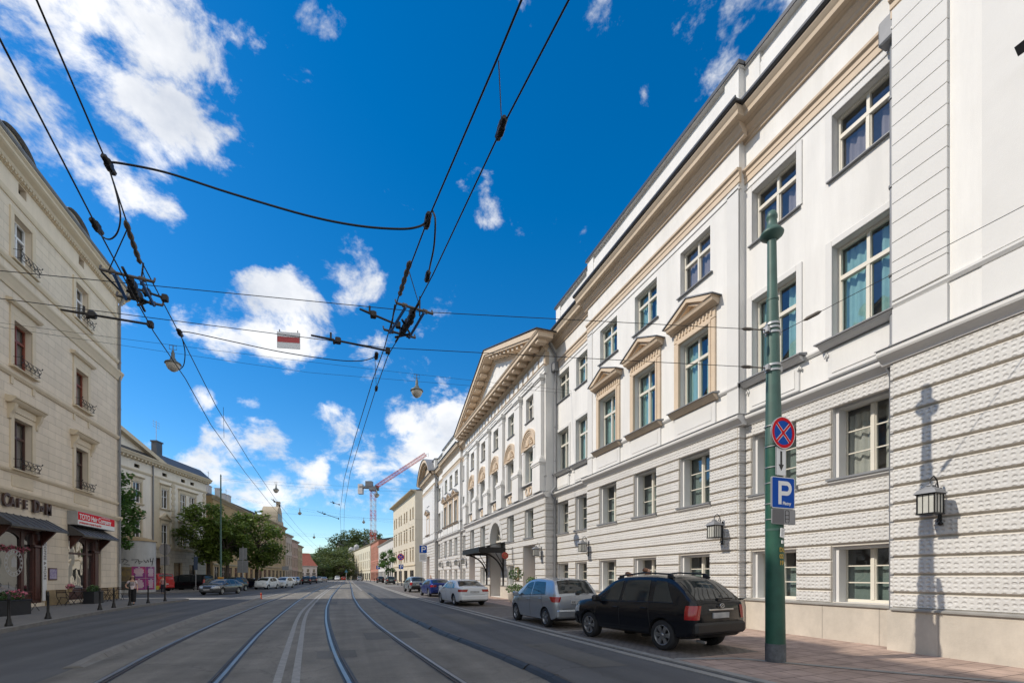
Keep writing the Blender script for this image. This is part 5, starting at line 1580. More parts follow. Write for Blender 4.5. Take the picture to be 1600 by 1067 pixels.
# ------------------------------------------------------------ tower crane
W['cranered'] = mat('red_crane_paint', (.55, .09, .07), .5, var=.1)
W['cranewhite'] = mat('white_crane_paint', (.62, .58, .57), .5)
W['cranegrey'] = mat('grey_crane_machinery', (.16, .16, .17), .5)
cr = empty('tower_crane', (ray(583) * 225).to_3d(), R(-20), 'red and white luffing tower crane rising over the right row of houses', 'crane')
def lattice(mb, p0, p1, w, n, r, up=Vector((0, 0, 1)), band=True):
    p0 = Vector(p0); p1 = Vector(p1); d = (p1 - p0).normalized()
    a = d.cross(Vector((0, 1, 0))) if abs(d.z) > .9 else d.cross(up); a.normalize(); b = a.cross(d).normalized()
    cs = [(a * sx + b * sy) * w / 2 for sx, sy in ((-1, -1), (1, -1), (1, 1), (-1, 1))]
    for k in range(n):
        q0 = p0 + (p1 - p0) * k / n; q1 = p0 + (p1 - p0) * (k + 1) / n
        m_ = (k // 2) % 2 if band else 0
        for i in range(4):
            c0, c1 = cs[i], cs[(i + 1) % 4]
            mb.tube([q0 + c0, q1 + c0], r, 4, m_, smooth=False)
            mb.tube([q0 + c0, q1 + c1], r * .6, 4, m_, smooth=False); mb.tube([q0 + c1, q1 + c0], r * .6, 4, m_, smooth=False)
            mb.tube([q1 + c0, q1 + c1], r * .6, 4, m_, smooth=False)
HT = 44
m = MB(); lattice(m, (0, 0, 0), (0, 0, HT), 2.3, 18, .085); m.build('mast', [W['cranered'], W['cranewhite']], cr)
m = MB(); m.box(-1.6, 1.6, -1.6, 1.6, HT, HT + 1.2); m.box(-6.5, 1.5, -1.2, 1.2, HT + 1.2, HT + 2.2); m.box(-3.5, -.3, -1.3, 1.3, HT + 2.2, HT + 4.6); m.box(.5, 2.2, 1.3, 2.9, HT + .6, HT + 3)
m.build('machinery_deck', W['cranegrey'], cr)
m = MB(); m.box(-7.2, -5.0, -1.2, 1.2, HT - 1.6, HT + 3.2); m.build('counterweight', W['cranewhite'], cr)
m = MB(); tip = (26, 0, HT + 18); lattice(m, (1.5, 0, HT + 2), tip, 1.5, 18, .08, band=False); m.build('jib', [W['cranered'], W['cranewhite']], cr)
m = MB(); m.tube([(25.6, 0, HT + 17.5), (27.4, 0, HT + 18.6), (27.2, 0, HT + 16.6)], .12, 4); m.build('jib_head', W['cranegrey'], cr)

# ------------------------------------------------------------ hill and castle at the end of the street
W['hill'] = mat('wooded_hillside', (.035, .055, .02), .95, var=.4, vs=.2)
mb = MB(); n = 36; rings = [(95, 0), (85, 6), (68, 13), (45, 18), (20, 21), (0.5, 22)]
for r, z in rings:
    for k in range(n):
        q = 2 * math.pi * k / n
        mb.v.append((r * 1.35 * math.cos(q) * (1 + .05 * math.sin(3 * q)), r * math.sin(q) * (1 + .06 * math.cos(2 * q)), z - .3))
for i in range(len(rings) - 1):
    for k in range(n):
        j = (k + 1) % n; mb.f.append([i * n + k, i * n + j, i * n + n + j, i * n + n + k]); mb.m.append(0); mb.sm.append(True)
tag(mb.build('hill', W['hill'], None, (10, 400, 0)), kind='structure')
ca = empty('castle', (6, 385, 13), 0, 'grey castle roofs just showing over the tree tops', 'castle')
W['slate'] = mat('grey_slate', (.13, .14, .16), .7, var=.1)
m = MB(); m.box(-14, 8, -4, 4, 0, 13); m.build('wall', W['sidepl'], ca)
m = MB(); m.prism([(-15, 13), (9, 13), (5, 17), (-11, 17)], 'y', -4.5, 4.5); m.lathe([(3, 13), (3, 17), (.2, 21)], 8, 0, None, False, (9, 0, 0)); m.build('roof', W['slate'], ca)

# ------------------------------------------------------------ vehicles
def curve(pts):
    """monotone cubic through (x, v) points"""
    pts = sorted(pts); xs = [p[0] for p in pts]; vs = [p[1] for p in pts]; n = len(xs)
    d = [(vs[i + 1] - vs[i]) / (xs[i + 1] - xs[i]) for i in range(n - 1)]
    m = [d[0]] + [0 if d[i - 1] * d[i] <= 0 else 2 * d[i - 1] * d[i] / (d[i - 1] + d[i]) for i in range(1, n - 1)] + [d[-1]]
    def f(x):
        if x <= xs[0]: return vs[0]
        if x >= xs[-1]: return vs[-1]
        for i in range(n - 1):
            if x <= xs[i + 1]: break
        h = xs[i + 1] - xs[i]; t = (x - xs[i]) / h
        return (vs[i] * (1 + 2 * t) * (1 - t) ** 2 + m[i] * h * t * (1 - t) ** 2 + vs[i + 1] * t * t * (3 - 2 * t) + m[i + 1] * h * t * t * (t - 1))
    return f
W['tyre'] = mat('tyre_rubber', (.014, .014, .015), .75, var=.2, vs=8)
W['alloy'] = mat('alloy_wheel', (.42, .43, .44), .3, .9)
W['under'] = mat('dark_underbody', (.008, .008, .009), .8)
W['carglass'] = mat('tinted_car_glass', (.022, .028, .03), .03, 0, spec=.5)
W['trimblack'] = mat('black_plastic_trim', (.014, .014, .015), .45)
W['tail'] = mat('red_lamp_lens', (.30, .006, .008), .12, spec=.6, coat=.5)
W['clearlamp'] = mat('clear_lamp_lens', (.40, .42, .44), .12, spec=.7, coat=.5)
W['plate'] = mat('number_plate', (.50, .50, .49), .5, c2=(.30, .31, .33), vs=6)
W['chrome'] = mat('chrome_trim', (.60, .60, .60), .15, 1.0)
W['amber'] = mat('amber_lens', (.55, .25, .02), .3)
def paint(name, c, metal=.35): return mat(name, c, .22, metal, coat=.25, spec=.3)
CARC = {}
def car_parts(key, S):
    """all meshes of one kind of car, x forward, y to its left; returns list of (name, mesh, parent index, location)"""
    L = S['L']; T = curve(S['top']); B = curve(S['belt']); Wd = curve(S['width']); Z0 = curve(S['low'])
    tum = S.get('tumble', .36); xf, xr = L / 2, -L / 2
    def section(x):
        w = Wd(x); z0 = Z0(x); t = T(x); b = min(B(x), t - .035); h = t - b
        yr = w * .955 - h * tum
        low = [(0, z0), (w * .8, z0), (w * .94, z0 + .05), (w * .985, z0 + .16)]
        zz = z0 + .16
        mid = []
        for k in range(1, 9):
            u = k / 8; z = zz + (b - zz) * u
            y = w * (1.0 + .012 * math.sin(math.pi * u) - .045 * max(0, (u - .6) / .4) ** 2) * (.985 + .015 * min(1, u * 3))
            mid.append((y, z))
        yb = mid[-1][0]
        up = []
        for k, u in enumerate((.2, .4, .6, .76, .88, .96)):
            y = yb + (yr - yb) * u - (.035 * max(0, (u - .7) / .3) ** 2 if h > .2 else .02 * u)
            up.append((y, b + h * (u if h > .2 else u ** .5 * .9)))
        ye = up[-1][0]
        crown = .035 if h > .2 else .02
        top = [(ye * .86, t - .004), (ye * .6, t + crown * .55), (ye * .3, t + crown * .9), (0, t + crown)]
        return low + mid + up + top
    xs = [xr, xr + .012, xr + .03, xr + .06]
    x = xr + .1
    while x < xf - .1: xs.append(x); x += .055
    xs += [xf - .06, xf - .03, xf - .012, xf]
    secs = [section(x) for x in xs]
    nh = len(secs[0]); nr = 2 * nh - 2
    vs = []; fs = []
    for x, s in zip(xs, secs):
        ring = [(x, y, z) for y, z in s] + [(x, -y, z) for y, z in s[-2:0:-1]]
        vs += ring
    for i in range(len(xs) - 1):
        for k in range(nr):
            j = (k + 1) % nr
            fs.append((i * nr + k, i * nr + j, i * nr + nr + j, i * nr + nr + k))
    mb = MB(); mb.add(vs, fs, 0, True)
    mb.add(vs[:nr], [tuple(range(nr))], 0, True); mb.add(vs[-nr:], [tuple(range(nr))], 0, True)
    body = mb.mesh('car_body', [S['paint'], W['under']], sharp=38)
    # wheel openings
    r = S['wheel']; bo = link('tmp', body)
    cut = MB()
    for wx in (S['fa'], S['ra']):
        for s in (-1, 1):
            cut.lathe([(r + .05, -.17), (r + .05, .3)], 36, 0, Matrix.Translation((wx, s * (S['track'] / 2 + .0), r)) @ Matrix.Rotation(R(-90 * s), 4, 'X'), False)
    co = link('tmpc', cut.mesh('c', W['under']))
    md_ = bo.modifiers.new('b', 'BOOLEAN'); md_.object = co; md_.operation = 'DIFFERENCE'; md_.solver = 'EXACT'
    try: md_.material_mode = 'TRANSFER'
    except Exception: pass
    bpy.context.view_layer.update()
    dg = bpy.context.evaluated_depsgraph_get()
    nb = bpy.data.meshes.new_from_object(bo.evaluated_get(dg)); nb.name = 'car_body'
    bpy.data.objects.remove(bo); bpy.data.objects.remove(co)
    out = [('body', nb, None, (0, 0, 0))]
    def side_y(x, z):
        s = section(x)[3:-3]
        for (y0, z0), (y1, z1) in zip(s[:-1], s[1:]):
            if z0 <= z <= z1: return y0 + (y1 - y0) * (z - z0) / max(1e-6, z1 - z0)
        return s[-1][0] if z > s[-1][1] else s[0][0]
    def top_z(x, y):
        s = section(x)[-6:]
        y = abs(y)
        for (y0, z0), (y1, z1) in zip(s[:-1], s[1:]):
            if y1 <= y <= y0: return z0 + (z1 - z0) * (y0 - y) / max(1e-6, y0 - y1)
        return s[0][1]
    def sidepatch(q, s, off=.006, n=10, m=5, mb=None):
        """q: (x bottom rear, x bottom front, x top rear, x top front, z bottom fn, z top fn)"""
        mb = mb or MB(); vs = []
        for i in range(n + 1):
            for j in range(m + 1):
                u, v = i / n, j / m
                xb = q[0] + (q[1] - q[0]) * u; xt = q[2] + (q[3] - q[2]) * u
                x = xb + (xt - xb) * v
                zb = q[4](x) if callable(q[4]) else q[4]; zt = q[5](x) if callable(q[5]) else q[5]
                z = zb + (zt - zb) * v
                vs.append((x, s * (side_y(x, z) + off), z))
        mb.add(vs, [(i * (m + 1) + j, (i + 1) * (m + 1) + j, (i + 1) * (m + 1) + j + 1, i * (m + 1) + j + 1) for i in range(n) for j in range(m)], 0, True)
        return mb
    def toppatch(xa, xb, ya, yb, off=.007, n=8, m=8, mb=None):
        mb = mb or MB(); vs = []
        for i in range(n + 1):
            x = xa + (xb - xa) * i / n
            sl = (T(x + .02) - T(x - .02)) / .04; q = math.hypot(1, sl)
            w = ya + (yb - ya) * i / n
            for j in range(m + 1):
                y = -w + 2 * w * j / m
                vs.append((x - off * sl / q, y, top_z(x, y) + off / q))
        mb.add(vs, [(i * (m + 1) + j, (i + 1) * (m + 1) + j, (i + 1) * (m + 1) + j + 1, i * (m + 1) + j + 1) for i in range(n) for j in range(m)], 0, True)
        return mb
    zb = lambda x: B(x) + .03
    for s in (1, -1):
        for q in S['glass']:
            zt = lambda x: min(T(x) - .10, S.get('glasstop', 9))
            out.append(('side_window', sidepatch((*q, zb, zt), s).mesh('side_window', W['carglass'], fixn=False), None, (0, 0, 0)))
    def yw(x, k): return max(.1, (Wd(x) * .955 - max(0, T(x) - B(x)) * tum) * k)
    a, b = S['screen']; out.append(('windscreen', toppatch(a, b, yw(a, .90), yw(b, .84)).mesh('windscreen', W['carglass'], fixn=False), None, (0, 0, 0)))
    a, b = S['rearglass']; out.append(('rear_window', toppatch(a, b, yw(a, .88), yw(b, .82)).mesh('rear_window', W['carglass'], fixn=False), None, (0, 0, 0)))
    def facepatch(name, test, m, off=.008):
        pts = Vector; mb = MB(); sel = [f for f in fs if test(sum((Vector(vs_[i]) for i in f), Vector()) / 4)]
        return sel
    # lamps: pieces of the skin lifted a few millimetres
    me0 = bpy.data.meshes.new('t'); me0.from_pydata(vs, [], fs + [tuple(range(nr)), tuple(range(len(vs) - nr, len(vs)))])
    bm = bmesh.new(); bm.from_mesh(me0); bmesh.ops.recalc_face_normals(bm, faces=bm.faces); bm.normal_update(); bm.verts.ensure_lookup_table()
    def skin(name, test, m, off=.007):
        mb = MB(); idx = {}
        for f in bm.faces:
            if len(f.verts) > 4: continue
            if not test(f.calc_center_median()): continue
            q = []
            for v in f.verts:
                if v.index not in idx:
                    idx[v.index] = len(mb.v); mb.v.append(tuple(v.co + v.normal * off))
                q.append(idx[v.index])
            mb.f.append(q); mb.m.append(0); mb.sm.append(True)
        if mb.f: out.append((name, mb.mesh(name, m, fixn=False), None, (0, 0, 0)))
    t = S['tail']; hd = S['head']
    for s in (1, -1):
        z1, z2 = t[1], t[2]; mb = MB(); vs2 = []; nz = 5
        path = [('s', 1 - k / 7) for k in range(8)] + [('c', k / 4) for k in range(1, 5)]
        for kind, u in path:
            for j in range(nz + 1):
                z = z1 + (z2 - z1) * j / nz
                if kind == 's':
                    x = xr + t[0] * u * (1 - t[4] * (1 - j / nz)); vs2.append((x, s * (side_y(x, min(z, T(x) - .04)) + .006), z))
                else:
                    yo = side_y(xr, z) + .006; vs2.append((xr - .007, s * (yo + (t[3] + .06 * (1 - j / nz) - yo) * u), z))
        mb.add(vs2, [(i * (nz + 1) + j, (i + 1) * (nz + 1) + j, (i + 1) * (nz + 1) + j + 1, i * (nz + 1) + j + 1) for i in range(len(path) - 1) for j in range(nz)], 0, True)
        out.append(('tail_lamp', mb.mesh('tail_lamp', W['tail'], fixn=False), None, (0, 0, 0)))
        skin('head_lamp', lambda c: c.x > xf - hd[0] and hd[1] < c.z < hd[2] and s * c.y > hd[3], W['clearlamp'])
    h = MB(); bz = S['bump']; bw = Wd(xr + .05) * .97
    h.box(xr - .055, xr + .12, -bw, bw, bz[0], bz[1], ch=.05); out.append(('bumper', h.mesh('bumper', W['trimblack'] if S.get('cladding') else S['paint']), None, (0, 0, 0)))
    h = MB(); pts = [(xr - .006, -Wd(xr) * .80, bz[1] + .02), (xr - .006, Wd(xr) * .80, bz[1] + .02)]; h.tube(pts, .006, 4)
    out.append(('shut_line', h.mesh('shut_line', W['trimblack']), None, (0, 0, 0)))
    if S.get('cladding'):
        skin('bumper', lambda c: c.x > xf - .35 and c.z < .58 and c.z > .3, W['trimblack'], .02)
    skin('grille', lambda c: c.x > xf - .12 and S['grille'][0] < c.z < S['grille'][1] and abs(c.y) < S['grille'][2], W['trimblack'], .006)
    skin('lower_trim', lambda c: (c.x < xr + .3 or c.x > xf - .2) and c.z < Z0(0) + .12 and c.z > Z0(0) - .05, W['trimblack'], .006)
    bm.free(); bpy.data.meshes.remove(me0)
    # door shut lines, handles, sills
    mb = MB()
    for s in (1, -1):
        for dx, tilt in S['doors']:
            pts = []
            for k in range(9):
                z = Z0(dx) + .14 + (B(dx) - .01 - Z0(dx) - .14) * k / 8
                x = dx + tilt * (k / 8 - .5)
                pts.append((x, s * (side_y(x, z) + .001), z))
            mb.tube(pts, .005, 4, 0)
        if S.get('moulding'):
            pts = [(x, s * (side_y(x, S['moulding']) + .008), S['moulding']) for x in [S['ra'] + r + .2 + (S['fa'] - S['ra'] - 2 * r - .4) * k / 8 for k in range(9)]]
            mb.tube(pts, .022, 4, 0)
        z = None
        pts = []
        for k in range(25):
            x = S['glass'][0][0] + (S['glass'][-1][1] - S['glass'][0][0]) * k / 24
            pts.append((x, s * (side_y(x, B(x) + .012) + .004), B(x) + .015))
        mb.tube(pts, .010, 4, 0)
    # tailgate shut line
    out.append(('shut_line', mb.mesh('shut_line', W['trimblack']), None, (0, 0, 0)))
    for s in (1, -1):
        for hx in S['handles']:
            z = B(hx) - .13; y = side_y(hx, z)
            h = MB(); h.box(hx - .1, hx + .1, *sorted((s * (y - .005), s * (y + .035))), z - .016, z + .016, ch=.008)
            out.append(('door_handle', h.mesh('door_handle', S.get('handlemat', S['paint'])), None, (0, 0, 0)))
        mx = S['mirror']; y = side_y(mx, B(mx))
        h = MB(); h.box(mx - .06, mx + .09, *sorted((s * (y + .03), s * (y + .24))), B(mx) + .0, B(mx) + .17, ch=.04); h.box(mx - .03, mx + .05, *sorted((s * (y - .03), s * (y + .06))), B(mx) - .0, B(mx) + .06)
        out.append(('wing_mirror', h.mesh('wing_mirror', S.get('mirrormat', S['paint'])), None, (0, 0, 0)))
    # plates
    pz, px_ = S['platerear']
    h = MB(); h.box(px_ - .012, px_ + .02, -.26, .26, pz - .06, pz + .06, 0, ch=.005); out.append(('number_plate', h.mesh('number_plate', W['plate']), None, (0, 0, 0)))
    if S.get('platefront'):
        h = MB(); h.box(xf - .02, xf + .012, -.26, .26, S['platefront'] - .055, S['platefront'] + .055); out.append(('number_plate', h.mesh('number_plate', W['plate']), None, (0, 0, 0)))
    if S.get('rails'):
        h = MB()
        for s in (1, -1):
            xa, xb = S['rails']; y = yw((xa + xb) / 2, .9)
            h.tube([(xa - .08, s * y, T(xa) - .0), (xa + .05, s * y, T(xa) + .085), ((xa + xb) / 2, s * y, T((xa + xb) / 2) + .075), (xb - .1, s * y, T(xb) + .075), (xb + .1, s * y, T(xb) - .01)], .022, 6)
            for xx in (xa + .04, xb - .04): h.box(xx - .09, xx + .09, s * y - .022, s * y + .022, T(xx) - .03, T(xx) + .065, ch=.02)
        out.append(('roof_rail', h.mesh('roof_rail', W['trimblack']), None, (0, 0, 0)))
    if S.get('wiper'):
        wx, wz = S['wiper']; h = MB(); h.tube([(wx, 0, wz), (wx - .035, -.2, wz + .03), (wx - .03, -.42, wz + .02)], .014, 5); h.box(wx - .05, wx + .02, -.06, .06, wz - .03, wz + .03)
        out.append(('wiper', h.mesh('wiper', W['trimblack']), None, (0, 0, 0)))
    if S.get('chrome'):
        cx_, cz, cw = S['chrome']; h = MB(); h.box(cx_ - .02, cx_ + .02, -cw, cw, cz - .018, cz + .018, ch=.01)
        h.tube([(cx_ - .025, .07 * math.cos(a), cz + .085 + .045 * math.sin(a)) for a in [i * .628 for i in range(11)]], .01, 5)
        h.tube([(cx_ - .025, .04, cz + .055), (cx_ - .025, .01, cz + .085), (cx_ - .025, -.01, cz + .085), (cx_ - .025, -.04, cz + .115)], .01, 5)
        out.append(('tailgate_trim', h.mesh('tailgate_trim', W['chrome']), None, (0, 0, 0)))
    if S.get('aerial'):
        ax = S['aerial']; h = MB(); h.tube([(ax, 0, T(ax) + .03), (ax - .12, 0, T(ax) + .25)], .006, 4); out.append(('aerial', h.mesh('aerial', W['trimblack']), None, (0, 0, 0)))
    if S.get('roofsign'):
        h = MB(); h.box(-.06 + S['roofsign'], .1 + S['roofsign'], -.26, .26, T(S['roofsign']) + .03, T(S['roofsign']) + .17, ch=.03); out.append(('roof_sign', h.mesh('roof_sign', W['amber']), None, (0, 0, 0)))
    if S.get('exhaust'):
        h = MB(); h.tube([(xr + .25, .45, .26), (xr + .02, .45, .25)], .03, 8); out.append(('exhaust', h.mesh('exhaust', W['steel']), None, (0, 0, 0)))
    # wheels
    ty = MB(); wd = S.get('tyrew', .21)
    ty.lathe([(r * .64, -wd / 2 + .01), (r * .9, -wd / 2), (r * .975, -wd / 2 + .02), (r, -wd / 2 + .05), (r, wd / 2 - .05), (r * .975, wd / 2 - .02), (r * .9, wd / 2), (r * .64, wd / 2 - .01)], 36, 0, Matrix.Rotation(R(-90), 4, 'X'), cap=False)
    tm = ty.mesh('wheel', W['tyre'])
    ri = MB(); RM = Matrix.Rotation(R(-90), 4, 'X')
    ri.lathe([(r * .62, wd / 2 - .015), (r * .66, wd / 2 - .004), (r * .66, wd / 2 - .03), (r * .6, wd / 2 - .05), (r * .58, wd / 2 - .11)], 32, 0, RM, cap=False)
    ri.lathe([(0.001, wd / 2 - .12), (r * .6, wd / 2 - .12)], 24, 1, RM, cap=False)
    ri.lathe([(r * .13, wd / 2 - .08), (r * .13, wd / 2 - .025), (r * .1, wd / 2 - .015), (.001, wd / 2 - .015)], 14, 0, RM, cap=False)
    ns = S.get('spokes', 5)
    for k in range(ns):
        q = 2 * math.pi * k / ns
        for off_ in ((-.13, .13) if S.get('twin') else (0,)):
            A = Matrix.Rotation(q + off_, 4, 'Z')
            w0 = r * (.07 if S.get('twin') else .10); w1 = r * (.075 if S.get('twin') else .13)
            P = [(r * .1, -w0), (r * .62, -w1), (r * .62, w1), (r * .1, w0)]
            ri.prism(P, 'z', wd / 2 - .06, wd / 2 - .022, 0, RM @ A)
    rm = ri.mesh('rim', [W['alloy'], W['under']])
    for wx in (S['fa'], S['ra']):
        for s in (1, -1):
            i = len(out)
            out.append(('wheel', tm, None, (wx, s * S['track'] / 2, r, 0 if s > 0 else math.pi)))
            out.append(('rim', rm, i, (0, 0, 0)))
    # inner wheel wells
    return out
def make_car(key, S, loc, heading, label, cat='car', name='parked_car', group=None, far=False):
    if key not in CARC: CARC[key] = car_parts(key, S)
    rootn = empty(name, loc, math.atan2(heading[1], heading[0]), label, cat, group)
    objs = []
    for nm, me, par, lc in CARC[key]:
        if far and nm in ('shut_line', 'door_handle', 'exhaust', 'aerial', 'wiper', 'lower_trim', 'rim', 'grille'):
            objs.append(None); continue
        if par is not None and objs[par] is None: objs.append(None); continue
        o = link(nm, me, rootn if par is None else objs[par], lc[:3], (0, 0, lc[3]) if len(lc) > 3 else (0, 0, 0))
        objs.append(o)
    if S.get('plate_text') and not far:
        pz, px_ = S['platerear']
        put_text('plate_lettering', S['plate_text'], .105, W['trimblack'], rootn, (px_ - .014, .22, pz - .035), (R(90), 0, R(-90)), .001, sx=.95)
    return rootn

def lin(*a): return list(a)
SUV = dict(L=4.33, paint=paint('black_car_paint', (.004, .005, .008), .0), wheel=.345, track=1.55, fa=1.315, ra=-1.315, tyrew=.225,
    top=[(-2.165, 1.05), (-2.14, 1.11), (-2.08, 1.16), (-1.95, 1.26), (-1.6, 1.53), (-1.45, 1.605), (-1.2, 1.655), (-.5, 1.68), (.1, 1.66), (.45, 1.58), (1.15, 1.13), (1.3, 1.08), (1.8, 1.0), (2.0, .93), (2.1, .82), (2.165, .68)],
    belt=[(-2.165, 1.0), (-2.0, 1.06), (-1.3, 1.06), (0, 1.03), (1.0, 1.0), (1.8, .92), (2.165, .66)],
    width=[(-2.165, .76), (-2.12, .83), (-2.0, .885), (-1.7, .90), (0, .905), (1.6, .895), (1.95, .85), (2.1, .76), (2.165, .66)],
    low=[(-2.165, .42), (-2.0, .33), (-1.5, .28), (1.5, .28), (2.0, .32), (2.165, .42)], tumble=.33,
    glass=[(-1.62, -1.02, -1.33, -1.0), (-.88, .02, -.82, -.02), (.12, 1.0, .1, .42)], screen=(1.10, .50), rearglass=(-2.09, -1.55), bump=(.42, .68),
    tail=(.20, .74, 1.04, .62, 0), head=(.42, .68, .86, .45), grille=(.62, .8, .5), doors=[(.07, .02), (1.02, -.05), (-.95, .1)], handles=(.2, -.78), mirror=.86,
    mirrormat=W['trimblack'], platerear=(.82, -2.18), rails=(-1.35, .35), wiper=(-2.1, 1.16), chrome=(-2.18, .945, .40), cladding=.6, exhaust=True, spokes=6, twin=True)
HATCH = dict(L=4.0, paint=paint('silver_car_paint', (.40, .43, .47), .6), wheel=.315, track=1.49, fa=1.24, ra=-1.31, tyrew=.195,
    top=[(-2.0, 1.02), (-1.98, 1.06), (-1.94, 1.1), (-1.84, 1.21), (-1.62, 1.46), (-1.5, 1.535), (-1.2, 1.57), (-.4, 1.595), (.15, 1.565), (.5, 1.47), (1.25, 1.09), (1.4, 1.02), (1.75, .89), (1.9, .79), (2.0, .60)],
    belt=[(-2.0, .98), (-1.85, 1.06), (-1.3, 1.06), (0, 1.0), (1.0, .94), (1.7, .82), (2.0, .58)],
    width=[(-2.0, .70), (-1.95, .78), (-1.85, .835), (-1.5, .85), (0, .85), (1.4, .835), (1.75, .77), (1.92, .66), (2.0, .52)],
    low=[(-2.0, .34), (-1.8, .24), (-1.4, .2), (1.5, .2), (1.85, .23), (2.0, .3)], tumble=.34,
    glass=[(-1.25, -.18, -1.05, -.16), (-.08, 1.0, -.08, .45)], screen=(1.2, .55), rearglass=(-1.93, -1.56), bump=(.33, .6),
    tail=(.40, .84, 1.01, .60, .55), head=(.5, .66, .84, .38), grille=(.42, .56, .4), doors=[(-.13, .02), (.98, -.05), (-1.15, .25)], handles=(.02, -.95), mirror=.98,
    platerear=(.84, -2.012), wiper=(-1.955, 1.1), aerial=-1.1, spokes=5, plate_text='KK')
SEDAN = dict(L=4.86, paint=paint('white_car_paint', (.66, .68, .70), .0), wheel=.335, track=1.57, fa=1.47, ra=-1.37, tyrew=.215,
    top=[(-2.43, .97), (-2.41, 1.01), (-2.36, 1.045), (-2.0, 1.075), (-1.9, 1.09), (-1.15, 1.37), (-.85, 1.435), (-.3, 1.468), (.2, 1.44), (.5, 1.36), (1.25, 1.03), (1.4, .99), (2.0, .88), (2.25, .78), (2.43, .58)],
    belt=[(-2.43, .93), (-2.2, .99), (-1.3, .985), (0, .96), (1.1, .93), (2.0, .82), (2.43, .56)],
    width=[(-2.43, .74), (-2.38, .83), (-2.25, .89), (-1.8, .925), (0, .93), (1.7, .91), (2.1, .84), (2.33, .7), (2.43, .54)],
    low=[(-2.43, .36), (-2.2, .24), (-1.6, .19), (1.7, .19), (2.2, .22), (2.43, .3)], tumble=.40,
    glass=[(-1.42, -.95, -1.1, -.92), (-.82, .02, -.78, 0), (.12, 1.02, .1, .42)], screen=(1.2, .53), rearglass=(-1.86, -1.12), bump=(.34, .62),
    tail=(.30, .80, .94, .40, .2), head=(.5, .62, .80, .38), grille=(.45, .75, .55), doors=[(.06, .02), (1.0, -.04), (-.95, .12)], handles=(.2, -.72), mirror=.95,
    platerear=(.80, -2.44), spokes=5, platefront=.45)
def variant(S, **k): d = dict(S); d.update(k); return d
SPORTB = variant(SEDAN, L=4.4, paint=paint('blue_car_paint', (.012, .03, .16), .4), fa=1.36, ra=-1.28, top=[(-2.2, .97), (-2.18, 1.02), (-2.12, 1.07), (-1.95, 1.14), (-1.55, 1.33), (-1.2, 1.41), (-.5, 1.45), (.1, 1.43), (.45, 1.35), (1.2, 1.03), (1.4, .98), (1.85, .86), (2.05, .76), (2.2, .56)],
    belt=[(-2.2, .93), (-2.0, 1.0), (-1.2, 1.0), (0, .97), (1.1, .92), (1.8, .8), (2.2, .54)], width=[(-2.2, .72), (-2.15, .82), (-2.0, .88), (-1.6, .91), (0, .915), (1.5, .9), (1.9, .82), (2.1, .68), (2.2, .52)],
    low=[(-2.2, .36), (-2.0, .24), (-1.5, .19), (1.5, .19), (2.0, .22), (2.2, .3)], glass=[(-1.45, -.95, -1.2, -.92), (-.82, .02, -.78, 0), (.12, 1.0, .1, .4)], screen=(1.15, .48), rearglass=(-2.0, -1.5), tail=(.30, .80, .95, .42, .2), platerear=(.68, -2.212), doors=[(.06, .02), (.98, -.04), (-.95, .12)])
CROSS = variant(SUV, L=4.4, paint=paint('grey_blue_car_paint', (.24, .28, .31), .5), rails=None, chrome=None, top=[(x * 1.015, z * .97) for x, z in SUV['top']], mirrormat=W['trimblack'], wheel=.35, spokes=5, twin=False, cladding=.6, wiper=None, platerear=(.80, -2.215), glass=SUV['glass'])
TAXI = variant(SEDAN, paint=paint('grey_taxi_paint', (.12, .125, .13), .5), roofsign=.1, platefront=.5)
EV = variant(HATCH, paint=paint('white_hatch_paint', (.62, .65, .66), .0), L=4.0, platefront=.42, plate_text=None)
VAN = dict(L=4.95, paint=paint('black_van_paint', (.008, .009, .012), .2), wheel=.335, track=1.65, fa=1.5, ra=-1.5, tyrew=.215,
    top=[(-2.47, 1.5), (-2.45, 1.62), (-2.40, 1.74), (-2.3, 1.84), (-2.0, 1.88), (0, 1.9), (.7, 1.86), (1.0, 1.75), (1.8, 1.18), (1.95, 1.1), (2.3, .95), (2.42, .8), (2.47, .62)],
    belt=[(-2.47, 1.1), (-2.4, 1.12), (0, 1.1), (1.4, 1.08), (2.1, .92), (2.47, .6)], width=[(-2.47, .84), (-2.4, .92), (-2.2, .95), (0, .955), (1.6, .94), (2.1, .86), (2.38, .7), (2.47, .56)],
    low=[(-2.47, .38), (-2.2, .26), (2.1, .24), (2.47, .34)], tumble=.16, glass=[(-2.2, -1.0, -2.15, -.98), (-.88, .5, -.86, .48), (.62, 1.55, .6, 1.0)], screen=(1.72, 1.02), rearglass=(-2.46, -2.36), bump=(.38, .62),
    tail=(.12, .9, 1.35, .70, 0), head=(.45, .7, .92, .5), grille=(.5, .7, .5), doors=[(.56, 0), (1.55, -.05), (-.95, 0)], handles=(.7, .4), mirror=1.5, platerear=(.8, -2.482), spokes=5, platefront=.5)
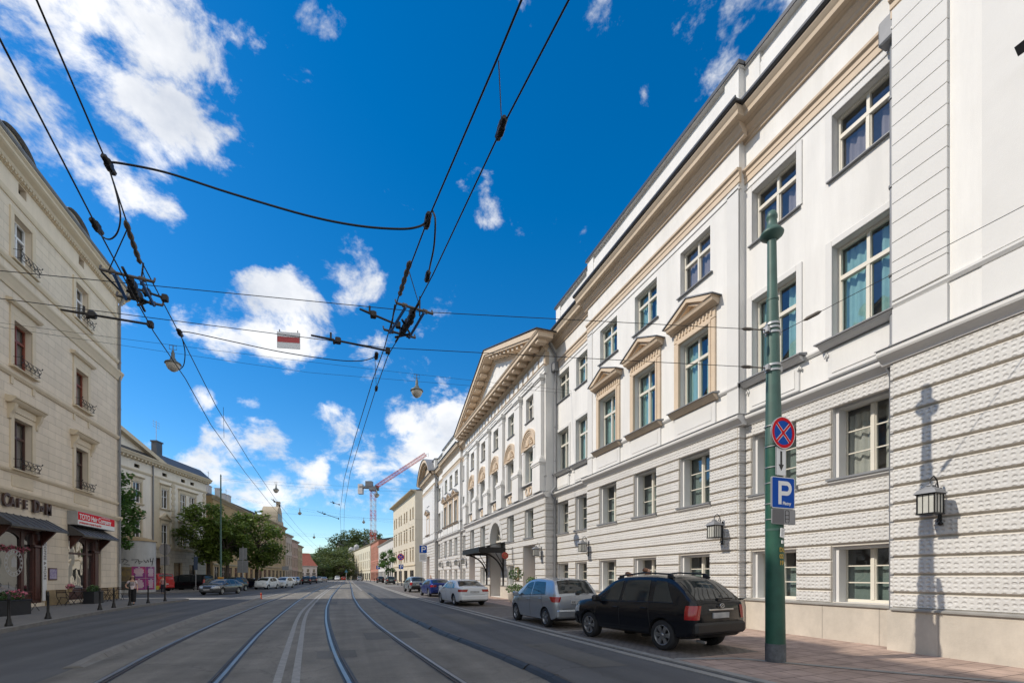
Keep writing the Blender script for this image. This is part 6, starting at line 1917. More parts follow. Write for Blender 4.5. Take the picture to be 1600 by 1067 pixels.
# row along the hotel
def right_of(h): return Vector((h[1], -h[0]))
def place(key, S, fl, rl, label, z=.035, **k):
    """from the ground points of the left front and left rear wheels"""
    fl = Vector(fl); rl = Vector(rl); h = (fl - rl).normalized(); rt = right_of(h)
    mid = (fl + rl) / 2 + rt * (S['track'] / 2 - .06) - h * ((S['fa'] + S['ra']) / 2)
    return make_car(key, S, (mid.x, mid.y, z), h, label, **k)
GR = 'cars parked in the bay along the hotel'
place('suv', SUV, (6.46, 11.1), (6.84, 8.48), 'black five door off-roader with roof rails, the nearest parked car', group=GR)
place('hatch', HATCH, (6.22, 16.25), (6.3, 13.68), 'silver compact hatchback parked right in front of the black off-roader', group=GR)
place('sedan', SEDAN, (5.72, 28.3), (5.93, 25.6), 'white four door saloon with red tail lamps parked before the hotel canopy', group=GR)
place('sportback', SPORTB, (6.3, 40.1), (6.5, 37.5), 'dark blue car parked just beyond the white saloon', group=GR)
place('cross', CROSS, (6.2, 51.3), (6.35, 48.7), 'grey blue crossover parked furthest up the bay beyond the blue car', group=GR)
# taxi in the side street mouth
make_car('taxi', TAXI, (-11.2, 50.3, 0), (-.27, -.963), 'dark grey saloon taxi with a yellow roof sign turning by the pavement', 'taxi', 'taxi')
make_car('van', VAN, (-17.4, 63.2, .0), (-.93, .37), 'long black people carrier standing before the pedimented house', 'van', 'people_carrier')
make_car('ev', EV, (-10.0, 68.3, 0), (-.28, -.96), 'white hatchback facing the camera, nearest of the two white cars on the left', group='cars parked on the left side')
make_car('ev2', variant(EV, paint=paint('offwhite_hatch_paint', (.60, .62, .62), 0)), (-8.6, 74.2, 0), (-.22, -.97), 'white hatchback tucked behind the nearer white hatchback on the left', group='cars parked on the left side')
make_car('dark1', variant(HATCH, paint=paint('dark_grey_hatch_paint', (.02, .025, .03), .3), plate_text=None), (-12.3, 60.0, 0), (-.3, -.95), 'dark hatchback half hidden behind the taxi', group='cars parked on the left side')
make_car('dark2', variant(SPORTB, paint=paint('navy_car_paint', (.015, .02, .05), .4)), (-12.6, 75.5, .0), (.90, -.43), 'navy car parked sideways under the right chestnut tree', group='cars parked on the left side')
GL = 'cars parked on the left side'
make_car('navyp', variant(SEDAN, paint=paint('blue_grey_paint', (.05, .07, .10), .5)), (-9.7, 88.5, 0), (.02, -1), 'blue grey saloon heading the row of cars behind the two white hatchbacks', group=GL)
make_car('whitep', variant(HATCH, paint=paint('white_paint_far', (.6, .62, .62), 0), plate_text=None), (-9.9, 97, 0), (.02, -1), 'small white car second in the distant left row', group=GL, far=True)
make_car('silverp', variant(HATCH, paint=paint('silver_paint_far', (.36, .38, .4), .5), plate_text=None), (-9.9, 105, 0), (.02, -1), 'silver car third in the distant left row', group=GL, far=True)
make_car('suvp', variant(SUV, paint=paint('black_paint_far', (.01, .01, .012), .2)), (-8.1, 108, 0), (-.03, 1), 'black off-roader seen from behind far up the left lane', group=GL, far=True)
make_car('greyp', variant(CROSS, paint=paint('dark_grey_paint_far', (.03, .035, .045), .4)), (-7.7, 123, 0), (-.03, 1), 'dark grey car ahead of the distant black off-roader', group=GL, far=True)
make_car('silverq', variant(HATCH, paint=paint('pale_silver_far', (.42, .43, .44), .4), plate_text=None), (-7.2, 139, 0), (-.03, 1), 'pale silver car far up the left lane', group=GL, far=True)
make_car('beigeq', variant(SEDAN, paint=paint('beige_grey_far', (.35, .33, .31), .4)), (-6.6, 156, 0), (-.03, 1), 'beige grey car furthest up the left lane', group=GL, far=True)
make_car('vanw', variant(VAN, paint=paint('white_van_far', (.6, .61, .6), 0)), (-3.6, 206, 0), (.1, -1), 'white van at the far end of the street', 'van', 'delivery_van', far=True)
make_car('redq', variant(HATCH, paint=paint('red_car_far', (.4, .03, .02), .1), plate_text=None), (-1.2, 212, 0), (-.05, 1), 'tiny red car at the far end of the street', far=True)
make_car('redv', variant(VAN, paint=paint('red_van_paint', (.38, .012, .014), .1)), (-19.8, 59.4, .1), (-.75, .66), 'red van mostly hidden behind the white poster drum', 'van', 'delivery_van')
make_car('teal', variant(CROSS, paint=paint('grey_green_paint', (.09, .12, .12), .4)), (8.6, 97.5, .05), (0, 1), 'grey green car parked on the far right pavement before the cream house', far=False)
make_car('blackr', variant(CROSS, paint=paint('black_far_right', (.012, .013, .016), .3)), (8.2, 121, .05), (0, 1), 'black car parked on the far right pavement beyond the grey green one', far=True)
make_car('silverr', variant(HATCH, paint=paint('silver_far_right', (.3, .32, .34), .4), plate_text=None), (4.6, 176, .05), (0, 1), 'silver car parked far up the right side before the long cream house', far=True)

# ------------------------------------------------------------ green tram pole and its signs
W['polegreen'] = mat('green_pole_paint', (.016, .082, .054), .45, var=.25, vs=2.5, bump=.002, bs=20)
W['poletop'] = mat('weathered_green_pole_paint', (.05, .11, .092), .5, var=.2, vs=2.5)
W['polegrey'] = mat('worn_pole_foot', (.09, .10, .11), .6, var=.4, vs=9)
PX, PY = 7.85, 6.55
pole = empty('tram_pole', (PX, PY, .05), 0, 'tall green tram pole with ball finial on the right pavement', 'pole')
LX = -.012
def px_at(z): return LX * z
m = MB()
def seg(z0, r0, z1, r1, mt): m.tube([(px_at(z0), 0, z0), (px_at(z1), 0, z1)], [r0, r1], 24, mt, cap=True)
seg(0, .182, .35, .182, 2); seg(.35, .176, 4.2, .150, 0); seg(4.2, .150, 5.0, .135, 1); seg(5.0, .132, 7.0, .104, 1); seg(7.0, .09, 8.15, .08, 1)
for z, r in ((7.0, .112), (4.2, .157), (2.55, .167)): m.tube([(px_at(z), 0, z - .02), (px_at(z), 0, z + .02)], r, 24, 1)
m.lathe([(.095, 0), (.13, .03), (.2, .09), (.21, .12), (.15, .2), (.1, .24), (.085, .4), (.1, .42), (.1, .47), (.07, .55), (.03, .58)], 20, 1, Matrix.Translation((px_at(8.15), 0, 8.15)))
m.build('pole_shaft', [W['polegreen'], W['poletop'], W['polegrey']], pole)
m = MB()
for z in (5.62, 5.72, 6.35, 6.44, 6.52):
    rr = .134 - (z - 5) * .012
    m.tube([(px_at(z), 0, z - .02), (px_at(z), 0, z + .02)], rr + .014, 20)
for z in (5.67, 6.4): m.box(px_at(z) - .19, px_at(z) - .12, -.05, .05, z - .05, z + .05); m.box(px_at(z) + .12, px_at(z) + .19, -.05, .05, z - .05, z + .05)
for z in (4.55, 4.15, 3.75, 3.45, 3.05, 2.75): m.tube([(px_at(z), 0, z - .008), (px_at(z), 0, z + .008)], .178 - z * .003, 20)
m.build('clamp', W['steel'], pole)
W['stencil'] = mat('yellow_stencil', (.45, .30, .05), .6)
for i, s in enumerate(('DL', '02', '19')):
    put_text('stencil', s, .115, W['stencil'], pole, (-.105, -.1735, 2.12 - i * .125), (R(90), 0, R(4)), .001, offset=.004)
W['sgblue'] = mat('blue_sign_face', (.004, .075, .40), .6, spec=.15)
W['sgred'] = mat('red_sign_ring', (.62, .008, .02), .6, spec=.15)
W['sggrey'] = mat('grey_sign_face', (.30, .30, .31), .45)
W['sgback'] = mat('grey_sign_back', (.26, .27, .28), .5, .4, var=.1)
W['sgwhite'] = mat('white_sign_plate', (.78, .79, .79), .4)
def disc(mb, r, y, n, m_, r_in=0.0, cx=0, cz=0):
    if r_in:
        vs = []
        for k in range(n): q = 2 * math.pi * k / n; vs += [(cx + r_in * math.cos(q), y, cz + r_in * math.sin(q)), (cx + r * math.cos(q), y, cz + r * math.sin(q))]
        mb.add(vs, [(2 * k, 2 * k + 1, (2 * k + 3) % (2 * n), (2 * k + 2) % (2 * n)) for k in range(n)], m_)
    else:
        mb.add([(cx + r * math.cos(2 * math.pi * k / n), y, cz + r * math.sin(2 * math.pi * k / n)) for k in range(n)], [tuple(range(n))], m_)
def rrect(x0, x1, z0, z1, r, n=5):
    P = []
    for cx, cz, a in ((x1 - r, z0 + r, -90), (x1 - r, z1 - r, 0), (x0 + r, z1 - r, 90), (x0 + r, z0 + r, 180)):
        for k in range(n + 1): q = R(a + 90 * k / n); P.append((cx + r * math.cos(q), cz + r * math.sin(q)))
    return P
def nostop(loc, label, r=.3, rz=0.0):
    t = empty('no_stopping_sign', loc, rz, label, 'road sign')
    m = MB(); m.lathe([(0, -.012), (r, -.012), (r, .012), (0, .012)], 40, 0, Matrix.Rotation(R(90), 4, 'X'), False); m.build('plate', W['sgback'], t)
    m = MB(); disc(m, r * .97, -.0135, 48, 0); disc(m, r * .76, -.0150, 48, 1)
    for a in (45, -45):
        M = Matrix.Rotation(R(a), 4, 'Y')
        m.box(-r * .78, r * .78, -.0175, -.0160, -r * .105, r * .105, 2, M=M); m.box(-r * .77, r * .77, -.0190 - (a > 0) * .0004, -.0180, -r * .07, r * .07, 0, M=M)
    disc(m, r * .975, -.0195, 48, 0, r * .77); disc(m, r * 1.0, -.0205, 48, 2, r * .965)
    m.build('sign_face', [W['sgred'], W['sgblue'], W['sgwhite']], t)
    return t
def p_sign(loc, label, w=.6, text=None, rz=0.0):
    t = empty('parking_sign', loc, rz, label, 'road sign')
    h = w / 2
    m = MB(); m.prism(rrect(-h, h, -h, h, .04), 'y', -.011, .011, 0); m.build('plate', W['sgback'], t)
    m = MB(); m.add([(a, -.0125, b) for a, b in rrect(-h + .006, h - .006, -h + .006, h - .006, .038)], [tuple(range(24))], 1)
    m.add([(a, -.0140, b) for a, b in rrect(-h + .018, h - .018, -h + .018, h - .018, .03)], [tuple(range(24))], 0)
    k = w / .6
    def bx(a, b, c, d): m.box(a * k, b * k, -.017, -.0155, c * k, d * k, 1)
    bx(-.13, -.05, -.22, .22); bx(-.05, .09, .14, .22); bx(-.05, .09, -.05, .03)
    n = 12; vs = []
    for q in range(n + 1):
        a = -math.pi / 2 + math.pi * q / n
        for rr in (.055, .135): vs.append(((.085 + rr * math.cos(a) * .95) * k, -.0165, (.085 + rr * math.sin(a)) * k))
    m.add(vs, [(2 * q, 2 * q + 1, 2 * q + 3, 2 * q + 2) for q in range(n)], 1)
    m.build('sign_face', [W['sgblue'], W['sgwhite']], t)
    if text: put_text('lettering', text, .088, W['sgwhite'], t, (-.02, -.0165, -.225), (R(90), 0, 0), .0006, offset=.002)
    return t
SY = PY - .20
def sx(px): v = ray(px); return v.x / v.y * SY
def sz(py): return EYE + (900 - py) / F * (sx(1220) * ST + SY * CT)
nostop((sx(1220.5), SY - .03, sz(677)), 'large red and blue no stopping sign high on the green pole')
t = empty('arrow_plate', (sx(1219), SY - .01, sz(721)), 0, 'white plate with a black down arrow on the green pole', 'road sign')
m = MB(); m.prism(rrect(-.125, .125, -.27, .27, .02), 'y', -.01, .01, 0); m.build('plate', W['sgback'], t)
m = MB(); m.add([(a, -.0115, b) for a, b in rrect(-.118, .118, -.262, .262, .018)], [tuple(range(24))], 0); m.build('face', W['sgwhite'], t)
m = MB(); m.box(-.024, .024, -.0145, -.013, -.06, .19); m.prism([(-.065, -.06), (.065, -.06), (0, -.18)], 'y', -.0145, -.013); m.build('arrow', W['trimblack'], t)
p_sign((sx(1221.5), SY - .02, sz(770)), 'blue P parking sign lettered in white on the green pole', .6, 'Płatny')
t = empty('parking_plate', (sx(1223), SY - .015, sz(807)), 0, 'grey plate with a small car outline below the blue parking sign on the green pole', 'road sign')
m = MB(); m.prism(rrect(-.3, .3, -.145, .145, .025), 'y', -.01, .01, 0); m.build('plate', W['sgback'], t)
m = MB(); m.add([(a, -.0115, b) for a, b in rrect(-.288, .288, -.133, .133, .02)], [tuple(range(24))], 0)
m.box(.0, .286, -.0135, -.012, -.131, .131, 1); m.build('face', [mat('dark_grey_plate_face', (.12, .12, .13), .4), mat('mid_grey_plate_face', (.26, .26, .27), .4)], t)
m = MB(); m.tube([(a, -.015, b) for a, b in rrect(.03, .13, -.11, .12, .03)] , .006, 4); m.tube([(.035, -.015, .03), (.125, -.015, .03)], .006, 4); m.tube([(.04, -.015, -.04), (.12, -.015, -.04)], .006, 4); m.build('car_symbol', W['trimblack'], t)
t = empty('sticker_plate', (sx(1223.5), SY + .02, sz(832)), R(12), 'small white tilted notice stuck on the green pole', 'notice')
m = MB(); m.box(-.07, .07, -.012, 0, -.09, .09, M=Matrix.Rotation(R(7), 4, 'Y'), ch=.004); m.box(-.03, .03, -.01, 0, -.2, -.14); m.build('plate', W['sgwhite'], t)
m = MB()
for k in range(6): m.box(-.05, .05 - .015 * (k % 3), -.0145, -.0135, .06 - k * .022, .066 - k * .022, M=Matrix.Rotation(R(7), 4, 'Y'))
m.build('printing', W['sggrey'], t)

# ------------------------------------------------------------ other signs
def post(loc, h, label, r=.03, cat='post', m=None, name='sign_post'):
    t = empty(name, loc, 0, label, cat); mb = MB(); mb.tube([(0, 0, 0), (0, 0, h)], r, 8); mb.build('tube', m or W['steel'], t); return t
v = ray(661) * 44
post((v.x, v.y, .05), 4.7, 'grey post of the tall parking sign beside the blue car')
p_sign((v.x, v.y - .06, 4.32), 'tall blue parking sign standing in front of the cream corner house', .74)
t = empty('information_plate', (v.x, v.y - .05, 3.55), 0, 'pale grey printed plate under the tall parking sign', 'sign')
m = MB(); m.box(-.37, .37, -.01, .01, -.42, .36, ch=.004); m.build('plate', W['sgwhite'], t)
m = MB()
for k in range(9): m.box(-.3, .3 - .08 * (k % 3), -.0125, -.0115, .24 - k * .06, .265 - k * .06)
m.build('printing', W['sggrey'], t)
v = ray(626) * 66
post((v.x, v.y, .05), 5.0, 'grey post of the distant no stopping sign')
nostop((v.x, v.y - .06, 4.5), 'distant dull red no stopping sign against the cream corner house', .5)
p_sign((v.x + .05, v.y - .05, 3.1), 'small blue parking sign under the distant no stopping sign', .68)
v = ray(591) * 112
post((v.x, v.y, .05), 4.2, 'thin post of the furthest parking sign by the brick red house')
p_sign((v.x, v.y - .06, 3.9), 'furthest tiny blue parking sign by the brick red house', .9)
# back of signs on the left
v = ray(257.5) * 33
post((v.x, v.y, .12), 4.1, 'dark post of the round sign seen from behind on the left corner', .045, m=W['iron'])
t = empty('road_sign', (v.x, v.y, 3.65), R(160), 'round road sign seen from behind on the left corner', 'road sign')
m = MB(); m.lathe([(0, -.012), (.42, -.012), (.42, .012), (0, .012)], 32, 0, Matrix.Rotation(R(90), 4, 'X'), False); m.box(-.3, .3, -.03, -.012, -.02, .02); m.build('plate', W['cranegrey'], t)
m = MB(); m.box(-.32, .32, -.012, .012, -1.15, -.52, ch=.004); m.build('lower_plate', W['cranegrey'], t)
v = ray(306) * 52
post((v.x, v.y, .12), 4.0, 'post of the rectangular sign before the pedimented house', .04)
t = empty('blue_sign_back', (v.x, v.y - .05, 3.2), R(-15), 'upright blue grey sign before the pedimented house', 'road sign')
m = MB(); m.box(-.22, .22, -.015, .015, -.75, .75, ch=.004); m.build('plate', mat('blue_grey_plate', (.05, .075, .12), .4), t)
v = ray(379.5) * 57
post((v.x, v.y, .12), 5.6, 'post of the cluster of grey sign backs before the right chestnut tree', .06)
t = empty('sign_cluster', (v.x, v.y - .08, 3.3), R(-12), 'cluster of four grey sign backs on one post before the right chestnut tree', 'road sign')
for (a, b, c, d) in ((-.42, .02, .45, 1.95), (.06, .5, .5, 1.95), (-.62, -.02, -1.15, .4), (.02, .62, -1.15, .4)):
    m = MB(); m.box(a, b, -.012, .012, c, d, ch=.004); m.build('plate', W['sgback'], t)
v = ray(446) * 90
post((v.x, v.y, .12), 3.8, 'small signpost before the round gabled house')
t = empty('far_sign_back', (v.x, v.y - .06, 3.3), 0, 'small grey sign back before the round gabled house', 'road sign')
m = MB(); m.box(-.6, .6, -.02, .02, -.4, .4); m.build('plate', W['sgback'], t)
v = ray(541) * 195
t = empty('blue_triangle_sign', (v.x, v.y, 0), 0, 'tiny blue sign on a pale post at the far end of the street', 'road sign')
m = MB(); m.tube([(0, 0, 0), (0, 0, 3.4)], .06, 6); m.build('post', W['sgwhite'], t)
m = MB(); m.prism([(-.7, 3.4), (.7, 3.4), (0, 4.7)], 'y', -.05, .05); m.build('plate', mat('teal_sign_face', (.04, .16, .24), .4), t)

# ------------------------------------------------------------ bollards
def bollard_mesh():
    m = MB(); m.lathe([(.12, 0), (.12, .05), (.10, .09), (.085, .12), (.075, .2), (.05, .26), (.045, .82), (.055, .85), (.055, .88), (.04, .9), (.042, .96), (.035, 1.0), (.012, 1.03)], 12)
    return m.mesh('bollard', W['iron'])
bm_ = bollard_mesh()
BL = [((38, 977), 'black cast iron bollard by the cafe planter, nearest the camera'), ((92, 966), 'black bollard in front of the folding cafe tables'), ((179, 952), 'black bollard in front of the downpipe at the house corner'),
      ((205, 948.5), 'black bollard in front of the woman in black trousers'), ((231.5, 945), 'black bollard in front of the pink posters'), ((255.5, 941.5), 'black bollard at the foot of the round sign'), ((275.5, 938.5), 'last black bollard at the rounded kerb corner')]
for (p, lab) in BL:
    v = atz(p[0], p[1], .12)
    v.x = min(v.x, KERB_L(v.y) - .3) if v.y < 36 else v.x - .12
    tag(link('bollard', bm_, None, (v.x, v.y, .12), scale=(.82, .82, 1)), lab, 'bollard', 'black bollards along the left kerb')
m = MB(); m.lathe([(.05, 0), (.05, .45), (.035, .47)], 12)
W['orange'] = mat('orange_plastic_post', (.55, .11, .03), .5, var=.15)
t = empty('lane_post', (-6.02, 38.6, 0), 0, 'short orange post at the end of the concrete lane kerb', 'post')
m.build('post', W['orange'], t)
m = MB(); m.lathe([(.052, .3), (.052, .38)], 12); m.lathe([(.1, 0), (.1, .03)], 12); m.build('band', W['sgred'], t)
for i in range(16):
    f = i / 15; px = 640 - f * 92; D = 72 + f ** 1.4 * 130
    v = ray(px) * D
    o = link('bollard', bm_, None, (v.x, v.y, .05)); o.scale = (1.3, 1.3, 1.0)
    tag(o, 'small dark bollard in the row along the far right pavement edge', 'bollard', 'dark bollards along the far right pavement')
# ------------------------------------------------------------ lamp post with span wire on the left
v = ray(345) * 48.3
LP = empty('tall_post', (v.x, v.y, .1), 0, 'tall slim grey green steel mast before the left chestnut tree', 'mast')
m = MB(); m.lathe([(.13, 0), (.13, 1.2), (.10, 1.25), (.085, 7), (.06, 12.2), (.08, 12.25), (.02, 12.45)], 12); m.build('shaft', W['poletop'], LP)
LPT = Vector((v.x, v.y, 12.1))

# ------------------------------------------------------------ tram wires, span wires, hanging lamps
W['wire'] = mat('black_wire', (.012, .012, .013), .5, .2)
W['insul'] = mat('weathered_insulator', (.10, .085, .07), .5, var=.3, vs=6)
W['bluerod'] = mat('blue_insulating_rod', (.03, .16, .45), .4)
W['copperw'] = mat('dark_tubular_arm', (.028, .024, .022), .45, .3)
def wire(name, pts, r, label, cat='wire', group=None, m='wire', n=5):
    pts = [Vector(p) for p in pts]; o = pts[0]
    t = empty(name, o, 0, label, cat, group)
    mb = MB(); mb.tube([p - o for p in pts], r, n, 0); mb.build('strand', W[m], t)
    return t
def zpts(px, z): return [atz(a, b, z[i] if isinstance(z, list) else z) for i, (a, b) in enumerate(px)]
GW = 'tram wires over the street'
def far_along(f0, z, ys): return [Vector((f0(y), y, z)) for y in ys]
RMID = lambda y: (RC(y) + RD(y)) / 2
LMID = lambda y: (RA(y) + RB(y)) / 2
w1 = zpts([(889, 0), (783, 203), (676, 430), (632, 512), (606, 556), (588, 606)], 6.1) + [Vector((RMID(y) + .1, y, 6.0)) for y in (14, 20, 30, 45, 65, 95, 130, 190)]
w2 = zpts([(815, 0), (777, 92), (668, 345), (622, 466), (600, 545), (583, 592)], 5.7) + [Vector((RMID(y) - .15, y, 5.65)) for y in (14, 20, 30, 45, 65, 95, 130, 190)]
back = lambda P: [P[0] + (P[0] - P[1]).normalized() * 9] + P
wire('tram_wire', back(w2), .0085, 'left strand of the pair of tram wires over the right track', 'wire', GW)
wire('tram_wire', back(w1), .0085, 'right strand of the pair of tram wires over the right track', 'wire', GW)
w3 = zpts([(0, 62), (150, 352), (205, 455), (240, 518), (290, 592)], 5.7) + [Vector((LMID(y) - .12, y, 5.7)) for y in (14, 20, 30, 45, 65, 95, 130, 190)]
w4 = zpts([(57, 0), (168, 257), (214, 395), (285, 530)], 6.15) + [Vector((LMID(y) - .0, y, 6.2)) for y in (14, 20, 30, 45, 65, 95, 130, 190)]
wire('tram_wire', back(w3), .0085, 'lower strand of the tram wires over the left track, along the cream house edge', 'wire', GW)
wire('tram_wire', back(w4), .0085, 'upper strand of the tram wires over the left track', 'wire', GW)
# jumper cables from pair to pair
def catm(P, k=6):
    out = []; P = [Vector(p) for p in P]
    for i in range(len(P) - 1):
        a, b, c, d = P[max(0, i - 1)], P[i], P[i + 1], P[min(len(P) - 1, i + 2)]
        for j in range(k):
            t = j / k
            out.append(.5 * ((2 * b) + (-a + c) * t + (2 * a - 5 * b + 4 * c - d) * t * t + (-a + 3 * b - 3 * c + d) * t ** 3))
    out.append(P[-1]); return out
def cable(px, Da, Db, r, label, grp=None):
    n = len(px); pts = [at(a, b, Da + (Db - Da) * i / (n - 1)) for i, (a, b) in enumerate(px)]
    return wire('jumper_cable', catm(pts), r, label, 'cable', grp)
Dz = lambda py, z: F * (z - EYE) / (900 - py)
cable([(170, 256), (185, 255), (260, 270), (360, 302), (480, 337), (560, 353), (625, 358), (655, 354), (668, 345)], Dz(257, 6.1), Dz(345, 5.75), .0115, 'upper black jumper cable sagging between the two pairs of tram wires')
cable([(280, 518), (300, 520), (360, 533), (440, 550), (520, 562), (560, 564), (580, 560), (588, 555)], Dz(518, 6.1), Dz(556, 5.8), .0085, 'lower black jumper cable sagging between the two pairs of tram wires')
cable([(168, 257), (180, 295), (188, 335), (184, 362), (172, 374), (158, 368), (150, 352)], Dz(257, 6.1), Dz(352, 5.75), .0085, 'looped jumper cable hanging beside the roof of the cream house')
cable([(676, 330), (680, 345), (678, 385), (672, 415), (669, 430)], Dz(330, 5.75), Dz(430, 6.1), .012, 'short jumper cable bridging the right pair of tram wires')
cable([(285, 530), (289, 550), (287, 570), (280, 578)], Dz(530, 6.1), Dz(578, 5.8), .009, 'short jumper cable near the left hanging street lamp')
def dropper(pa, za, pb, zb, label): wire('dropper', [atz(*pa, za), atz(*pb, zb)], .005, label, 'wire', 'droppers between the tram wires')
dropper((779, 96), 5.7, (784, 200), 6.1, 'thin dropper between the two strands, high in the middle of the picture')
dropper((349, 636), 6.15, (350, 684), 5.7, 'thin dropper between the left strands above the pedimented house')
dropper((586, 562), 5.8, (588, 606), 6.05, 'thin dropper on the right pair beside the lower jumper cable')
for px, py in ((170, 258), (151, 354), (668, 345), (783, 201), (668, 432), (588, 556), (588, 607), (281, 520)):
    z = 5.75 if (px, py) in ((151, 354), (668, 345), (588, 556)) else 6.1
    c = atz(px, py, z); d = Vector((0, 1, 0))
    t = empty('wire_clamp', c, 0, 'small black clamp gripping a tram wire', 'clamp', 'clamps on the tram wires')
    mb = MB(); mb.tube([(-.008, -.12, 0), (0, -.1, 0), (0, .1, 0), (.008, .12, 0)], [.02, .035, .035, .02], 6); mb.box(-.03, .03, -.05, .05, -.045, .045, ch=.01); mb.build('clamp_body', W['iron'], t)
# section insulators
def section_insulator(pa, pb, z, label):
    A, B = atz(*pa, z), atz(*pb, z); d = (B - A); Ln = d.length; d.normalize()
    rz = math.atan2(d.y, d.x)
    t = empty('section_insulator', A, rz, label, 'insulator')
    M = MB()
    for s in (-1, 1): M.tube([(.1, s * .15, .0), (Ln - .1, s * .17, .0)], .024, 6)
    M.build('blue_rod', W['bluerod'], t)
    for x, w in ((.12, .3), (Ln - .12, .28)):
        M = MB(); M.tube([(x, -w, .02), (x, w, .02)], .02, 6)
        for s in (-1, 1): M.lathe([(.015, -.045), (.035, -.035), (.035, .035), (.015, .045)], 8, 0, Matrix.Translation((x, s * w * .55, .02)) @ Matrix.Rotation(R(90), 4, 'X')); M.tube([(x, s * w, .02), (x + .05, s * w, .1)], .013, 5)
        M.build('cross_bar', W['insul'], t)
    M = MB(); rnd = random.Random(int(pa[0]))
    M.tube([(-.1, 0, 0), (Ln + .15, 0, 0)], .02, 6)
    for k in range(5):
        x = .25 + (Ln - .5) * k / 4
        M.box(x - .06, x + .06, -.035 - .03 * rnd.random(), .035 + .03 * rnd.random(), -.05 - .04 * rnd.random(), .04 + .04 * rnd.random(), ch=.02)
    M.tube([(.2, .3, .03), (Ln - .1, .16, .03)], .014, 5); M.tube([(.25, -.12, .0), (.3, -.14, .35)], .012, 5)
    M.tube([(.5, .1, 0), (Ln * .7, -.12, -.05), (Ln, .05, 0)], .02, 6)
    M.build('runner', W['iron'], t)
    return t
section_insulator((652, 478), (622, 528), 5.95, 'black section insulator with blue rods on the right pair of tram wires')
section_insulator((195, 425), (222, 478), 5.9, 'black section insulator with blue rods in front of the cream house corner')
def strain(pa, pb, z, label):
    A, B = atz(*pa, z), atz(*pb, z); t = empty('strain_insulator', A, 0, label, 'insulator'); d = B - A; M = MB()
    pts = [d * (k / 14) for k in range(15)]; M.tube(pts, [.012 if k in (0, 14) else (.034 if k % 3 else .02) for k in range(15)], 7); M.build('insulator_body', W['insul'], t); return t
strain((196, 345), (219, 412), 6.12, 'knotty strain insulator beside the eaves of the cream house')
strain((641, 408), (624, 462), 5.78, 'knotty strain insulator on the left strand of the right pair')
wire('bridle_wire', [atz(638, 420, 5.8), atz(656, 480, 5.98)], .006, 'thin bridle wire right of the knotty strain insulator over the right track')
wire('bridle_wire', [atz(198, 360, 6.1), atz(170, 422, 5.9)], .007, 'thin bridle wire left of the knotty strain insulator by the eaves')
wire('bridle_wire', [atz(222, 420, 6.1), atz(239, 478, 6.0)], .006, 'thin bridle wire below the knotty strain insulator by the eaves')
def arm(pa, pb, z0, z1, label, tail=None):
    A, B = atz(*pa, z0), atz(*pb, z1); t = empty('steady_arm', A, 0, label, 'arm'); d = B - A; M = MB()
    L1 = d * .26
    M.tube([d * -.05, L1], [.016, .022], 7); M.tube([L1, L1 + Vector((0, 0, -.06)), d * .34], .025, 7); M.tube([d * .33, d * 1.0], .018, 7)
    M.tube([d * .22, d * .22 + Vector((0, 0, .12))], .018, 5); M.box(-.04, .04, -.04, .04, -.05, .05, M=Matrix.Translation(d), ch=.01); M.box(-.05, .05, -.05, .05, -.05, .05, M=Matrix.Translation(d * .32), ch=.015)
    M.build('arm_tube', W['copperw'], t); return t
arm((492, 525), (606, 548), 6.05, 5.75, 'long dark tube steady arm reaching to the right pair of tram wires')
arm((102, 485), (235, 507), 6.05, 5.75, 'long dark tube steady arm in front of the cream house')
arm((565, 484), (622, 508), 6.2, 6.0, 'short steady arm with an insulator left of the right section insulator')
arm((216, 452), (258, 466), 6.2, 6.05, 'short steady arm with an insulator right of the left section insulator')
# span wires from the green pole to the house on the left
def span(pts, r, label, sag=.0, grp='span wires across the street'):
    P = [Vector(p) for p in pts]; out = []
    for i in range(len(P) - 1):
        for k in range(10):
            t = k / 10; q = P[i].lerp(P[i + 1], t); q.z -= sag * 4 * t * (1 - t); out.append(q)
    out.append(P[-1]); return wire('span_wire', out, r, label, 'wire', grp)
PT = lambda z: Vector((PX + px_at(z) - .12, PY, .05 + z))
a1 = atz(655, 487, 6.25); b1 = atz(225, 445, 6.3)
d1 = (b1 - a1); e1 = b1 + d1 * 2.2
span([PT(6.4), a1, b1, e1], .006, 'upper span wire from the green pole across to the left pavement')
a2 = atz(600, 543, 5.85); b2 = atz(240, 497, 5.95); e2 = b2 + (b2 - a2) * 2.2
span([PT(5.67), a2, b2, e2], .006, 'lower span wire from the green pole across to the left pavement')
for z in (6.4, 5.67):
    c = PT(z); t = empty('turnbuckle', c, 0, 'small turnbuckle where a span wire meets the green pole', 'fitting', 'turnbuckles on the span wires')
    q = ((a1 if z > 6 else a2) - c).normalized(); M = MB(); M.tube([q * .05, q * .3], .012, 5); M.tube([q * .3, q * .38, q * .5, q * .55], [.012, .03, .03, .01], 6); M.build('screw', W['insul'], t)
span([Vector((PX + .05, PY, 6.42)), Vector((11.3, 2.6, 8.2))], .006, 'guy wire from the green pole up to the wall at the right edge')
c = Vector((PX + .05, PY, 6.42)); q = (Vector((11.3, 2.6, 8.2)) - c).normalized()
t = empty('turnbuckle', c + q * .45, 0, 'turnbuckle on the guy wire right of the green pole', 'fitting'); M = MB(); M.tube([q * 0, q * .06, q * .25, q * .3], [.012, .035, .035, .012], 6); M.build('screw', W['insul'], t)
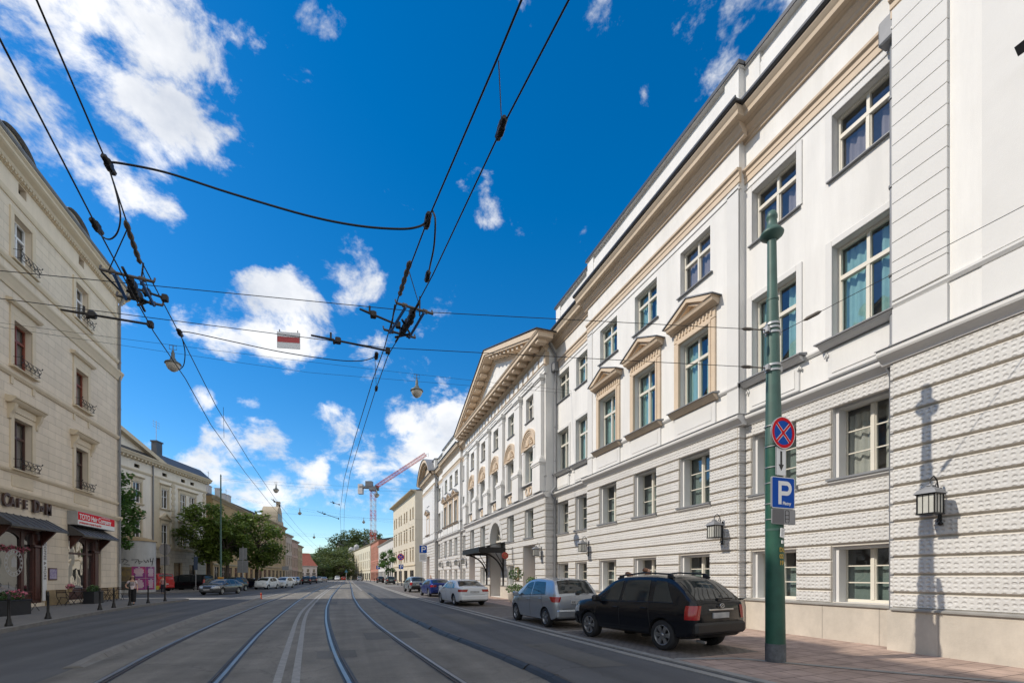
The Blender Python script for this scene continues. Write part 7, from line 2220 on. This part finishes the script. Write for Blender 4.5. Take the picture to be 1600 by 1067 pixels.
# lamps hung on double spans
W['domeglass'] = mat('lamp_bowl_glass', (.45, .43, .38), .2, spec=.6)
W['lampmetal'] = mat('grey_green_lamp_cap', (.13, .15, .145), .5, .4, var=.15)
def hanging_lamp_mesh():
    a = MB(); a.lathe([(.02, .62), (.05, .6), (.05, .52), (.07, .5), (.07, .3), (.10, .26), (.14, .16), (.30, .06), (.33, .0), (.31, -.01), (.0, .0)], 18)
    a.tube([(-.14, 0, .66), (-.14, 0, .84), (.14, 0, .84), (.14, 0, .66), (-.14, 0, .66)], .012, 5); a.tube([(0, 0, .6), (0, 0, .84)], .02, 5)
    b = MB(); b.lathe([(.28, -.012), (.27, -.1), (.2, -.24), (.08, -.33), (.0, -.345)], 18)
    return a.mesh('lamp_cap', W['lampmetal']), b.mesh('lamp_bowl', W['domeglass'])
lc, lb = hanging_lamp_mesh()
def hlamp(x, y, z, label):
    t = empty('hanging_lamp', (x, y, z), 0, label, 'street lamp', 'street lamps hung over the street')
    link('lamp_cap', lc, t); link('lamp_bowl', lb, t)
def lamp_span(pl, pr, xs, names, sag):
    pl = Vector(pl); pr = Vector(pr)
    for dz, tt in ((0, 'upper'), (-.55, 'lower')):
        P = []
        for k in range(31):
            t = k / 30; q = pl.lerp(pr, t); q.z += dz * (1 - .75 * abs(2 * t - 1)) - sag * 4 * t * (1 - t) * (1 if dz == 0 else .75); P.append(q)
        wire('span_wire', P, .007, '%s span wire of %s' % (tt, names[-1]), 'wire', 'span wires with street lamps')
    for x, nm in zip(xs, names):
        t = (x - pl.x) / (pr.x - pl.x); q = pl.lerp(pr, t)
        hlamp(x, q.y, q.z - sag * 4 * t * (1 - t) - .86, nm)
lamp_span((-15.2, 25.5, 12.4), (11.75, 22.6, 12.0), (-7.39, 3.39), ('street lamp hanging near the left house in front of open sky', 'the street lamp just left of the hotel pediment'), .12)
lamp_span(tuple(LPT), (11.5, 57, 12.6), (-7.3, 3.43), ('street lamp hanging above the right chestnut tree', 'the street lamp hanging in front of the tower crane'), .15)
lamp_span((-15.5, 78, 13.4), (13.8, 102, 13.2), (-7.4, 3.2), ('street lamp hanging beside the round gable', 'the lower street lamp hanging left of the crane mast'), .1)
lamp_span((-14.0, 120, 12), (13.2, 118, 12.6), (-7.3,), ('the small distant street lamp over the left row', ), .2)
lamp_span((-13.2, 148, 11), (12.2, 146, 12), (-7.4,), ('the tiny furthest street lamp over the left row',), .2)
for (px, py, D) in ((512, 800, 44), (516, 787, 52)):
    pass
arm((497, 799), (529, 810), 6.1, 5.75, 'distant steady arm over the far right track')
arm((517, 784), (530, 788), 6.9, 6.9, 'higher distant steady arm over the far right track')
arm((425, 780), (437, 790), 6.4, 6.1, 'distant steady arm on the left tram wires by the round gable')
span([(-12.5, 56.2, 9.0), (11.5, 60, 9.2)], .008, 'thin distant span wire across the street behind the mast', .3)
span([(-15, 90, 9.4), (14.3, 101, 9.6)], .01, 'thin far span wire across the street before the crane', .3)
# red and white board on the lower span wire
c = at(451, 531, F * (6.0 - EYE) / (900 - 516))
t = empty('overhead_sign', c, R(-12), 'white board with a red bar hanging on the span wire', 'sign')
m = MB(); m.box(-.19, .19, -.008, .008, -.15, .13); m.build('board', W['sgwhite'], t)
m = MB(); m.box(-.185, .185, -.0105, -.0095, -.05, .045); m.build('red_bar', mat('faded_red_bar', (.50, .07, .07), .5), t)
m = MB()
for s in (-.15, .15): m.tube([(s, 0, .12), (s, 0, .17)], .008, 5)
m.build('hanger', W['iron'], t)

# ------------------------------------------------------------ poster drum
W['drumw'] = streaks(mat('white_drum_render', (.46, .46, .45), .8, var=.08, vs=1.0), .15)
dr = empty('poster_drum', (-20.7, 56.5, .12), 0, 'big white round hoarding with graffiti and pink posters behind the woman', 'hoarding')
m = MB(); m.lathe([(2.2, 0), (2.2, 5.1)], 48, 0, cap=False); m.build('drum_wall', W['drumw'], dr)
m = MB(); m.lathe([(2.3, 5.1), (2.3, 5.2), (1.5, 5.5), (0, 5.75)], 48); m.build('drum_roof', W['cellar'], dr)
base_a = math.atan2(-56.5, 20.7)    # towards the camera
def onarc(a0, a1, z0, z1, r, m_, nm, n=10):
    mb = MB(); vs = []
    for k in range(n + 1):
        q = base_a + R(a0 + (a1 - a0) * k / n); vs += [(r * math.cos(q), r * math.sin(q), z0), (r * math.cos(q), r * math.sin(q), z1)]
    mb.add(vs, [(2 * k, 2 * k + 1, 2 * k + 3, 2 * k + 2) for k in range(n)], 0, True); return mb.build(nm, m_, dr, fixn=False)
W['pnavy'] = mat('navy_poster', (.025, .03, .09), .5, c2=(.05, .05, .14), vs=1.5)
W['pdark'] = mat('dark_poster', (.03, .035, .035), .5, c2=(.09, .09, .07), vs=3)
W['ppink'] = mat('pink_purple_poster', (.42, .03, .12), .5, c2=(.14, .02, .18), vs=1.6, detail=1)
W['pochre'] = mat('ochre_poster', (.25, .17, .05), .5, c2=(.07, .06, .05), vs=4)
W['ptext'] = mat('poster_print', (.62, .5, .52), .6)
onarc(-75, -28, .15, 2.6, 2.215, W['pnavy'], 'poster'); onarc(-28, -14, .2, 2.55, 2.22, W['pdark'], 'poster'); onarc(-14, 6, 1.1, 2.5, 2.22, W['pochre'], 'poster'); onarc(-14, 6, .25, 1.08, 2.22, W['pdark'], 'poster')
for i, (a0, a1) in enumerate(((6, 36), (37, 66))):
    for z0 in (.25, 1.42):
        onarc(a0, a1, z0, z0 + 1.13, 2.222, W['ppink'], 'poster')
        for k in range(7):
            w = random.uniform(.22, .36); c_ = (a0 + a1) / 2; h = (a1 - a0)
            onarc(c_ - h * w, c_ + h * w, z0 + .18 + k * .115, z0 + .255 + k * .115, 2.232, W['ptext'], 'poster_print', 4)
        onarc((a0 + a1) / 2 - 2, (a0 + a1) / 2 + 2, z0 + 1.0, z0 + 1.08, 2.232, W['ptext'], 'poster_print', 3)
for k in range(8): onarc(-24, -17 - 3 * random.random(), .9 + k * .19, 1.0 + k * .19, 2.232, W['ptext'], 'poster_print', 3)
# graffiti scrawl
mb = MB(); rnd = random.Random(5)
def sp(a, z): q = base_a + R(a); return (2.225 * math.cos(q), 2.225 * math.sin(q), z)
a = -38
for stroke in ([(0, 0), (3, .25), (6, 0), (1, .1), (7, .12)], [(8, .3), (8, 0), (11, .3), (13, .05)], [(15, .2), (22, .28), (18, -.05)], [(20, .3), (26, .1), (20, -.25), (28, -.3)], [(30, .2), (39, .25), (35, -.1)], [(40, .25), (41, -.2), (46, .1), (40, .05)], [(48, .2), (52, -.05), (55, .25), (57, 0)], [(60, .4), (61, .05), (67, .2), (64, -.3), (68, .45)]):
    mb.tube([sp(a + x * 1.45, 3.0 + z) for x, z in stroke], .03, 4)
mb.build('graffiti', W['iron'], dr)

# ------------------------------------------------------------ cafe furniture
W['cwood'] = mat('dark_cafe_wood', (.05, .028, .02), .5, var=.2, vs=5)
W['cmetal'] = mat('dark_cafe_metal', (.015, .013, .013), .5, .3)
def cafe_table(loc, w, d, label, rz=0):
    t = empty('cafe_table', loc, rz, label, 'table')
    m = MB()
    for k in range(6): m.box(-w / 2, w / 2, -d / 2 + d * k / 6 + .006, -d / 2 + d * (k + 1) / 6 - .006, .70, .725)
    m.build('tabletop', W['cwood'], t)
    for s in (-1, 1):
        m = MB()
        for q in (-1, 1): m.tube([(s * w * .4, q * d * .4, 0), (s * w * .4, -q * d * .35, .70)], .014, 5)
        m.tube([(s * w * .4, -d * .4, .35), (s * w * .4, d * .4, .35)], .01, 5); m.build('leg', W['cmetal'], t)
    return t
def folding_chair():
    t = empty('folding_chair', (0, 0, 0), 0); 
    m = MB()
    for k in range(5): m.box(-.2, .2, -.19 + k * .078, -.19 + k * .078 + .06, .43, .45)
    m.build('seat', W['cwood'], t)
    m = MB()
    for z in (.68, .78): m.box(-.2, .2, .19 + (z - .45) * .18, .215 + (z - .45) * .18, z, z + .06)
    m.build('backrest', W['cwood'], t)
    for s in (-1, 1):
        m = MB(); m.tube([(s * .2, -.24, 0), (s * .2, .2, .45), (s * .2, .28, .86)], .013, 5); m.build('leg', W['cmetal'], t)
        m = MB(); m.tube([(s * .185, .26, 0), (s * .185, -.18, .45)], .013, 5); m.build('leg', W['cmetal'], t)
    return t
cafe_table((-13.6, 25.9, .12), .7, .7, 'small square cafe table beside the flower planter')
cafe_table((-14.45, 32.6, .12), 1.0, .6, 'cafe table with a pink flower pot on it under the framed notice', R(90))
cafe_table((-14.45, 34.8, .12), 1.0, .6, 'cafe table under the window of the right shop', R(90))
cafe_table((-14.45, 36.7, .12), 1.0, .6, 'cafe table nearest the house corner', R(90))
ch0 = folding_chair()
spots = [(-13.5, 26.9, 175, 'folding cafe chair beyond the small square table'), (-14.4, 31.5, 180, 'folding cafe chair left of the flower pot table'), (-14.3, 33.5, 5, 'folding cafe chair right of the flower pot table, by the black planter box'), (-14.4, 34.0, 178, 'folding cafe chair left of the middle wall table'),
         (-14.4, 35.6, 4, 'folding cafe chair right of the middle wall table'), (-14.4, 36.1, 182, 'folding cafe chair left of the corner table'), (-14.3, 37.6, 0, 'folding cafe chair nearest the downpipe')]
for i, (x, y, a_, lab) in enumerate(spots):
    o = ch0 if i == 0 else copy_tree(ch0)
    o.location = (x, y, .12); o.rotation_euler = (0, 0, R(a_)); tag(o, lab, 'chair', 'folding chairs outside the cafe')
W['planter'] = mat('black_planter_box', (.012, .014, .018), .5, var=.2)
W['leafm'] = mat('mid_green_leaf', (.07, .14, .03), .6, var=.4, vs=8)
def planter(loc, w, d, h, label, flowers, rz=0):
    t = empty('planter_box', loc, rz, label, 'planter')
    m = MB(); m.box(-w / 2, w / 2, -d / 2, d / 2, 0, h, ch=.015); m.box(-w / 2 - .02, w / 2 + .02, -d / 2 - .02, d / 2 + .02, h - .05, h, ch=.01); m.build('box', W['planter'], t)
    m = MB(); leafblob(m, (0, 0, h + .12), (w * .5, d * .5, .22), 260, .06, 0); m.build('foliage', W['leafd'], t, fixn=False)
    m = MB(); leafblob(m, (flowers[1], 0, h + .22), (w * .28, d * .4, .2), 120, .05, 0); m.build('blossom', flowers[0], t, fixn=False)
planter((-12.9, 24.2, .12), 1.6, .6, .62, 'long black planter box with red flowers at the left edge', (W['pink'], .45), R(80))
planter((-13.9, 33.4, .12), 1.1, .5, .7, 'black planter box with yellow green plants before the wall tables', (W['leafm'], .1), R(90))
t = empty('flower_pot', (-14.4, 32.1, .845), 0, 'pink potted flower standing on the cafe table', 'flower pot')
m = MB(); m.lathe([(.08, 0), (.11, .16), (.12, .18)], 12); m.build('pot', W['cellar'], t)
m = MB(); leafblob(m, (0, 0, .3), (.2, .2, .16), 120, .05, 0); leafblob(m, (0, 0, .24), (.18, .18, .1), 50, .05, 1); m.build('blossom', [W['pink'], W['leafd']], t, fixn=False)
# planters by the hotel
W['stonepot'] = mat('pale_stone_pot', (.48, .43, .37), .8, var=.12, vs=3)
def tub(loc, label, s=1.0):
    t = empty('planter_tub', loc, 0, label, 'planter')
    m = MB(); m.lathe([(.26 * s, 0), (.34 * s, .1), (.40 * s, .45 * s), (.42 * s, .5 * s), (.38 * s, .5 * s), (.36 * s, .42 * s)], 20); m.build('pot', W['stonepot'], t)
    m = MB(); leafblob(m, (0, 0, .72 * s), (.52 * s, .52 * s, .28 * s), 420, .06, 0); m.build('foliage', W['leafm'], t, fixn=False)
    m = MB(); m.tube([(0, 0, .6 * s), (.05, 0, 1.3 * s), (-.03, .05, 1.75 * s)], [.025, .02, .01], 5, 1)
    leafblob(m, (.05, 0, 1.55 * s), (.45 * s, .45 * s, .38 * s), 240, .07, 0); m.build('shrub', [W['leafm'], W['cwood']], t, fixn=False)
tub((10.15, 27.3, .07), 'pale stone tub with a leafy shrub beside the menu board', 1.15)
tub((10.2, 24.6, .07), 'pale tub with a shrub half hidden behind the silver hatchback', .85)

# ------------------------------------------------------------ trees
W['bark'] = mat('grey_brown_bark', (.07, .055, .042), .9, var=.3, vs=6, bump=.02, bs=12)
def leafmat(name, c, c2):
    m = mat(name, c, .55, var=0, c2=c2, vs=.9, detail=3)
    nt = m.node_tree; n = nt.nodes; l = nt.links; b = n['Principled BSDF']
    tl = n.new('ShaderNodeBsdfTranslucent')
    l.new(b.inputs['Base Color'].links[0].from_socket, tl.inputs['Color'])
    mx = n.new('ShaderNodeMixShader'); mx.inputs[0].default_value = .4
    l.new(b.outputs[0], mx.inputs[1]); l.new(tl.outputs[0], mx.inputs[2]); l.new(mx.outputs[0], n['Material Output'].inputs[0])
    return m
W['chest'] = leafmat('chestnut_leaf', (.07, .12, .025), (.21, .285, .05))
W['lime'] = leafmat('fresh_green_leaf', (.07, .15, .03), (.12, .22, .05))
W['farl'] = leafmat('far_tree_leaf', (.07, .10, .028), (.15, .18, .055))
W['farl2'] = leafmat('far_dark_leaf', (.05, .085, .03), (.11, .15, .045))
def tree_meshes(h, rc, trunk, zc, rzc, nclump, nleaf, size, seed, tr=.22):
    rnd = random.Random(seed)
    tk = MB(); tk.tube([(0, 0, 0), (.05, 0, trunk * .5), (.02, .05, trunk), (0, 0, zc)], [tr * 1.25, tr, tr * .85, tr * .45], 9)
    lf = MB(); cl = []
    for k in range(nclump):
        while True:
            p = Vector((rnd.uniform(-1, 1), rnd.uniform(-1, 1), rnd.uniform(-1, 1)))
            if .35 < p.length < 1: break
        p = p.normalized() * (p.length ** .5)
        q = Vector((p.x * rc * rnd.uniform(.75, 1.0), p.y * rc * rnd.uniform(.75, 1.0), zc + p.z * rzc)); cl.append(q)
        if k % 3 == 0:
            a = Vector((0, 0, trunk + (zc - trunk) * rnd.uniform(0, .8))); mid = a.lerp(q, .5) + Vector((0, 0, .2)); tk.tube([a, mid, q], [tr * .4, tr * .22, tr * .08], 5)
    for q in cl:
        r = rnd.uniform(.22, .36) * rc
        for _ in range(nleaf):
            while True:
                p = Vector((rnd.uniform(-1, 1), rnd.uniform(-1, 1), rnd.uniform(-1, 1)))
                if p.length < 1: break
            c = q + Vector((p.x * r, p.y * r, p.z * r * .75))
            a = Vector((rnd.gauss(0, 1), rnd.gauss(0, 1), rnd.gauss(0, .5))).normalized(); b = a.cross(Vector((rnd.gauss(0, .5), rnd.gauss(0, .5), 1))).normalized()
            s = size * rnd.uniform(.6, 1.3)
            lf.add([c - a * s, c + b * s * .6, c + a * s, c - b * s * .6], [(0, 1, 2, 3)])
    return tk.mesh('trunk', W['bark']), lf
def tree(loc, label, leaf, group=None, name='tree', cat='tree', **k):
    t = empty(name, loc, random.uniform(0, 6), label, cat, group)
    tk, lf = tree_meshes(**k); link('trunk', tk, t); lf.build('crown', W[leaf], t, fixn=False)
    return t
tree((-16.4, 67.2, .12), 'left chestnut tree with a dark crown in front of the pedimented house', 'chest', 'chestnut trees on the left', 'chestnut_tree', h=10.5, rc=3.5, trunk=3.0, zc=7.0, rzc=3.7, nclump=62, nleaf=85, size=.23, seed=1)
tree((-14.2, 66.5, .12), 'middle chestnut tree with a yellow green top behind the tall mast', 'chest', 'chestnut trees on the left', 'chestnut_tree', h=10, rc=2.7, trunk=3.2, zc=6.6, rzc=3.3, nclump=46, nleaf=85, size=.22, seed=2)
tree((-11.6, 71.2, .12), 'right chestnut tree with a dense round crown above the two white hatchbacks', 'chest', 'chestnut trees on the left', 'chestnut_tree', h=10, rc=3.5, trunk=3.0, zc=6.6, rzc=3.6, nclump=64, nleaf=85, size=.23, seed=3)
tree((-20.4, 51.4, .12), 'fresh green maple behind the corner of the cream house', 'lime', None, 'maple_tree', h=12, rc=2.5, trunk=3.2, zc=7.6, rzc=4.1, nclump=70, nleaf=80, size=.2, seed=4, tr=.15)
v = ray(607) * 92
tree((v.x, v.y, .05), 'small fresh green street tree before the white terraced house', 'lime', None, 'young_tree', h=6, rc=1.9, trunk=2.2, zc=4.6, rzc=2.3, nclump=30, nleaf=60, size=.2, seed=5, tr=.07)
GT = 'trees at the end of the street'
fts = [(499, 215, 13, 7.5), (512, 235, 19, 9), (527, 228, 17, 9), (538, 245, 20, 9), (520, 270, 24, 11), (548, 300, 28, 12), (562, 330, 34, 13), (540, 320, 30, 12), (507, 262, 20, 9), (533, 213, 12, 7), (505, 205, 9, 5), (578, 345, 34, 13), (488, 250, 12, 7), (479, 242, 13, 5)]
labs = ['leftmost low tree of the wood at the street end', 'tall grey green tree left of the middle of the wood', 'broad tree in the middle of the wood at the street end', 'tall tree of the wood right beside the long cream house', 'tree rising behind the middle of the wood', 'tree top behind the turret of the long cream house', 'tree top above the roof of the long cream house', 'tall tree behind the right part of the wood',
        'tree behind the left part of the wood', 'small tree low in front of the wood', 'small bush like tree beside the distant parked cars', 'tree top beside the crane mast', 'tree by the red tiled roof', 'small tree in front of the red tiled roofs']
protos = []
for s in range(3):
    protos.append(tree_meshes(h=1, rc=.42, trunk=.12, zc=.54, rzc=.46, nclump=60, nleaf=46, size=.028, seed=20 + s, tr=.02))
pm = [(tk, lf.mesh('crown', [W['farl'], W['farl2'], W['farl']][i], fixn=False)) for i, (tk, lf) in enumerate(protos)]
for i, (px, D, h, r) in enumerate(fts):
    v = ray(px) * D; z = 0 if D < 320 else 8
    t = empty('tree', (v.x, v.y, z), i * 1.7, labs[i], 'tree', GT)
    s = (r / .42, r / .42, h * .84)
    tk, cm = pm[i % 3]
    link('trunk', tk, t, scale=s); link('crown', cm, t, scale=s)

# ------------------------------------------------------------ people
W['skin'] = mat('skin', (.50, .30, .21), .55, var=.06)
W['hair'] = mat('dark_brown_hair', (.03, .016, .01), .55, var=.2)
W['hairr'] = mat('light_red_brown_hair', (.20, .09, .04), .55, var=.2)
W['blackcloth'] = mat('black_cloth', (.012, .012, .014), .9)
W['whitecloth'] = mat('pale_striped_top', (.66, .57, .58), .9, var=.1, vs=6)
W['pinkcloth'] = mat('dusty_pink_shirt', (.36, .19, .20), .9, var=.1)
W['jeans'] = mat('dark_blue_jeans', (.03, .035, .055), .9, var=.2)
def skin_mesh(name, chains, m, root=0, sub=2):
    """chains: list of [(x,y,z,r), ...]; a chain starting with an int continues from that vertex index"""
    vs = []; es = []; rs = []
    for ch in chains:
        prev = None
        for p in ch:
            if isinstance(p, int): prev = p; continue
            vs.append(p[:3]); rs.append(p[3])
            if prev is not None: es.append((prev, len(vs) - 1))
            prev = len(vs) - 1
    me = bpy.data.meshes.new(name); me.from_pydata(vs, es, [])
    o = link('tmp', me)
    sk = o.modifiers.new('s', 'SKIN'); sk.use_smooth_shade = True
    for i, d in enumerate(me.skin_vertices[0].data):
        d.radius = (rs[i], rs[i]); d.use_root = (i == root)
    sb = o.modifiers.new('u', 'SUBSURF'); sb.levels = sub; sb.render_levels = sub
    bpy.context.view_layer.update()
    nm = bpy.data.meshes.new_from_object(o.evaluated_get(bpy.context.evaluated_depsgraph_get()))
    nm.name = name; bpy.data.objects.remove(o)
    nm.materials.clear(); nm.materials.append(m)
    for p in nm.polygons: p.use_smooth = True
    return nm
def person(loc, heading, label, hgt=1.68, top='whitecloth', legs='blackcloth', hair='hair', long=True, stride=.22, lh='down', rh='down', glasses=False):
    """faces local -y"""
    t = empty('person', loc, heading, label, 'person')
    k = hgt / 1.7
    def S(ch): return [p if isinstance(p, int) else tuple(q * k for q in p) for p in ch]
    st = stride
    def armpts(s, mode):
        if mode == 'hip': return [(s * .165, 0, 1.37, .046), (s * .33, .08, 1.13, .04), (s * .27, -.05, 1.0, .032), (s * .19, -.1, .98, .026)]
        sw = -.12 * s * (st / .22)
        return [(s * .165, 0, 1.37, .046), (s * .22, .03, 1.1, .037), (s * .25, sw, .88, .03), (s * .255, sw * 1.3, .82, .024)]
    def hand(s, mode):
        a = armpts(s, mode)[-1]; b = armpts(s, mode)[-2]
        d = (Vector(a[:3]) - Vector(b[:3])).normalized(); w = Vector((0, 1, 0)) if abs(d.y) < .7 else Vector((0, 0, 1)); out = []
        w = (w - d * w.dot(d)).normalized(); c = Vector(a[:3]); n = d.cross(w)
        for i, ln in enumerate((.075, .085, .08, .065)):
            q = c + d * .05 + w * (.03 - .02 * i); q1 = q + d * ln * .55 ; q2 = q + d * ln + n * .018
            out.append((q, q1, q2))
        q = c + w * .035; out.append((q, q + d * .03 + w * .03, q + d * .06 + w * .04))
        return c, d, out
    chains = []
    # one body: pelvis root, spine, neck, head; legs; arms; hands
    chains.append([(0, 0, .93, .125), (0, 0, 1.08, .115), (0, .01, 1.25, .13), (0, .01, 1.37, .11), (0, 0, 1.46, .05), (0, -.005, 1.52, .05), (0, -.015, 1.58, .078), (0, -.01, 1.65, .083), (0, -.005, 1.70, .06)])
    idx = 9
    for s, f in ((1, -1), (-1, 1)):
        chains.append([0, (s * .095, 0, .86, .09), (s * .1, f * st * .35 - .03, .5, .058), (s * .1, f * st + (.03 if f > 0 else .0), .09, .036), (s * .1, f * st - .06, .035, .035), (s * .105, f * st - .17, .03, .03)]); idx += 5
    for s, mode in ((1, lh), (-1, rh)):
        chains.append([3] + armpts(s, mode)); wr = idx + 3; idx += 4
        c, d, fing = hand(s, mode)
        pc = c + d * .045
        chains.append([wr, (*pc, .026)]); pi = idx; idx += 1
        for f_ in fing: chains.append([pi] + [(*q, .0085) for q in f_]); idx += 3
    body = skin_mesh('body', [S(c) for c in chains], W['skin'])
    link('body', body, t)
    # face
    m = MB()
    for s in (-1, 1): m.lathe([(0, -.012), (.012, 0), (0, .012)], 8, 0, Matrix.Translation((s * .03 * k, -.088 * k, 1.625 * k)))
    m.tube([(-.022 * k, -.09 * k, 1.565 * k), (0, -.094 * k, 1.562 * k), (.022 * k, -.09 * k, 1.565 * k)], .006, 5)
    m.build('eyes_and_mouth', W['hair'], t)
    m = MB(); m.tube([(0, -.085 * k, 1.635 * k), (0, -.108 * k, 1.595 * k), (0, -.09 * k, 1.588 * k)], [.009, .014, .01], 6)
    for s in (-1, 1): m.lathe([(0, -.03), (.012, 0), (0, .03)], 6, 0, Matrix.Translation((s * .083 * k, 0, 1.61 * k)))
    m.build('nose_and_ears', W['skin'], t)
    if glasses:
        m = MB()
        for s in (-1, 1): m.box(s * .034 * k - .027, s * .034 * k + .027, -.1 * k, -.088 * k, 1.605 * k, 1.648 * k, ch=.008)
        m.tube([(-.085 * k, 0, 1.635 * k), (-.06 * k, -.09 * k, 1.632 * k), (.06 * k, -.09 * k, 1.632 * k), (.085 * k, 0, 1.635 * k)], .005, 5); m.build('sunglasses', W['trimblack'], t)
    hc = [(0, .015, 1.725, .06), (0, .035, 1.665, .092), (0, .055, 1.60, .085)]
    if long: hc += [(0, .075, 1.48, .09), (0, .08, 1.36, .075)]
    chn = [S(hc)]
    if long:
        for s in (1, -1): chn.append(S([2, (s * .085, .02, 1.55, .035), (s * .11, -.01, 1.43, .04), (s * .10, -.04, 1.34, .025)]))
    link('hair', skin_mesh('hair', chn, W[hair]), t)
    # clothes, a little fuller than the body
    tc = [S([(0, 0, .86, .148), (0, 0, .96, .14), (0, 0, 1.08, .128), (0, .01, 1.25, .138), (0, .01, 1.37, .105), (0, 0, 1.43, .058)])]
    for s, mode in ((1, lh), (-1, rh)):
        a = armpts(s, mode); e = tuple((a[0][i] + (a[1][i] - a[0][i]) * .6) for i in range(3))
        tc.append(S([4, (*a[0][:3], .056), (*e, .05)]))
    link('top', skin_mesh('top', tc, W[top]), t)
    wide = .02 if legs == 'blackcloth' else .0
    lc_ = [S([(0, 0, .92, .135), (0, 0, 1.04, .122)])]
    for s, f in ((1, -1), (-1, 1)): lc_.append(S([0, (s * .098, 0, .82, .108), (s * .1, f * st * .35 - .03, .5, .078 + wide), (s * .1, f * st + .02, .12, .062 + wide * 1.5)]))
    link('trousers', skin_mesh('trousers', lc_, W[legs]), t)
    m = MB()
    for s, f in ((1, -1), (-1, 1)): m.box((s * .1 - .045) * k, (s * .1 + .045) * k, (f * st - .2) * k, (f * st + .06) * k, 0, .07 * k, ch=.025)
    m.build('shoes', W['trimblack'], t)
    return t
v = ray(207) * 25.6
w1_ = person((v.x, v.y, .12), R(10), 'woman with dark hair, sunglasses, striped pale top and black trousers walking on the left pavement', 1.62, glasses=True, lh='down', rh='hip')
m = MB()
for k_ in range(4): m.tube([(-.1, -.145, 1.09 + k_ * .06), (0, -.158, 1.09 + k_ * .06), (.1, -.145, 1.09 + k_ * .06)], .012, 4)
m.build('top_stripe', W['jeans'], w1_)
v = ray(254.5) * 44
p2 = person((v.x, v.y, 0), R(190), 'person in a dusty pink shirt carrying a yellow bag, behind the round sign post', 1.72, top='pinkcloth', legs='jeans', hair='hairr', long=False)
W['yellow'] = mat('yellow_bag', (.45, .36, .04), .6, var=.1)
v2 = Vector((v.x, v.y)) + Vector((-.42, .0))
t = empty('shopping_bag', (v2.x, v2.y, .42), R(10), 'yellow bag in the hand of the person in the pink shirt', 'bag')
m = MB(); m.box(-.13, .13, -.06, .06, 0, .36, ch=.02); m.tube([(-.07, 0, .35), (0, 0, .47), (.07, 0, .35)], .01, 5); m.build('bag_body', W['yellow'], t)
v = ray(983) * 13.2
person((v.x, v.y, .07), R(80), 'person with light brown hair walking behind the black off-roader, head and shoulders showing', 1.74, top='whitecloth', legs='jeans', hair='hairr', long=False, stride=.12)
v = ray(1011) * 12.5
person((v.x, v.y, .07), R(70), 'taller fair person walking behind the roof of the black off-roader', 1.84, top='whitecloth', legs='jeans', hair='hairr', long=False, stride=.12)
v = ray(673) * 58
person((v.x, v.y, .07), R(20), 'person in a white shirt on the pavement beyond the dark blue car', 1.78, top='whitecloth', legs='jeans', hair='hair', long=False)
